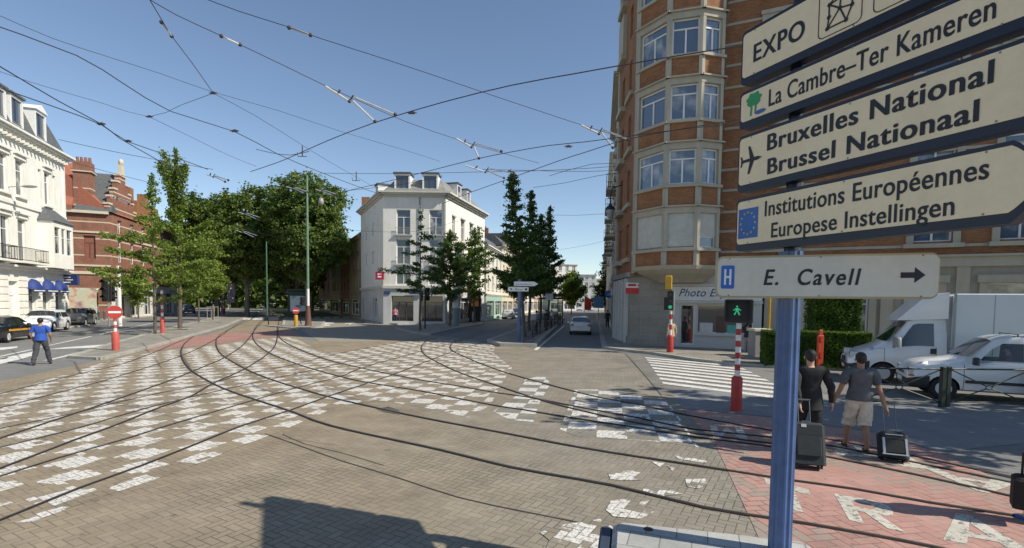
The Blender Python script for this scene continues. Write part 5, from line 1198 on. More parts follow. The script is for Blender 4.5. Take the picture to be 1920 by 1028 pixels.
t, p = tlight('small traffic light hanging at the street corner behind the white car', 1158, 612); b = MB(); b.cyl((0, 0, 0), (0, 0, 3.2), .05); obj('mast', b, black, t); signal(t, -.25, 2.4, n=3, s=1.1, rz=-.4)
# green tram pole and lantern
p = G(578, 613); t = thing('catenary_pole', 'tall green tram wire pole with white and rust red lower part near the yellow bollard', 'pole', (p.x, p.y, 0)); TOPH = 14.2
b = MB(); b.cyl((0, 0, 3.6), (0, 0, TOPH), .12, .09, 14); obj('shaft', b, mat('pale_green_post', (.14, .24, .16), .5, var=.15), t, smooth=40); b = MB(); b.cyl((0, 0, 1.4), (0, 0, 3.6), .14, .125, 14); obj('white_section', b, whitem, t, smooth=40)
b = MB(); b.lathe([(.36, 0), (.3, .3), (.25, .9), (.2, 1.6), (.15, 2.0)], n=16); obj('base', b, mat('rusty_base', (.13, .06, .045), .7), t, smooth=40)
b = MB(); b.tube([(0, 0, TOPH - 2), (.8, 0, TOPH - 1.7), (1.3, 0, TOPH - 1.9)], .04, 6); obj('bracket', b, greenp, t); b = MB(); b.lathe([(.05, TOPH - 2.0), (.2, TOPH - 2.2), (.26, TOPH - 2.45), (.2, TOPH - 2.7), (.05, TOPH - 2.8)], c=(1.3, 0), n=14); obj('lantern', b, mat('lamp_globe', (.3, .3, .28), .4), t, smooth=60)
signal(t, -.5, 2.0, n=2, s=1.3)
for px, hh in ((501, 9.5), (1148 - 145, 0)):
    if hh: p = V(px, 590, 62); t = thing('catenary_pole', 'slim grey green pole rising behind the advertising shelter', 'pole', (p.x, p.y, 0)); b = MB(); b.cyl((0, 0, 0), (0, 0, hh), .1, .07); obj('shaft', b, greenp, t)
# advertising shelter
p = G(559, 596); t = thing('advertising_shelter', 'dark green lit advertising board with a white and teal poster beside the green pole', 'billboard', (p.x, p.y, 0), face_cam(p.x, p.y)); sc_ = p.y / 960.0
b = MB(); W_ = 18 * sc_; Ht = 50 * sc_; b.bbox(-W_, W_, -.2, .2, .35, Ht, .08); b.box(-W_ - .15, W_ + .15, -.35, .35, Ht + .002, Ht + .25); b.box(-W_ + .1, -W_ + .4, -.12, .12, 0, .35); b.box(W_ - .4, W_ - .1, -.12, .12, 0, .35); obj('case', b, darkgreen, t)
pm = NT('poster'); hc = pm.n('ShaderNodeValToRGB'); pm.L(pm.noise(.9, objc(pm), 3), hc.inputs[0]); e = hc.color_ramp.elements; e[0].position = .36; e[0].color = (.05, .3, .4, 1); e[1].position = .5; e[1].color = (.75, .78, .78, 1); pm.L(hc.outputs[0], pm.b.inputs['Base Color'])
b = MB(); b.box(-W_ + .35, W_ - .35, -.215, -.203, .9, Ht - .7); obj('poster', b, pm.m, t)
# seats and rail next to it
p = G(527, 612); t = thing('railing', 'dark tubular barrier at the end of the tram tracks left of the yellow bollard', 'railing', (p.x, p.y, 0)); b = MB()
b.tube([(-1.2, 0, 0), (-1.2, 0, 2.6), (-1.0, 0, 2.8)], .05, 6); b.tube([(-1.2, 0, 1.4), (1.6, 0, 1.4), (1.9, .1, .2)], .05, 6); b.tube([(-2.2, 0, 2.9), (.6, 0, 2.9)], .04, 6); b.tube([(1.6, 0, 1.4), (2.8, .3, 1.5)], .04, 6); obj('tubes', b, black, t)
# flags
p = G(434, 588); t = thing('banner', 'white and pink vertical banner hanging by the tree tunnel', 'banner', (p.x, p.y, 0), face_cam(p.x, p.y)); b = MB(); b.cyl((-.5, 0, 0), (-.5, 0, 6.0), .06); obj('pole', b, whitem, t); b = MB(); b.add([(-.42 + .5 * i / 4 * 2, .06 * math.sin(i * 1.7 + k), 1.9 + .5 * k) for k in range(8) for i in range(5)], [(k * 5 + i, k * 5 + i + 1, k * 5 + i + 6, k * 5 + i + 5) for k in range(7) for i in range(4)]); obj('cloth', b, mat('pale_lilac', (.6, .5, .6), .8), t)
# blue pole with two direction signs on the tram stop platform
p = G(973, 640, .2); t = thing('sign_post', 'blue pole on the tram stop platform carrying two small direction signs', 'pole', (p.x, p.y, .2)); sc_ = p.y / 960
b = MB(); b.cyl((0, 0, 0), (0, 0, 116 * sc_), .11, None, 16); obj('shaft', b, bluep, t, smooth=40); fx = face_cam(p.x, p.y)
for zz, x0, x1, tip, lab in ((103 * sc_, -11 * sc_, 28 * sc_, .2, 'upper white arrow sign on the blue platform pole, pointing right'), (93 * sc_, -22 * sc_, 17 * sc_, None, 'lower white sign on the blue platform pole with a small left arrow')):
    TT = Matrix.Translation((p.x, p.y - .14, .2)) @ Matrix(((1, 0, 0, x0), (0, -1, 0, 0), (0, 0, 1, 0), (0, 0, 0, 1))); s_ = sign_panel(lab, TT, x1 - x0, zz, zz + 9 * sc_, tip, .06, mat('grey_blue_frame', (.1, .14, .25), .5), whitem)
    if tip: fit_text('Bruxelles National', TT, .12, x1 - x0 - .2, zz + .08, .09, s_, o=.007)
    else: fit_text('Bois', TT, .45, .85, zz + .08, .11, s_, o=.007); b = MB(TT); b.poly([(.12, .007, zz + .14), (.25, .007, zz + .2), (.25, .007, zz + .08)]); b.cyl((x1 - x0 - .16, .005, zz + .14), (x1 - x0 - .16, .008, zz + .14), .07); obj('arrow_symbol', b, letters, s_, True)
# platform railings, shelter, information display, commuters railings
A_, B_ = G(982, 643, .2), G(1052, 606, .2); dd = (B_ - A_); nseg = 7
for k in range(nseg):
    a = A_.lerp(B_, k / nseg); c = A_.lerp(B_, (k + .92) / nseg); t = thing('railing', f'dark metal railing panel on the tram stop platform, {["nearest the blue pole", "second from the blue pole", "third from the blue pole", "fourth from the blue pole", "fifth from the blue pole", "sixth from the blue pole", "farthest from the blue pole"][k]}', 'railing', (a.x, a.y, .2), group='platform railings')
    v = c - a; b = MB()
    for q in range(7): b.cyl(v * (q / 6), v * (q / 6) + Vector((0, 0, 1.15)), .03 if q in (0, 6) else .016, None, 6)
    b.tube([Vector((0, 0, 1.15)), v + Vector((0, 0, 1.15))], .032, 6); b.tube([Vector((0, 0, .25)), v + Vector((0, 0, .25))], .02, 6); obj('bars', b, mat('dark_railing', (.03, .035, .045), .5), t)
p = G(1046, 606, .2); t = thing('tram_shelter', 'dark glazed tram shelter at the far end of the platform', 'shelter', (p.x, p.y, .2)); b = MB(); b.box(-2.2, .6, -1.5, 5, 2.75, 2.95)
for x, y in ((-2, -1.3), (.4, -1.3), (-2, 4.8), (.4, 4.8)): b.box(x - .06, x + .06, y - .06, y + .06, 0, 2.75)
obj('frame', b, darkgreen, t); b = MB(); b.quad((.4, -1.2, .2), (.4, 4.8, .2), (.4, 4.8, 2.7), (.4, -1.2, 2.7)); b.quad((-2, 4.8, .2), (.4, 4.8, .2), (.4, 4.8, 2.7), (-2, 4.8, 2.7)); obj('glass_panel', b, clear_glass('shelter_glass', (.35, .45, .45)), t)
p = G(1029, 612, .2); t = thing('stop_sign', 'white panel with an orange top on a post, sign of the tram stop', 'sign', (p.x, p.y, .2)); b = MB(); b.cyl((0, 0, 0), (0, 0, 3.2), .06); obj('mast', b, black, t); b = MB(); b.bbox(-.38, .38, -.08, .08, 2.6, 3.7, .03); obj('panel', b, whitem, t); b = MB(); b.box(-.36, .36, -.1, -.083, 3.5, 3.68); obj('orange_strip', b, mat('orange', (.6, .16, .03), .5), t)
p = G(890, 605); t = thing('information_display', 'black boxy information display with an orange screen behind the island trees', 'display', (p.x, p.y, .1), face_cam(p.x, p.y)); b = MB(); b.bbox(-.75, .75, -.3, .3, 1.25, 3.9, .08); b.box(-.7, -.35, -.15, .15, 0, 1.25); b.box(.1, .7, -.2, .2, 0, 1.25); obj('case', b, black, t); b = MB(); b.box(-.45, .45, -.315, -.302, 1.9, 3.3); obj('screen', b, mat('amber_screen', (.3, .14, .04), .5, emis=.15), t)
p = G(845, 613); t = thing('litter_column', 'grey green waste column with a pale poster beside the dark conical tree', 'column', (p.x + .5, p.y, .1)); b = MB(); b.lathe([(.35, 0), (.35, 1.7), (.3, 1.8)], n=16); obj('lower_part', b, mat('grey_green', (.2, .25, .26), .6), t, smooth=40); b = MB(); b.lathe([(.34, 1.81), (.34, 3.6), (.1, 3.8)], n=16); obj('poster_part', b, whitem, t, smooth=40)
p = G(803, 602.5, .12); t = thing('electrical_cabinet', 'white electrical cabinet on the pavement in front of the white corner house', 'cabinet', (p.x, p.y, .12)); b = MB(); b.bbox(-.35, .35, -.2, .2, 0, 1.25, .03); b.box(-.02, .02, -.21, -.2, .1, 1.15); obj('case', b, whitem, t)
p = G(765, 599, .12); t = thing('phone_booth', 'green and glass telephone booth in front of the white corner house', 'phone booth', (p.x, p.y, .12)); b = MB()
for x in (-.6, .6): b.box(x - .06, x + .06, -.5, -.4, 0, 2.3); b.box(x - .06, x + .06, .4, .5, 0, 2.3)
b.box(-.7, .7, -.55, .55, 2.3, 2.5); b.box(-.12, .12, -.45, -.4, 0, 2.3); obj('frame', b, mat('booth_green', (.05, .14, .1), .5), t); b = MB(); b.quad((-.54, -.45, .1), (-.12, -.45, .1), (-.12, -.45, 2.2), (-.54, -.45, 2.2)); b.quad((.12, -.45, .1), (.54, -.45, .1), (.54, -.45, 2.2), (.12, -.45, 2.2)); obj('pane', b, clear_glass('booth_glass', (.6, .75, .7)), t)
p = G(755, 605, .12); t = thing('sign_post', 'slim dark blue pole with small plates near the telephone booth', 'pole', (p.x, p.y, .12)); b = MB(); b.cyl((0, 0, 0), (0, 0, 3.6), .07); obj('mast', b, bluep, t); b = MB(); b.box(-.05, .55, -.1, -.07, 3.0, 3.4); obj('plate', b, whitem, t)
p = G(678, 592); t = thing('road_sign', 'blue parking sign and blue plate on a yellowish post left of the white corner house', 'sign', (p.x, p.y, 0), face_cam(p.x, p.y)); b = MB(); b.cyl((0, 0, 0), (0, 0, 3.0), .07); obj('mast', b, mat('ochre_post', (.35, .3, .15), .6), t); b = MB(); b.bbox(-.45, .45, -.09, -.06, 3.1, 3.8, .02); b.bbox(-.35, .35, -.09, -.06, 3.85, 4.4, .02); obj('blue_plate', b, mat('traffic_blue', (.02, .14, .45), .5), t)
p = G(687, 594); t = thing('road_sign', 'small orange and white roadworks board beside the blue parking sign', 'sign', (p.x, p.y, 0)); b = MB(); b.box(-.35, .35, -.05, 0, .1, 1.0); obj('white_board', b, whitem, t); b = MB(); b.box(-.35, .35, -.05, 0, 1.6, 2.5); b.cyl((0, .03, 0), (0, .03, 1.6), .03); obj('orange_board', b, mat('orange', (.6, .16, .03), .5), t)
for px, lab in ((703, 'beige sign post left of the pink pedestrian, left of the pair'), (708, 'beige sign post left of the pink pedestrian, right of the pair')):
    p = G(px, 600, .12); t = thing('sign_post', lab, 'pole', (p.x, p.y, .12)); b = MB(); b.cyl((0, 0, 0), (0, 0, 3.0), .05); obj('mast', b, mat('ochre_post', (.35, .3, .15), .6), t); b = MB(); b.cyl((0, -.06, 1.9), (0, -.09, 1.9), .2, None, 12); obj('plate', b, mat('pale_pink', (.5, .35, .3), .6), t)
p = G(970 - 55, 598); 
# right side: orange post, yellow post with cabinet, railings
p = V(1536, 690, 19.2); t = thing('marker_post', 'bright orange marker post in front of the clipped hedge', 'post', (p.x, p.y, .1)); b = MB(); b.bbox(-.11, .11, -.06, .06, 0, 1.35, .02); b.bbox(-.07, .07, -.05, .05, 1.351, 1.55, .02); obj('post', b, mat('post_orange', (.50, .06, .02), .5, var=.2, scale=6), t); b = MB(); b.box(-.04, .04, -.075, -.061, 1.1, 1.3); b.box(-.04, .04, -.075, -.061, .5, .7); obj('reflector', b, mat('sign_red', (.55, .03, .04), .45), t)
p = V(1440, 650, 24.0); t = thing('yellow_post', 'thin yellow post beside the end of the photo shop', 'post', (p.x, p.y, .12)); b = MB(); b.cyl((0, 0, 0), (0, 0, 3.6), .06); obj('mast', b, yellow, t)
t = thing('stone_pillar', 'grey stone gate pillar with a white cap beside the yellow post', 'pillar', (p.x - .3, p.y + .3, .12)); b = MB(); b.bbox(-.35, .35, -.35, .35, 0, 1.2, .03); obj('shaft', b, wall_mat('grey_corner_stone', (.34, .33, .31)), t); b = MB(); b.bbox(-.42, .42, -.42, .42, 1.201, 1.32, .02); obj('cap', b, stonew, t)
def barrier(label, x0, x1, y):
    t = thing('pedestrian_barrier', label, 'barrier', (x0, y, .01), group='dark green pedestrian barriers'); w_ = x1 - x0; b = MB(); m = mat('barrier_green', (.02, .03, .022), .5)
    b.bbox(-.055, .055, -.055, .055, 0, 1.03, .01); b.bbox(w_ - .055, w_ + .055, -.055, .055, 0, 1.03, .01); obj('post', b, m, t); b = MB()
    b.tube([(0, 0, .97), (w_, 0, .97)], .022, 6); b.tube([(0, 0, .12), (w_, 0, .12)], .018, 6); c = w_ / 2
    for q in (-1, 1): b.tube([(c + q * .06, 0, .53), (c + q * c * .93, 0, .95)], .016, 5); b.tube([(c + q * .06, 0, .47), (c + q * c * .93, 0, .13)], .016, 5)
    b.tube([(c + .09 * math.cos(2 * PI * k / 12), 0, .5 + .05 * math.sin(2 * PI * k / 12)) for k in range(13)], .014, 5); obj('rails', b, m, t)
P0 = V(1765, 765, 12.95)
barrier('dark green barrier panel right of the double post, in front of the small van', P0.x + .17, P0.x + 2.3, 13.0); barrier('dark green barrier panel left of the double post, behind the two men', P0.x - 2.2, P0.x, 12.95); barrier('dark green barrier panel at the far right edge', P0.x + 2.5, P0.x + 4.6, 13.05)
# wall lanterns on the right houses
def lantern(label, px, py, d, sc=1.0, side=1):
    p = V(px, py, d); t = thing('wall_lantern', label, 'street lamp', tuple(p), group='ornate wall lanterns'); b = MB(); s = sc; rx = 1.9 * s
    b.tube([(rx, 0, .3 * s), (rx * .8, 0, 1.2 * s), (rx * .45, 0, 1.75 * s), (.15 * s, 0, 1.5 * s), (0, 0, 1.0 * s), (0, 0, .45 * s)], .05 * s, 6)
    b.tube([(rx * .55 + .32 * s * (1 - k / 22) * math.cos(k * .55), 0, 1.1 * s + .38 * s * (1 - k / 22) * math.sin(k * .55)) for k in range(20)], .03 * s, 5); b.tube([(rx, 0, 0), (rx, 0, 1.6 * s)], .06 * s, 6); obj('bracket', b, mat('dark_blue_iron', (.02, .035, .05), .5), t)
    b = MB(); b.lathe([(.05 * s, .45 * s), (.12 * s, .3 * s), (.34 * s, .1 * s), (.36 * s, 0), (.33 * s, -.04 * s)], n=10); obj('hood', b, mat('dark_blue_iron', (.02, .035, .05), .5), t, smooth=40)
    b = MB(); b.lathe([(.31 * s, -.045 * s), (.2 * s, -.55 * s), (.06 * s, -.66 * s)], n=10); obj('glass_globe', b, mat('lantern_glass', (.35, .38, .38), .3), t, smooth=40)
lantern('largest ornate dark wall lantern, on the brick corner house above the street', 1144, 393, 35, .95); lantern('second ornate wall lantern farther down the right house fronts', 1134, 480, 62, 1.0); lantern('third and smallest ornate wall lantern down the street', 1131, 504, 85, 1.0)
p = V(12, 351, 38); t = thing('street_lamp', 'grey arm street lamp fixed to the white mansard house', 'street lamp', tuple(p)); b = MB(); b.tube([(-.6, 0, -.1), (0, 0, 0), (1.1, .1, .1)], .035, 6); obj('arm', b, galv, t); b = MB(); b.ball((1.6, .1, .08), .6, .16, .1, 14, 8); obj('lamp_head', b, mat('lamp_grey', (.25, .26, .26), .4), t, smooth=60)
t = thing('street_lamp', 'arm street lamp down the street beside the cedar', 'street lamp', (17.6, 92, 0)); b = MB(); b.cyl((0, 0, 0), (0, 0, 8.5), .1, .07); b.tube([(0, 0, 8.4), (.8, 0, 8.7), (2.6, 0, 8.7)], .05, 6); obj('mast', b, galv, t); b = MB(); b.ball((2.8, 0, 8.65), .6, .2, .1); obj('lamp_head', b, mat('lamp_grey', (.25, .26, .26), .4), t, smooth=60)
# blue signs near the street corner
p = G(1140, 612, .12); t = thing('road_sign', 'round blue sign on a post at the corner behind the white car', 'sign', (p.x, p.y, .12)); b = MB(); b.cyl((0, 0, 0), (0, 0, 3.6), .05); obj('mast', b, galv, t); b = MB(); b.cyl((0, -.06, 3.4), (0, -.09, 3.4), .42, None, 20); obj('sign_disc', b, mat('traffic_blue', (.02, .14, .45), .5), t); b = MB(); b.poly([(-.2, -.095, 3.25), (.0, -.095, 3.3), (.2, -.095, 3.55), (.0, -.095, 3.42)]); obj('arrow_symbol', b, whitem, t)
p = V(1122, 575, 60); t = thing('road_sign', 'square blue sign farther down the right pavement', 'sign', (p.x, p.y, .12)); b = MB(); b.cyl((0, 0, 0), (0, 0, 3.4), .05); obj('mast', b, galv, t); b = MB(); b.bbox(-.6, .6, -.09, -.06, 1.9, 3.2, .03); obj('blue_plate', b, mat('pale_blue', (.12, .25, .42), .5), t)
p = V(1096, 572, 100); t = thing('advertising_flag', 'small red roadside flag far down the street', 'flag', (p.x, p.y, 0)); b = MB(); b.cyl((0, 0, 0), (0, 0, 4), .06); obj('mast', b, whitem, t); b = MB(); b.add([(0, 0, 1.2), (1.3, .15, 1.2), (1.4, .1, 3.2), (0, 0, 4)], [(0, 1, 2, 3)]); obj('cloth', b, red, t)
# small grey bollards on the left pavement
for i, (px, py, lab) in enumerate([(186, 601, 'leftmost of the grey bollards below the painted hoarding'), (196, 600, 'second of the grey bollards below the painted hoarding'), (232, 588, 'grey bollard in front of the white shopfronts'), (278, 588, 'blue grey bollard beside the light green tree on the left')]):
    p = G(px, py, .12); t = thing('bollard', lab, 'bollard', (p.x, p.y, .12), group='grey pavement bollards'); b = MB(); b.lathe([(.09, 0), (.09, .8), (.12, .85), (.12, .95), (.04, 1.05)], n=10); obj('post', b, mat('blue_grey', (.08, .11, .14), .5), t, smooth=40)
# bench on the traffic island edge of the white house
# ================================================================ VEHICLES
def paintm(name, c, rough=.35, var=.04): return mat(name, c, rough, 0.0, var, 1.5, coat=.6)
tyrem = mat('tyre', (.02, .02, .02), .85, bump=.2); rimm = mat('rim', (.58, .58, .6), .35, .25); trimm = mat('dark_trim', (.035, .038, .042), .6); carglass = glass_mat('car_glass', (.025, .03, .035), .04)
tail = mat('tail_lamp', (.35, .01, .01), .25, coat=.6); headl = mat('head_lamp', (.55, .56, .56), .15, coat=.8); ambl = mat('amber_lamp', (.6, .18, .02), .3); platem = mat('plate_white', (.65, .65, .62), .5)
def interp(tab, x):
    for a, b in zip(tab, tab[1:]):
        if a[0] <= x <= b[0]:
            t = (x - a[0]) / (b[0] - a[0]); return [a[i] + (b[i] - a[i]) * t for i in range(len(a))]
    return list(tab[-1] if x > tab[-1][0] else tab[0])
def ring(row, k=1.0):
    """half cross-section from keel to roof, (y, z) pairs; row = x, zb, zbelt, zroof, wbelt, wroof"""
    x, zb, zs, zr, w, wr = row; hb = zs - zb
    cab = zr - zs > .12
    r = [(0, zb), (w * .80, zb), (w * .93, zb + .05), (w * .985, zb + hb * .25), (w, zb + hb * .55), (w * .985, zs - .07), (w * .955, zs)]
    if cab: r += [(wr + .02, zr - .16), (wr * .93, zr - .05), (wr * .7, zr - .008), (0, zr)]
    else: 
        e = zr - zs
        r += [(w * .88, zs + e * .45), (w * .7, zs + e * .8), (w * .4, zs + e), (0, zs + e)]
    return r
def car(name, label, tab, wheels, wr_, paint, loc, rz, glasses, cat='car', group=None, lamps=None, extra=None, cab=None):
    t = thing(name, label, cat, loc, rz, group=group); xs = []
    for a, b in zip(tab, tab[1:]): k = max(1, int((b[0] - a[0]) / .12)); xs += [a[0] + (b[0] - a[0]) * q / k for q in range(k)]
    xs.append(tab[-1][0]); rows = []
    for x in xs:
        lo, mi, hi = interp(tab, x - .04), interp(tab, x), interp(tab, x + .04); r = [(lo[i] + 2 * mi[i] + hi[i]) / 4 for i in range(6)]; r[0] = x; rows.append(r)
    n = len(ring(rows[0])); vs = []; fs = []
    for r in rows:
        g = ring(r); vs += [(r[0], y, z) for y, z in g] + [(r[0], -y, z) for y, z in reversed(g[1:-1])]
    m_ = 2 * n - 2
    for i in range(len(rows) - 1):
        for k in range(m_): fs.append((i * m_ + k, i * m_ + (k + 1) % m_, (i + 1) * m_ + (k + 1) % m_, (i + 1) * m_ + k))
    fs += [tuple(range(m_)), tuple(reversed(range((len(rows) - 1) * m_, len(rows) * m_)))]
    b = MB(); b.add(vs, fs); body = obj('body', b, paint, t); body.data.materials.append(trimm)
    # wheel arches are cut out of the body
    W = max(r[4] for r in tab); c = MB()
    for x in wheels:
        for s in (-1, 1): c.cyl((x, s * (W - .26), wr_ * .98), (x, s * (W + .2), wr_ * .98), wr_ * 1.17, None, 28)
    if cab: c.add([(x, y, z) for y in (-1.2, 1.2) for x, z in cab], [(0, 1, 2, 3, 4), (9, 8, 7, 6, 5)] + [(i, (i + 1) % 5, 5 + (i + 1) % 5, 5 + i) for i in range(5)])
    co = obj('cutter', c, trimm, t); bpy.context.view_layer.update(); md = body.modifiers.new('b', 'BOOLEAN'); md.object = co; md.operation = 'DIFFERENCE'; md.solver = 'EXACT'
    try: md.material_mode = 'TRANSFER'
    except Exception: pass
    dg = bpy.context.evaluated_depsgraph_get(); me = bpy.data.meshes.new_from_object(body.evaluated_get(dg)); body.modifiers.clear(); body.data = me; bpy.data.objects.remove(co)
    me.shade_smooth(); me.set_sharp_from_angle(angle=math.radians(32))
    for x in wheels:
        for s in (-1, 1):
            w_ = MB(); yy = s * (W - .12); w_.T = Matrix.Translation((x, yy, wr_)) @ Matrix.Rotation(PI / 2, 4, 'X'); w_.lathe([(wr_ * .62, -.09), (wr_ * .93, -.1), (wr_, -.06), (wr_, .06), (wr_ * .93, .1), (wr_ * .62, .09)], n=24)
            wo = obj('wheel', w_, tyrem, t, smooth=35); r_ = MB(); r_.T = w_.T; r_.cyl((0, 0, -.094), (0, 0, .094), wr_ * .60, None, 20)
            for q in range(6): a = q * PI / 3; r_.T = w_.T @ Matrix.Rotation(a, 4, 'Z'); r_.box(.04, wr_ * .58, -.03, .03, -.103, .103)
            r_.T = w_.T; r_.cyl((0, 0, -.1), (0, 0, .1), .06, None, 10); obj('rim', r_, rimm, wo)
    clear_ = clear_glass('cab_glass', (.75, .82, .8)) if cab else None
    def surf(x, u, side, off=.007):
        """point between belt line (u=0) and roof edge (u=1)"""
        r = interp(tab, x); g = ring(r); a, b_ = g[6], g[7]; y = a[0] + (b_[0] - a[0]) * u; z = a[1] + (b_[1] - a[1]) * u; return Vector((x, side * (y + off), z))
    for gl in glasses:
        if gl[0] == 'side':
            _, x0, x1, x2, x3, u0, u1 = gl       # bottom x0..x1, top x2..x3
            for s in (-1, 1):
                p = MB(); k = 8; rows_ = []
                for i in range(5):
                    v = u0 + (u1 - u0) * i / 4; a_, b_ = x0 + (x2 - x0) * i / 4, x1 + (x3 - x1) * i / 4; rows_.append([surf(a_ + (b_ - a_) * q / k, v, s) for q in range(k + 1)])
                for r0, r1 in zip(rows_, rows_[1:]):
                    for q in range(k): p.quad(r0[q], r0[q + 1], r1[q + 1], r1[q])
                o_ = obj('side_window', p, clear_ if cab and gl[1] < 2 else carglass, t, smooth=60)
        else:
            nm, x0, x1, inset = gl[:4]        # across the car from station x0 (low) to x1 (high)
            r0, r1 = interp(tab, x0), interp(tab, x1); p = MB(); s_ = 1 if x1 > x0 else -1
            ys = [-1, -.75, -.35, 0, .35, .75, 1]
            def pt(rr, q, up): g = ring(rr); w_ = (rr[4] * .955 if not up else rr[5]) * (1 - inset); zz = rr[3]; cv = .0; return Vector((rr[0] - s_ * .012 + s_ * .05 * (abs(q) ** 2) * (0 if up else 1), q * w_, zz + .012 - (.0 if not up else .045 * abs(q) ** 2)))
            a_ = [pt(r0, q, False) for q in ys]; b_ = [pt(r1, q, True) for q in ys]
            for q in range(len(ys) - 1): p.quad(a_[q], a_[q + 1], b_[q + 1], b_[q])
            obj(nm, p, carglass, t, smooth=60)
    for nm, m, x0, x1, y0, y1, z0, z1, sym in (lamps or []):
        for s in ((-1, 1) if sym else (1,)):
            p = MB(); ya, yb = sorted((s * y0, s * y1)); p.bbox(x0, x1, ya, yb, z0, z1, min(.02, (x1 - x0) * .2, (z1 - z0) * .3)); obj(nm, p, m, t)
    if extra: extra(t, tab, surf)
    return t
def band(t, tab, x0, x1, k0, k1, off, name, m=None):
    """strip that follows the body between two ring heights, closed across the front"""
    p = MB(); xs = [x0 + (x1 - x0) * q / 6 for q in range(7)]; rows_ = []
    for x in xs:
        lo, mi, hi = interp(tab, x - .04), interp(tab, x), interp(tab, x + .04); r = [(lo[i] + 2 * mi[i] + hi[i]) / 4 for i in range(6)]; rows_.append((x, ring(r)[k0:k1 + 1]))
    for s in (-1, 1):
        for (xa, a), (xb, b_) in zip(rows_, rows_[1:]):
            for q in range(len(a) - 1): p.quad((xa - (off if xa == x0 else 0), s * (a[q][0] + off), a[q][1]), (xb, s * (b_[q][0] + off), b_[q][1]), (xb, s * (b_[q + 1][0] + off), b_[q + 1][1]), (xa - (off if xa == x0 else 0), s * (a[q + 1][0] + off), a[q + 1][1]))
    a = rows_[0][1]
    for q in range(len(a) - 1): p.quad((x0 - off, -a[q][0] - off, a[q][1]), (x0 - off, a[q][0] + off, a[q][1]), (x0 - off, a[q + 1][0] + off, a[q + 1][1]), (x0 - off, -a[q + 1][0] - off, a[q + 1][1]))
    obj(name, p, m or trimm, t, smooth=50)
def mirrors(x, z, y, col, sc=1.0):
    def f(t, tab, surf):
        for s in (-1, 1): p = MB(); ya, yb = sorted((s * (y + .02 * sc), s * (y + .2 * sc))); p.bbox(x - .05 * sc, x + .05 * sc, ya, yb, z - .09 * sc, z + .08 * sc, .025 * sc); p.tube([(x + .02, s * (y - .03), z - .04), (x, s * (y + .06), z - .03)], .025, 6); obj('wing_mirror', p, col, t, smooth=60)
    return f
def handles(t, xs, z, y, m):
    for x in xs:
        for s in (-1, 1): p = MB(); p.bbox(x - .09, x + .09, s * y - .018, s * y + .018, z - .015, z + .02, .006); obj('door_handle', p, m, t)
def seams(t, tab, xs, z0f=.12, m=None):
    """door gaps: thin dark lines just proud of the flank"""
    for x in xs:
        r = interp(tab, x); g = ring(r)[2:7]
        for s in (-1, 1):
            p = MB()
            for (y, z), (y2, z2) in zip(g, g[1:]): p.quad((x - .006, s * (y + .004), z), (x + .006, s * (y + .004), z), (x + .006, s * (y2 + .004), z2), (x - .006, s * (y2 + .004), z2))
            obj('door_gap', p, trimm, t)
vw = paintm('van_white', (.74, .75, .76)); vdir = math.atan2(-.44, .9)
# x runs from the front bumper backwards; local +x points along rz
ktab = [(0, .38, .66, .72, .64, .5), (.05, .30, .74, .82, .72, .5), (.18, .27, .85, .97, .78, .5), (.5, .26, .95, 1.07, .82, .5), (1.05, .26, 1.0, 1.14, .83, .55), (1.18, .26, 1.01, 1.18, .83, .6), (1.85, .26, 1.05, 1.74, .84, .66), (2.1, .26, 1.06, 1.80, .84, .69), (3.0, .26, 1.07, 1.83, .84, .70), (3.8, .26, 1.07, 1.82, .83, .70), (3.98, .28, 1.05, 1.76, .80, .67), (4.03, .4, .95, 1.6, .76, .62)]
def kx(t, tab, surf):
    mirrors(1.42, 1.12, .83, trimm, 1.2)(t, tab, surf); handles(t, [2.42], .95, .84, trimm); seams(t, tab, [1.22, 2.58, 3.5])
    p = MB()
    for s in (-1, 1): p.bbox(1.25, 2.55, s * .84 - .02, s * .84 + .02, .50, .58, .008); p.bbox(2.62, 3.55 - .4, s * .84 - .02, s * .84 + .02, .50, .58, .008)
    obj('bumper', p, trimm, t)
    p = MB(); p.T = Matrix.Identity(4)
    band(t, tab, 0, .48, 1, 4, .012, 'front_apron')
    p = MB(); p.bbox(.0 - .01, .1, -.3, .3, .64, .70, .01); obj('grille', p, trimm, t); p = MB(); p.box(-.045, -.025, -.26, .26, .42, .53); obj('number_plate', p, platem, t)
    p = MB()
    for x in (2.35, 3.3): p.box(x - .02, x + .02, -.6, .6, 1.835, 1.852); p.cyl((x, -.58, 1.76), (x, -.58, 1.836), .015); p.cyl((x, .58, 1.76), (x, .58, 1.836), .015)
    obj('roof_bar', p, trimm, t)
kloc = (12.3 - .9 * .82, 14.75 + .44 * .82, 0)
kang = car('small_van', 'white small delivery van with a driver, nearest vehicle at the right behind the barrier', ktab, (.80, 3.45), .31, vw, kloc, vdir,
    [('side', 1.44, 2.46, 1.98, 2.46, .06, .93), ('side', 2.66, 3.4, 2.66, 3.4, .06, .93), ('windscreen', 1.22, 1.80, .06)], cat='van',
    lamps=[('headlight', headl, .03, .30, .42, .74, .66, .84, True), ('indicator', ambl, .02, .24, .50, .76, .60, .655, True), ('tail_light', tail, 3.97, 4.03, .60, .76, .9, 1.3, True)], extra=kx, cab=[(1.56, 1.13), (2.43, 1.13), (2.43, 1.60), (2.02, 1.60), (1.80, 1.44)])
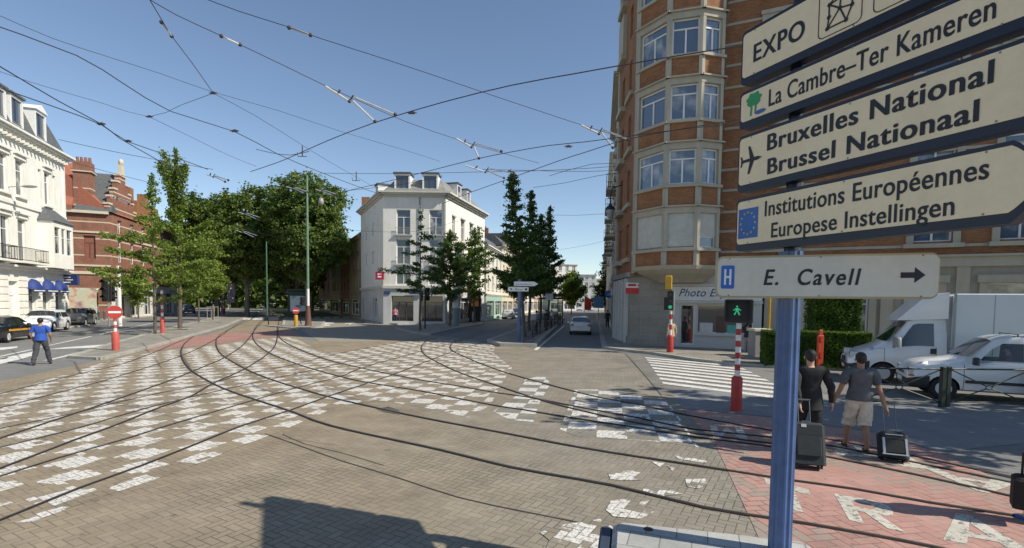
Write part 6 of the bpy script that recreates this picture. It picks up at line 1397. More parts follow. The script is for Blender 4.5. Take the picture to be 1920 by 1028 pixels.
# side windows of this van are see-through on the driver's seat: a dark cabin with the driver inside
# box truck
ttab = [(0, .45, .72, .78, .82, .6), (.08, .34, .82, .90, .92, .6), (.35, .32, .98, 1.08, .98, .6), (.75, .32, 1.12, 1.24, 1.0, .66), (.95, .32, 1.16, 1.34, 1.0, .7), (1.62, .32, 1.24, 2.12, 1.01, .82), (1.85, .32, 1.26, 2.22, 1.01, .84), (2.55, .32, 1.26, 2.25, 1.01, .85), (2.62, .34, 1.26, 2.24, 1.0, .84)]
def tx(t, tab, surf):
    mirrors(1.28, 1.42, 1.02, mat('mirror_grey', (.25, .25, .26), .4), 1.9)(t, tab, surf); seams(t, tab, [1.0, 2.35])
    p = MB(); p.add([(1.3, -.86, 2.10), (1.3, .86, 2.10), (2.62, .98, 2.18), (2.62, -.98, 2.18), (2.0, -.9, 2.86), (2.0, .9, 2.86), (2.62, .98, 3.02), (2.62, -.98, 3.02)], [(0, 1, 5, 4), (1, 2, 6, 5), (0, 4, 7, 3), (4, 5, 6, 7), (0, 3, 2, 1), (3, 7, 6, 2)]); obj('roof_deflector', p, vw, t)
    p = MB(); p.bbox(2.72, 6.9, -1.06, 1.06, .72, 2.98, .03); obj('cargo_box', p, mat('box_panel', (.60, .66, .70), .45, var=.04, scale=1), t)
    p = MB()
    for s in (-1, 1): 
        p.box(2.715, 6.9, s * 1.06 - .012, s * 1.06 + .012, .70, .80); p.box(2.715, 2.78, s * 1.06 - .012, s * 1.06 + .012, .80, 2.99)
        for x in (3.7, 4.7, 5.7): p.box(x - .01, x + .01, s * 1.061 - .006, s * 1.061 + .006, .81, 2.95)
    p.box(2.6, 2.715, -.9, .9, .4, 2.9); obj('box_edging', p, mat('alloy_edge', (.32, .33, .34), .5, .4), t)
    p = MB(); p.box(2.55, 6.8, -.45, .45, .45, .69); obj('chassis', p, trimm, t)
    band(t, tab, 0, .60, 1, 4, .012, 'bumper')
    p = MB(); p.bbox(-.03, .05, -.36, .36, .62, .80, .02); obj('grille', p, trimm, t); p = MB(); p.bbox(-.05, -.031, -.15, .15, .82, .86, .005); p.box(-.04, -.025, -.26, .26, .42, .53); obj('number_plate', p, platem, t)
    for s in (-1, 1): p = MB(); p.bbox(2.2, 2.36, s * 1.0 - .03, s * 1.0 + .03, 1.05, 1.22, .02); obj('door_handle', p, trimm, t)
    for x in (4.95,):
        for s in (-1, 1):
            w_ = MB(); w_.T = Matrix.Translation((x, s * .9, .35)) @ Matrix.Rotation(PI / 2, 4, 'X'); w_.lathe([(.2, -.1), (.33, -.11), (.35, -.07), (.35, .07), (.33, .11), (.2, .1)], n=22); wo = obj('wheel', w_, tyrem, t); r_ = MB(); r_.T = w_.T; r_.cyl((0, 0, -.105), (0, 0, .105), .2, None, 16); obj('rim', r_, rimm, wo)
car('box_truck', 'white box truck with a roof deflector behind the small white van', ttab, (.98,), .34, vw, (12.9 - .9 * 1.12, 17.75 + .44 * 1.12, 0), vdir,
    [('side', 1.2, 2.3, 1.75, 2.28, .04, .93), ('windscreen', 1.0, 1.58, .05)], cat='truck', lamps=[('headlight', headl, .06, .42, .60, .90, .80, 1.02, True)], extra=tx)
# generic cars
def gtab(L, Hh, W, hood=.28, kind='sedan'):
    w = W / 2
    if kind == 'sedan': rf0, rf1, tr = .42, .70, .86
    elif kind == 'suv': rf0, rf1, tr = .40, .86, .97
    else: rf0, rf1, tr = .36, .86, .97
    b = Hh * .60; g = [(0, .38, b * .62, b * .68, w * .80, w * .5), (.02 * L, .28, b * .74, b * .80, w * .9, w * .5), (.08 * L, .24, b * .86, b * .93, w * .97, w * .55), (hood * L * .9, .22, b * .97, b * 1.08, w, w * .6), (hood * L, .22, b, b * 1.14, w, w * .65), (rf0 * L, .22, b * 1.02, Hh * .975, w, w * .74), ((rf0 + .1) * L, .22, b * 1.02, Hh, w, w * .76), (rf1 * L, .22, b * 1.03, Hh * .98, w, w * .75)]
    if kind == 'sedan': g += [(tr * L, .24, b * 1.04, b * 1.16, w * .98, w * .7), (.98 * L, .26, b * 1.02, b * 1.12, w * .93, w * .6), (L, .36, b * .9, b * .95, w * .86, w * .6)]
    else: g += [(.93 * L, .24, b * 1.02, Hh * .93, w * .98, w * .72), (tr * L, .26, b * 1.0, b * 1.2, w * .95, w * .68), (L, .36, b * .85, b * .9, w * .88, w * .6)]
    return g
def gcar(name, label, L, Hh, W, kind, paint, loc, rz, group=None, cat='car', extra=None, hood=.28):
    tab = gtab(L, Hh, W, hood, kind); wr_ = .33 if kind != 'suv' else .37
    rf0 = {'sedan': .42, 'suv': .40, 'mpv': .36}[kind]; x1 = .80 if kind == 'sedan' else .90; xt = .70 if kind == 'sedan' else .86
    gl = [('side', (hood + .05) * L, .57 * L, (rf0 + .02) * L, .57 * L, .08, .92), ('side', .59 * L, x1 * L, .59 * L, xt * L, .08, .92), ('windscreen', (hood + .015) * L, (rf0 - .01) * L, .06), ('rear_window', (.845 if kind == 'sedan' else .965) * L, (.72 if kind == 'sedan' else .90) * L, .1)]
    b = Hh * .6
    lm = [('headlight', headl, .01 * L, .07 * L, W * .28, W * .44, b * .70, b * .86, True), ('tail_light', tail, .965 * L, 1.0 * L, W * .30, W * .45, b * .80, b * 1.0, True), ('number_plate', platem, L - .01, L + .015, -.26, .26, b * .66, b * .82, False), ('bumper', trimm, L - .06, L + .005, -W * .36, W * .36, .26, .36, False), ('grille', trimm, -.015, .06, -W * .25, W * .25, b * .5, b * .62, False)]
    def ex(t, tab_, surf):
        mirrors((hood + .1) * L, b * 1.08, W / 2, paint)(t, tab_, surf); seams(t, tab_, [(hood + .02) * L, .58 * L, .78 * L]); handles(t, [.54 * L, .74 * L], b * .86, W / 2, trimm)
        if extra: extra(t, tab_, surf)
    return car(name, label, tab, (.19 * L, .80 * L), wr_, paint, loc, rz, gl, group=group, cat=cat, lamps=lm, extra=ex)
# white sedan seen from behind, driving away down the street (front towards +y)
p = G(1084, 629); gcar('parked_car', 'white saloon car seen from behind, driving down the tram street', 4.6, 1.45, 1.76, 'sedan', paintm('car_white', (.72, .73, .75)), (p.x + .75, p.y + 4.7, 0), -PI / 2 - .12)
# left side: dark taxi with a yellow stripe, white suv, grey people carrier
def stripe(t, tab, surf):
    for s in (-1, 1):
        q = MB()
        for k in range(24):
            x, x2 = .5 + 3.3 * k / 24, .5 + 3.3 * (k + 1) / 24; a, b_ = interp(tab, x), interp(tab, x2); q.quad((x, s * (a[4] * 1.0 + .006), .60 + .04 * k / 24), (x2, s * (b_[4] * 1.0 + .006), .60 + .04 * (k + 1) / 24), (x2, s * (b_[4] + .006), .70 + .05 * k / 24), (x, s * (a[4] + .006), .70 + .05 * k / 24))
        obj('stripe', q, mat('stripe_orange', (.65, .3, .03), .5), t)
def xform(px, py, side=1): return G(px, py)
dirL = math.atan2(31, -15)     # heading of the left road, away from the camera
fw = Vector((math.cos(dirL), math.sin(dirL), 0)); sd = Vector((-fw.y, fw.x, 0))
p = G(66, 636); gcar('taxi', 'black saloon taxi with an orange stripe at the left edge', 4.7, 1.45, 1.8, 'sedan', paintm('car_black', (.012, .014, .016), .25), tuple(p + sd * .9 + fw * .95), dirL + PI - .05 + .0, extra=stripe)
p = G(103, 622.5); gcar('parked_car', 'white crossover car with a dark roof line parked by the white mansard house', 4.35, 1.62, 1.9, 'suv', paintm('car_white', (.72, .73, .75)), tuple(p + sd * .95 - fw * .85), dirL - .02, group='cars parked along the left pavement')
p = G(150, 612); gcar('parked_car', 'grey people carrier parked behind the white crossover', 4.2, 1.62, 1.75, 'mpv', paintm('car_greige', (.26, .25, .21)), tuple(p + sd * .6 - fw * .2), dirL - .04, group='cars parked along the left pavement', hood=.22)
p = G(8, 618); gcar('parked_car', 'light silver car mostly cut off at the left edge behind the taxi', 4.2, 1.45, 1.75, 'sedan', paintm('car_silver', (.5, .52, .54)), tuple(p + sd * .9 - fw * 4.2), dirL, group='cars parked along the left pavement')
p = G(352, 587); gcar('parked_car', 'dark teal car coming out of the avenue shade on the left', 4.3, 1.5, 1.8, 'sedan', paintm('car_teal', (.012, .04, .055), .3), tuple(p), 2.2 + PI)
# shaded cars in the side street and cars down the street
cols = [paintm('car_navy', (.02, .04, .09)), paintm('car_dark', (.03, .03, .035)), paintm('car_silver', (.5, .52, .54)), paintm('car_bluegrey', (.12, .2, .28))]
for i, (px, py, c, lab) in enumerate([(655, 588, 3, 'blue grey car nearest in the shaded side street'), (640, 583.5, 1, 'black car second in the shaded side street row'), (627, 581, 0, 'navy car third in the shaded side street row'), (615, 579, 2, 'silver car farthest in the shaded side street row')]):
    p = G(px, py); gcar('parked_car', lab, 4.2, 1.45, 1.74, 'sedan' if i % 2 else 'mpv', cols[c], (p.x, p.y, 0), math.atan2(1, -.488) + PI, group='cars in the shaded side street')
for i, (px, py, c, lab) in enumerate([(957, 597, 2, 'silver car parked before the house fronts behind the tram stop trees'), (972, 592, 0, 'dark blue car parked behind the silver one on the left of the tram street')]):
    p = G(px, py); gcar('parked_car', lab, 4.2, 1.45, 1.74, 'mpv', cols[c], (p.x, p.y, 0), 1.45 + PI, group='cars down the tram street')
for i, (px, py, c, lab) in enumerate([(1086, 583, 2, 'pale car in the middle distance of the tram street'), (1071, 581, 1, 'dark car far down the tram street'), (1108, 584, 2, 'light car parked by the right pavement beyond the crossing')]):
    p = G(px, py); gcar('parked_car', lab, 4.2, 1.5, 1.74, 'mpv', cols[c], (p.x, p.y, 0), 1.42, group='cars down the tram street')
# ================================================================ PEOPLE
def skinm(name, c): return mat(name, c, .6, var=.06, scale=9)
SK1 = skinm('skin_light', (.50, .30, .21)); SK2 = skinm('skin_tan', (.36, .19, .12)); hairb = mat('black_hair', (.012, .010, .009), .5, var=.4, scale=40, bump=.6, bscale=120)
def cloth(name, c, b=.3): return mat('cloth_' + name, c, .85, var=.22, scale=7, bump=b, bscale=14)
def skin_mesh(verts, edges, radii, sub=2, root=0):
    me = bpy.data.meshes.new('skin'); me.from_pydata([tuple(v) for v in verts], edges, []); o = bpy.data.objects.new('skin', me); COL.objects.link(o)
    md = o.modifiers.new('s', 'SKIN'); md.use_smooth_shade = True; lay = me.skin_vertices[0].data
    for i, r in enumerate(radii):
        lay[i].radius = r if isinstance(r, tuple) else (r, r); lay[i].use_root = (i == root)
    sb = o.modifiers.new('u', 'SUBSURF'); sb.levels = sub; sb.render_levels = sub
    dg = bpy.context.evaluated_depsgraph_get(); r = bpy.data.meshes.new_from_object(o.evaluated_get(dg)); bpy.data.objects.remove(o); bpy.data.meshes.remove(me); r.shade_smooth(); uvbox(r); return r
def chain(V_, E_, R_, start, pts, rad):
    i = start
    for p, r in zip(pts, rad): V_.append(Vector(p)); R_.append(r); E_.append((i, len(V_) - 1)); i = len(V_) - 1
    return i
def person(label, loc, rz, h=1.72, top=None, legs=None, hair=hairb, skin=SK1, shoes=None, pose=None, shorts=False, sleeves='short', jacket=False, hands=False, long_hair=False, bulk=1.0):
    """local frame: x right, +y facing direction, z up; proportions for 1.72 m"""
    t = thing('person', label, 'person', loc, rz); s = h / 1.72; P = dict(lf=(.0, 0), rf=(.0, 0), lh=(-.28, .02, .80), rh=(.28, .02, .80), lift=0, lean=0, le=None, re=None); P.update(pose or {})
    b = bulk; Z = lambda *a: Vector(a) * s; ln = P['lean']
    pelv = Z(0, 0, .94); V_ = [pelv]; R_ = [(.15 * s * b, .105 * s * b)]; E_ = []
    chest = Z(0, ln * .6 + .0, 1.22); neck0 = Z(0, ln, 1.43); neck = Z(0, ln + .01, 1.50); head = Z(0, ln + .025, 1.60); htop = Z(0, ln + .015, 1.68)
    i_w = chain(V_, E_, R_, 0, [Z(0, ln * .3, 1.07), chest, Z(0, ln * .9, 1.36), neck0], [(.135 * s * b, .095 * s * b), (.165 * s * b, .11 * s * b), (.15 * s * b, .09 * s * b), (.065 * s, .06 * s)])
    i_ch = i_w - 1; chain(V_, E_, R_, i_w, [neck, head, htop], [(.052 * s, .055 * s), (.078 * s, .092 * s), (.06 * s, .07 * s)])
    arms = []; legsj = []
    for sd_, hk, ek in ((-1, 'lh', 'le'), (1, 'rh', 're')):
        sh = Z(sd_ * .185 * b, ln * .95, 1.385); hp = Vector(P[hk]) * s; el = Vector(P[ek]) * s if P[ek] else (sh + hp) / 2 + Z(sd_ * .035, -.05, -.0)
        wr = el.lerp(hp, .9); d = (hp - el).normalized()
        i = chain(V_, E_, R_, i_ch, [sh, sh.lerp(el, .5), el, el.lerp(wr, .5), wr], [.062 * s * b, .05 * s, .042 * s, .038 * s, .027 * s])
        pm = wr + d * .055 * s; i = chain(V_, E_, R_, i, [pm], [(.036 * s, .022 * s)])
        if hands:
            fwd = Vector((0, 1, 0)); side = d.cross(fwd).normalized() * .016 * s; inn = fwd * .02 * s if abs(d.y) < .8 else Vector((0, 0, -.02)) * s
            for k, ln_ in enumerate((.038, .045, .042, .033)):
                o0 = pm + fwd * (k - 1.5) * .017 * s + d * .03 * s; q = side * -sd_ * 1.2
                chain(V_, E_, R_, i, [o0, o0 + d * ln_ * s + q * .3, o0 + d * ln_ * 1.5 * s + q * 1.4], [.011 * s, .0095 * s, .008 * s])
            chain(V_, E_, R_, i, [pm + fwd * .035 * s - d * .01 * s, pm + fwd * .055 * s + d * .03 * s], [.012 * s, .009 * s])
        else: chain(V_, E_, R_, i, [pm + d * .05 * s, pm + d * .1 * s], [(.03 * s, .02 * s), .014 * s])
        arms.append((sh, el, wr, hp))
    for sd_, fk in ((-1, 'lf'), (1, 'rf')):
        fy, fz = P[fk][0], P[fk][1]; hipj = Z(sd_ * .095, 0, .88); an = Z(sd_ * .10 + (P.get('spread', 0) * sd_), fy, .085 + fz)
        kn = hipj.lerp(an, .5) + Z(0, .05 + (fz * .6), .0); tl = fz * .9 * P.get('droop', 1)
        i = chain(V_, E_, R_, 0, [hipj, hipj.lerp(kn, .5), kn, kn.lerp(an, .35), an], [.092 * s * b, .078 * s * b, .056 * s, .056 * s, .036 * s])
        toe = an + Z(.01 * sd_, .14, -.055 - tl * .7); chain(V_, E_, R_, i, [an + Z(0, .05, -.045 - tl * .2), toe], [(.042 * s, .036 * s), (.036 * s, .024 * s)]); legsj.append((hipj, kn, an, toe))
    body = skin_mesh(V_, E_, R_); body.materials.append(skin); ob = bpy.data.objects.new('body', body); COL.objects.link(ob); ob.parent = t
    # clothing follows the body surface, pushed outwards, with clean hems
    segs = []
    def sg(lab, p, q): segs.append((lab, p, q))
    sg('torso', Z(0, 0, .93), chest); sg('torso', chest, Z(0, ln, 1.40)); sg('neck', neck0 + Z(0, 0, .03), head); sg('neck', head, htop)
    for sh, el, wr, hp in arms: sg('torso', Z(0, ln, 1.36), sh); sg('uarm', sh, el); sg('farm', el, wr); sg('hand', wr + (hp - wr) * .3, hp + (hp - wr))
    for hipj, kn, an, toe in legsj: sg('hip', pelv, hipj); sg('thigh', hipj, kn); sg('shin', kn, an); sg('foot', an + Z(0, .03, -.04), toe)
    def near(p, allow=None):
        best = (9, None, 0)
        for lab, q, r in segs:
            d = r - q; tt = max(0, min(1, (p - q).dot(d) / d.length_squared)); e = (p - q - d * tt).length
            if e < best[0]: best = (e, lab, tt)
        return best
    def shell(name, keep, off, m_, cuts, skirt=None):
        bm = bmesh.new(); bm.from_mesh(body)
        for co, no, lim in cuts:
            fs_ = [f for f in bm.faces if (f.calc_center_median() - co).length < lim]; es = set(e for f in fs_ for e in f.edges); vs_ = set(v for f in fs_ for v in f.verts)
            bmesh.ops.bisect_plane(bm, geom=list(vs_) + list(es) + fs_, plane_co=co, plane_no=no, dist=1e-5)
        bm.normal_update(); drop = []
        for f in bm.faces:
            c_ = f.calc_center_median(); _, lab, tt = near(c_)
            if not keep(lab, tt, c_): drop.append(f)
        bmesh.ops.delete(bm, geom=drop, context='FACES')
        for v in bm.verts:
            _, lab, tt = near(v.co); wob = .75 * noise.noise(v.co * 9 / s + Vector((len(label), 0, 0))) + .4 * noise.noise(v.co * 23 / s); v.co += v.normal * (off(lab, tt, v.co) * s * (1 + wob))
        if skirt:
            za, zc, ra, rb = skirt; n_ = 28; rows_ = []
            for i in range(7):
                q = i / 6; z = za + (zc - za) * q; q = q ** .62; rows_.append([bm.verts.new(Z((ra[0] + (rb[0] - ra[0]) * q) * math.cos(2 * PI * k_ / n_) * (1 + .04 * q * math.sin(5 * 2 * PI * k_ / n_)), ln * .3 + (ra[1] + (rb[1] - ra[1]) * q) * math.sin(2 * PI * k_ / n_) * (1 + .06 * q * math.cos(4 * 2 * PI * k_ / n_)), z)) for k_ in range(n_)])
            for r0, r1 in zip(rows_, rows_[1:]):
                for k_ in range(n_): bm.faces.new((r0[k_], r0[(k_ + 1) % n_], r1[(k_ + 1) % n_], r1[k_]))
        me_ = bpy.data.meshes.new(name); bm.to_mesh(me_); bm.free(); me_.shade_smooth(); uvbox(me_); me_.materials.append(m_)
        o_ = bpy.data.objects.new(name, me_); COL.objects.link(o_); o_.parent = t; return o_
    cuts = [(neck0 + Z(0, 0, .015), Vector((0, 0, 1)), .14 * s)]
    for sh, el, wr, hp in arms:
        if sleeves == 'short': cuts.append((sh.lerp(el, .72), (el - sh).normalized(), .12 * s))
        else: cuts.append((wr, (wr - el).normalized(), .1 * s))
    sl = .72 if sleeves == 'short' else 2
    shell('jacket' if jacket else 'shirt', lambda lab, tt, c_: (lab == 'torso' and c_.z > .98 * s and c_.z < neck0.z + .016 * s) or (lab == 'hip' and c_.z > .98 * s) or (lab == 'uarm' and tt < sl) or (lab == 'farm' and sl > 1 and tt < .995), lambda lab, tt, c_: (.022 if lab == 'torso' else .024 if lab == 'uarm' else .017), top, cuts,
          (1.17, .76 if jacket else .90, (.136 * b, .098 * b), (.200 * b, .152 * b) if jacket else (.194 * b, .152 * b)))
    cuts = []
    for hipj, kn, an, toe in legsj:
        cuts.append((kn.lerp(an, .10), (an - kn).normalized(), .14 * s) if shorts else (an - Z(0, 0, .0), (an - kn).normalized(), .1 * s))
    shell('shorts' if shorts else 'trousers', lambda lab, tt, c_: (lab == 'torso' and c_.z < 1.06 * s) or lab == 'hip' or lab == 'thigh' or (lab == 'shin' and tt < (.10 if shorts else .995)), lambda lab, tt, c_: (.014 if lab in ('torso', 'hip') else .018 + (.03 * tt if shorts else .008 * tt) if lab == 'thigh' else (.048 if shorts else .030)), legs, cuts)
    # hair cap with an uneven edge, ears, nose
    hb = MB(); vs = []; n_, m_ = 26, 12; c = head + Z(0, -.008, .035); rndh = random.Random(len(label))
    for i in range(m_ + 1):
        a = PI * .68 * i / m_
        for q in range(n_):
            th = 2 * PI * q / n_; back = max(0, -math.sin(th)); low = 1 + (.95 + (1.1 if long_hair else 0)) * back * (i / m_) ** 2; fr = 1 - .47 * max(0, math.sin(th)) * (i / m_) ** 2; jit = 1 + rndh.uniform(-.05, .08) * (.4 + .6 * i / m_)
            aa = a * fr; tp = 1 - .10 * (i / m_) ** 3; vs.append(c + Vector((math.sin(aa) * math.cos(th) * .087 * tp, math.sin(aa) * math.sin(th) * .101 * tp - .004, math.cos(aa) * .096 * (low if aa > PI / 2 else 1))) * s * jit)
    hb.add(vs, [(i * n_ + q, i * n_ + (q + 1) % n_, (i + 1) * n_ + (q + 1) % n_, (i + 1) * n_ + q) for i in range(m_) for q in range(n_)]); obj('hair', hb, hair, t, smooth=70)
    e = MB()
    for sd_ in (-1, 1): e.ball(head + Z(sd_ * .083, -.005, -.005), .012 * s, .02 * s, .03 * s, 8, 6)
    e.ball(head + Z(0, .098, -.02), .013 * s, .02 * s, .022 * s, 8, 6); obj('ears_and_nose', e, skin, t, smooth=70)
    ey = MB()
    for sd_ in (-1, 1): ey.ball(head + Z(sd_ * .032, .085, .008), .012 * s, .008 * s, .008 * s, 8, 5)
    ey.ball(head + Z(0, .088, -.055), .024 * s, .008 * s, .006 * s, 8, 5); obj('eyes_and_mouth', ey, mat('face_dark', (.1, .04, .035), .5), t, smooth=70)
    for hipj, kn, an, toe in legsj:
        f = MB(); d = (toe - an); d.z *= .6; ff = Vector((d.x, d.y, 0)).normalized(); 
        f.ball(an + ff * .055 * s + Z(0, 0, -.058), .046 * s, .13 * s, .032 * s, 12, 8); obj('shoe', f, shoes or black, t, smooth=60)
    return t
def suitcase(label, loc, rz, w, h, d, col, tilt, hand=None, trim=None, piping=False):
    t = thing('suitcase', label, 'suitcase', loc, rz, group='wheeled suitcases'); M_ = Matrix.Rotation(tilt, 4, 'X'); b = MB(M_); b.bbox(-w / 2, w / 2, -d / 2, d / 2, .07, h, .045); obj('shell', b, col, t, smooth=30)
    b = MB(M_); b.bbox(-w * .36, w * .36, -d / 2 - .03, -d / 2 - .001, h * .28, h * .70, .012); obj('front_pocket', b, col, t, smooth=30)
    b = MB(M_)
    for s in (-1, 1):
        b.T = M_ @ Matrix.Translation((s * w * .36, d * .34, .045)) @ Matrix.Rotation(PI / 2, 4, 'Y'); b.lathe([(.03, -.015), (.045, -.012), (.045, .012), (.03, .015)], n=14)
        b.T = M_ @ Matrix.Translation((s * w * .36, -d * .34, .045)) @ Matrix.Rotation(PI / 2, 4, 'Y'); b.lathe([(.02, -.015), (.03, -.012), (.03, .012), (.02, .015)], n=14)
    obj('wheels', b, black, t)
    b = MB(M_); hl = h + (hand or .42)
    for s in (-1, 1): b.tube([(s * .085, d * .3, h - .02), (s * .085, d * .3, hl)], .008, 6)
    b.tube([(-.1, d * .3, hl), (.1, d * .3, hl)], .015, 8); b.box(-.06, .06, -.02, .02, h + .001, h + .03); obj('handle', b, mat('handle_grey', (.15, .15, .16), .4, .5), t)
    if trim:
        b = MB(M_); 
        if piping: b.box(-w * .45, w * .45, -d / 2 - .034, -d / 2 - .031, h * .20, h * .24); b.box(-w * .42, -w * .34, -d / 2 - .034, -d / 2 - .001, h * .24, h * .75); b.box(w * .34, w * .42, -d / 2 - .034, -d / 2 - .001, h * .24, h * .75); b.box(-w * .3, w * .3, -d / 2 - .006, -d / 2 - .001, h * .86, h * .89)
        else: b.box(-w * .2, -w * .05, -d / 2 - .006, -d / 2 - .001, h * .88, h * .95)
        obj('trim', b, trim, t)
    return t
HEAD = -.30   # walking away and a little to the right
p = G(1513, 852); person('man in a black jacket and black trousers walking away, partly behind the blue pole', (p.x, p.y, 0), HEAD, 1.80, cloth('black', (.014, .014, .016)), cloth('blacktrousers', (.012, .012, .014)), skin=SK1, shoes=black,
    pose=dict(lf=(.12, 0), rf=(-.16, .04), rh=(.33, .0, .86), lh=(-.20, -.30, .86)), sleeves='long', jacket=True, hands=True, bulk=1.08)
p = G(1607, 846); person('man in a grey T-shirt and beige cargo shorts walking away with a wheeled case', (p.x, p.y, 0), HEAD, 1.74, cloth('grey_tee', (.10, .105, .115)), cloth('beige', (.60, .55, .46), .5), skin=SK2, shoes=mat('brown_sandal', (.05, .03, .025), .7),
    pose=dict(lf=(.26, .0), rf=(-.14, .02), lh=(-.36, .10, .84), rh=(.34, -.20, .80), le=(-.29, -.0, 1.09), re=(.27, -.06, 1.10)), shorts=True, hands=True, bulk=1.06)
suitcase('large black wheeled suitcase pulled by the man in the black jacket', tuple(G(1514, 880)), HEAD, .48, .72, .28, cloth('case_black', (.022, .03, .033), .2), -.32, .38, mat('luggage_tag', (.5, .5, .5), .5))
suitcase('small black cabin case with silver trim pulled by the man in shorts', tuple(G(1676, 868)), HEAD - .1, .40, .50, .24, cloth('case_dark', (.018, .022, .024), .2), -.42, .52, mat('silver_trim', (.5, .52, .54), .4, .4), True)
# person cut off at the right edge: dark bag and a blue shoe
p = G(1945, 985); person('person almost out of the picture at the lower right edge with blue shoes', (p.x + .12, p.y + .0, 0), .2, 1.72, cloth('dark_red', (.05, .02, .02)), cloth('navy', (.02, .025, .05)), shoes=mat('blue_shoe', (.02, .1, .35), .6), pose=dict(lf=(.1, 0), rf=(-.2, .05), lh=(-.30, .0, .85)), sleeves='long')
b0 = V(1921, 925, p.y - .02); t = thing('bag', 'black and dark red bag hanging at the lower right edge', 'bag', (b0.x - .02, b0.y, b0.z - .17), .9); b = MB(); b.bbox(-.12, .2, -.09, .09, 0, .36, .03); obj('bag_body', b, cloth('bag_black', (.015, .012, .012), .2), t); b = MB(); b.bbox(-.06, .1, -.1, -.091, .05, .15, .004); b.bbox(.0, .16, -.1, -.091, .21, .31, .004); obj('red_patch', b, mat('bag_red', (.2, .02, .02), .6), t); b = MB(); b.tube([(-.05, 0, .35), (0, 0, .62), (.12, 0, .62), (.14, 0, .35)], .012, 6); obj('strap', b, black, t)
# man in the road
p = G(78, 684); person('man in a bright blue shirt and dark trousers crossing the road on the left', (p.x, p.y, 0), .45, 1.76, cloth('bright_blue', (.025, .085, .38)), cloth('dark_grey', (.05, .052, .062)), skin=SK2, pose=dict(lf=(-.22, .0), rf=(.22, .0), lh=(-.26, .16, .88), rh=(.25, .14, .90), le=(-.29, -.03, 1.12), re=(.28, -.03, 1.12), spread=.07), bulk=1.02)
def far(label, px, py, z, rz, h, tc, lc, **k):
    p = G(px, py, z); return person(label, (p.x, p.y, z), rz, h, tc, lc, **k)
pink = cloth('pink_check', (.6, .22, .32)); navy = cloth('navy', (.02, .025, .05)); beige = cloth('beige_coat', (.42, .32, .22)); dk = cloth('dark', (.03, .03, .035)); wt = cloth('white', (.6, .6, .62)); br = cloth('brown', (.12, .07, .05)); lb = cloth('light_blue', (.25, .35, .5))
far('person in a pink shirt and dark trousers waiting in front of the white corner house', 741, 606, .12, PI, 1.75, pink, navy, sleeves='short')
far('woman in a beige coat standing at the traffic light beside the shop corner', 1258, 657, .12, .4, 1.66, beige, dk, sleeves='long', jacket=True, hair=mat('brown_hair', (.1, .05, .03), .6), long_hair=True)
far('pale dressed child sized person near the rails at the mouth of the tree tunnel', 504, 590, .0, .3, 1.55, wt, cloth('flesh', (.5, .35, .28)))
far('dark dressed pedestrian on the shaded pavement, nearest of the group', 1139, 614, .12, .1, 1.76, dk, navy, sleeves='long')
far('second pedestrian in brown on the shaded pavement', 1157, 610, .12, .2, 1.74, br, dk)
far('pedestrian with bare arms between the two dark ones on the pavement', 1151, 606, .12, -.2, 1.68, cloth('maroon', (.14, .04, .05)), beige)
far('commuter in a light blue shirt on the tram stop platform', 1006, 627, .2, 1.2, 1.76, lb, dk)
far('commuter in dark clothes on the tram stop platform', 1024, 619, .2, 2.2, 1.74, dk, dk, sleeves='long')
far('commuter in a white top on the tram stop platform near the shelter', 1034, 615, .2, 1.6, 1.7, wt, navy)
far('cyclist in a bright yellow vest on the left road near the brick house', 322, 590, .0, .3, 1.7, cloth('hi_vis', (.6, .75, .08)), dk)
far('person in white by the shops right of the white corner house', 870, 598, .12, .3, 1.7, wt, cloth('khaki', (.3, .25, .15)))
pp = far('woman in a dark top pushing a child buggy behind the walking figure light', 1400, 664, .0, -.9, 1.66, dk, cloth('floral', (.35, .3, .32)), sleeves='short', pose=dict(lh=(-.2, .38, 1.0), rh=(.2, .38, 1.0)), long_hair=True)
q = G(1413, 667); t = thing('buggy', 'small child buggy in front of the woman behind the walking figure light', 'buggy', (q.x, q.y, 0), -.9); b = MB(); b.tube([(-.2, -.1, 1.0), (-.2, .5, .2)], .015); b.tube([(.2, -.1, 1.0), (.2, .5, .2)], .015); b.tube([(-.2, 0, .15), (-.2, .4, .55)], .015); b.tube([(.2, 0, .15), (.2, .4, .55)], .015); obj('frame', b, galv, t); b = MB(); b.add([(-.18, .0, .75), (.18, .0, .75), (.18, .2, .3), (-.18, .2, .3), (-.18, .45, .35), (.18, .45, .35)], [(0, 1, 2, 3), (3, 2, 5, 4)]); obj('seat', b, dk, t); b = MB()
for x in (-.2, .2):
    for y in (0, .5): b.T = Matrix.Translation((x, y, .09)) @ Matrix.Rotation(PI / 2, 4, 'Y'); b.cyl((0, 0, -.02), (0, 0, .02), .09, None, 14)
obj('wheels', b, black, t)
# driver of the small van, seated: head and shoulders above the door line
dv_ = Matrix.Translation(kloc) @ Matrix.Rotation(vdir, 4, 'Z') @ Vector((2.25, -.38, 0))
t = person('driver with curly dark hair sitting in the small white van', (dv_.x, dv_.y, -.10), vdir + PI / 2, 1.62, cloth('maroon', (.14, .04, .05)), dk, hair=hairb, pose=dict(droop=0, lf=(.45, .40), rf=(.45, .40), lh=(-.18, .42, 1.05), rh=(.18, .42, 1.05)))
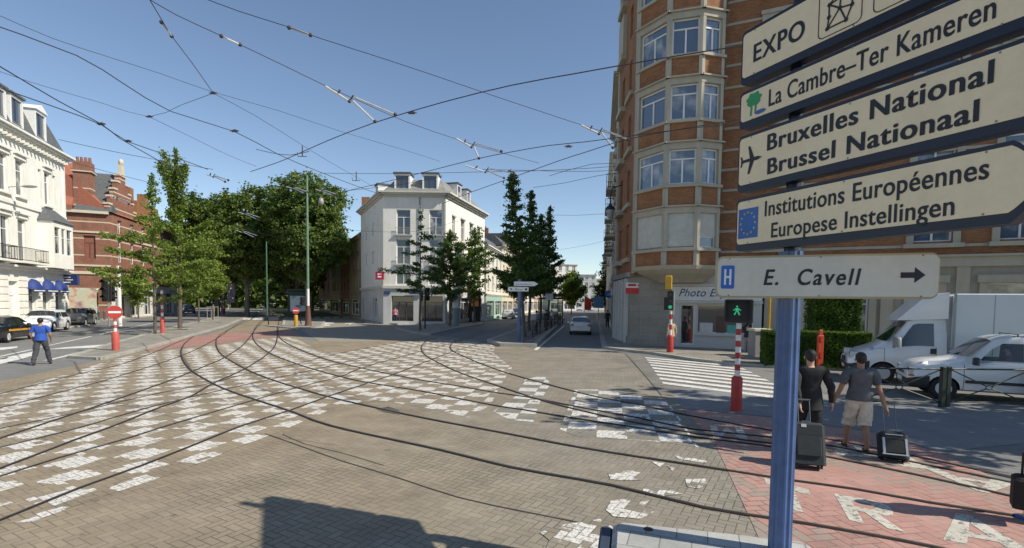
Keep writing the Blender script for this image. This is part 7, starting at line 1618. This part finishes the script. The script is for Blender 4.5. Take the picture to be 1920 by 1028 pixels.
# ================================================================ OVERHEAD WIRES
wirem = mat('wire_black', (.035, .035, .045), .6); armm = mat('insulator_white', (.55, .54, .52), .5)
def WZ(px, py, z): return G(px, py, z)
def wire(label, pts, z=6.0, r=.008, group='overhead tram wires', name='overhead_wire', sag=True):
    P_ = []
    for q in pts: P_.append(WZ(q[0], q[1], q[2] if len(q) > 2 else z))
    t = smooth_line(P_, 1.5); r = r * .72; b = MB()
    b.tube([p for p in t], r, 5); o = obj(name, b, wirem); return tag(o, label, 'wire', group)
def span(label, pts, z=6.6, r=.008): return wire(label, pts, z, r, 'thin span wires', 'span_wire')
wire('thick contact wire rising from the white corner house roof to the right behind the signs', [(470, 322), (520, 305), (556, 290), (612, 265), (700, 231), (830, 192), (960, 160), (1080, 138), (1175, 121), (1300, 100), (1420, 82)], 5.9, .012)
wire('thick contact wire descending from the upper left toward the plane trees', [(-60, 30), (143, 104), (230, 156), (320, 209), (440, 247), (520, 289), (600, 323), (690, 357), (720, 366)], 5.9, .011)
wire('contact wire from the white corner house roof to the oriel, upper of the pair', [(600, 372), (660, 356), (700, 347), (800, 322), (890, 299), (960, 285), (1030, 273), (1100, 266), (1190, 254), (1300, 240), (1400, 230)], 5.9, .012)
wire('contact wire running to the right just below the upper pair', [(830, 382), (885, 360), (950, 337), (1050, 301), (1100, 285), (1170, 263), (1260, 245), (1400, 222)], 5.9, .012)
wire('contact wire at the far left, upper of two that meet near the young trees', [(-60, 90), (0, 125), (110, 190), (190, 233), (240, 266), (330, 296), (390, 318)], 5.9, .013)
wire('contact wire at the far left, lower of two that meet near the young trees', [(-60, 140), (0, 165), (100, 200), (190, 234), (225, 260), (290, 297), (345, 330)], 5.9, .013)
wire('short contact wire crossing just above the plane trees', [(480, 268 + 12), (510, 287), (545, 291), (580, 284)], 5.95, .01)
span('span wire from the top edge down to the knot above the plane trees', [(275, -10), (300, 32), (322, 68), (360, 118), (400, 175)], 6.8, .009)
span('span wire from the top edge across to the long white insulator arms', [(262, -12), (330, 28), (410, 65), (450, 84), (530, 122), (612, 162), (690, 197), (760, 228), (858, 262), (930, 284), (1010, 306)], 6.7, .009)
span('span wire high in the middle sloping to the brick oriel', [(375, -6), (450, 22), (545, 52), (600, 72), (700, 104), (800, 137), (920, 178), (1010, 208), (1095, 236), (1180, 262)], 6.7, .009)
span('faint span wire crossing from the upper left to the knot', [(-60, 8), (0, 30), (98, 72), (200, 106), (300, 138), (400, 173), (520, 207), (640, 247), (760, 282), (825, 303)], 7.0, .007)
span('span wire from the knot to the left with a small joint', [(400, 175), (340, 197), (280, 219), (190, 193), (60, 155), (-40, 120)], 6.8, .007)
span('span wire from the small joint down toward the plane trees', [(280, 219), (360, 258), (430, 292), (480, 312)], 6.8, .007)
span('span wire from the knot down past the green pole', [(400, 175), (480, 218), (560, 268), (620, 305), (700, 350)], 6.8, .007)
for i, (a, lab) in enumerate([([(600, 325), (760, 326), (880, 323), (990, 321), (1100, 316), (1175, 310)], 'level thin wire above the roof of the white corner house'), ([(905, 318), (1000, 320), (1100, 322), (1180, 318)], 'short level wire between the tall dark trees and the oriel'),
    ([(1030, 330), (1110, 308), (1180, 308)], 'thin wire beside the oriel, uppermost of the far ones'), ([(1000, 352), (1060, 343), (1120, 330), (1180, 322)], 'thin wire above the pointed trees'), ([(1000, 402), (1080, 404), (1180, 398)], 'faint level wire above the street end'), ([(1040, 470), (1100, 460), (1150, 447)], 'low thin wire above the street cedar'),
    ([(630, 455), (560, 452), (460, 430), (390, 400)], 'thin wire drawn across the dark plane trees'), ([(110, 262), (240, 290), (400, 318)], 'faint wire left of the young trees'), ([(120, 300), (200, 322), (290, 345)], 'faint wire above the brick house roof'), ([(650, 358), (760, 345), (830, 330)], 'thin wire touching the dormers of the white corner house'), ([(870, 412), (760, 436), (640, 430)], 'thin wire crossing the face of the white corner house')]):
    span(lab, a, 7.4, .012)
def arms(label, a, b, c, d, e, z=6.3, sc=1.0):
    """white insulator rod, then two white arms reaching down to the contact wire"""
    A, B, C, D, E = [WZ(*q) for q in ((*a, z + .25), (*b, z + .1), (*c, z + .05), (*d, 5.95), (*e, 5.95))]
    t = thing('tram_wire_support', label, 'wire arm', tuple(A), group='white wire support arms'); o = -A
    k = MB(Matrix.Translation(o)); r = .018 * sc; k.tube([A, B], r, 6); k.tube([B, C], r * .7, 6); k.tube([C, D], r, 6); k.tube([B.lerp(C, .4), E], r, 6); obj('rods', k, armm, t)
    j = MB(Matrix.Translation(o)); 
    for q in (B, D, E): j.ball(q, .035 * sc, n=8, m=5)
    j.tube([B, B.lerp(C, .6) + Vector((0, 0, .08))], r * .8, 5); j.tube([A.lerp(B, .5), A.lerp(B, .6) + Vector((0, 0, .1))], .02, 5); obj('joints', j, mat('joint_dark', (.05, .04, .045), .6), t)
arms('white wire arm in the centre of the sky, largest and nearest', (610, 162), (655, 190), (668, 184), (741, 215), (703, 228))
arms('white wire arm right of the centre above the corner house', (856, 260), (884, 276), (895, 270), (940, 284), (898, 297))
arms('white wire arm beside the brick oriel', (1090, 235), (1123, 251), (1133, 244), (1178, 262), (1149, 277))
arms('white wire arm low above the tall pointed trees', (872, 310), (910, 323), (920, 317), (964, 325), (945, 334))
for (x, y, lab) in [(396, 330, 'white wire arm in front of the left plane tree, upper'), (455, 400, 'white wire arm in front of the plane trees, middle'), (545, 352, 'white wire arm in front of the plane trees left of the green pole'), (450, 434, 'white wire arm low in front of the dark plane trees'), (215, 376 - 4, 'white wire arm before the slender young tree'), (600, 357, 'white wire arm just right of the green pole')]:
    arms(lab, (x - 8, y - 2), (x + 4, y + 2), (x + 9, y), (x + 32, y + 8), (x + 26, y + 11), z=6.6)
def insul(label, a, b, z):
    A, B = WZ(*a, z), WZ(*b, z); t = thing('insulator', label, 'insulator', tuple(A), group='rod insulators in the span wires'); k = MB(Matrix.Translation(-A)); k.tube([A, B], .014, 6); obj('rod', k, armm, t); j = MB(Matrix.Translation(-A)); j.ball(A, .032, n=8, m=5); j.ball(B, .032, n=8, m=5); obj('end_caps', j, mat('joint_dark', (.05, .04, .045), .6), t)
insul('rod insulator in the top span wire at the upper left', (303, 42), (322, 68), 6.8); insul('rod insulator on the central span wire near the top', (415, 68), (450, 84), 6.7); insul('rod insulator on the rightmost high span wire', (542, 52), (582, 66), 6.7)
for (x, y, z, lab) in [(440, 246, 5.9, 'small black clamp on the descending contact wire'), (772, 212, 5.9, 'small clamp on the thick contact wire right of the large wire arm'), (400, 175, 6.8, 'knot where four span wires meet'), (280, 219, 6.8, 'small joint of the left span wires'), (240, 265, 5.9, 'black switch piece of the left contact wires'), (1066, 275, 5.9, 'small clamp on the wire near the oriel'), (190, 233, 5.9, 'end clamp of the far left wires')]:
    A = WZ(x, y, z); t = thing('wire_clamp', lab, 'clamp', tuple(A), group='wire clamps'); k = MB(); k.bbox(-.06, .06, -.015, .015, -.018, .018, .006); k.tube([(-.09, 0, .0), (.0, 0, .03), (.09, 0, 0)], .008, 5); obj('clamp_body', k, mat('joint_dark', (.05, .04, .045), .6), t)
for (x, y, lab) in [(567, 289, 'small black hanger post on the wires above the plane trees'), (668, 335, 'small black hanger post above the left roof of the corner house')]:
    A = WZ(x, y, 6.2); t = thing('hanger_post', lab, 'wire hanger', tuple(A), group='wire hangers'); k = MB(); k.cyl((0, 0, -.06), (0, 0, .2), .014); k.tube([(-.11, 0, -.06), (.11, 0, -.06)], .009); k.tube([(-.11, 0, -.06), (-.13, 0, .04)], .008); obj('bracket', k, mat('joint_dark', (.05, .04, .045), .6), t)
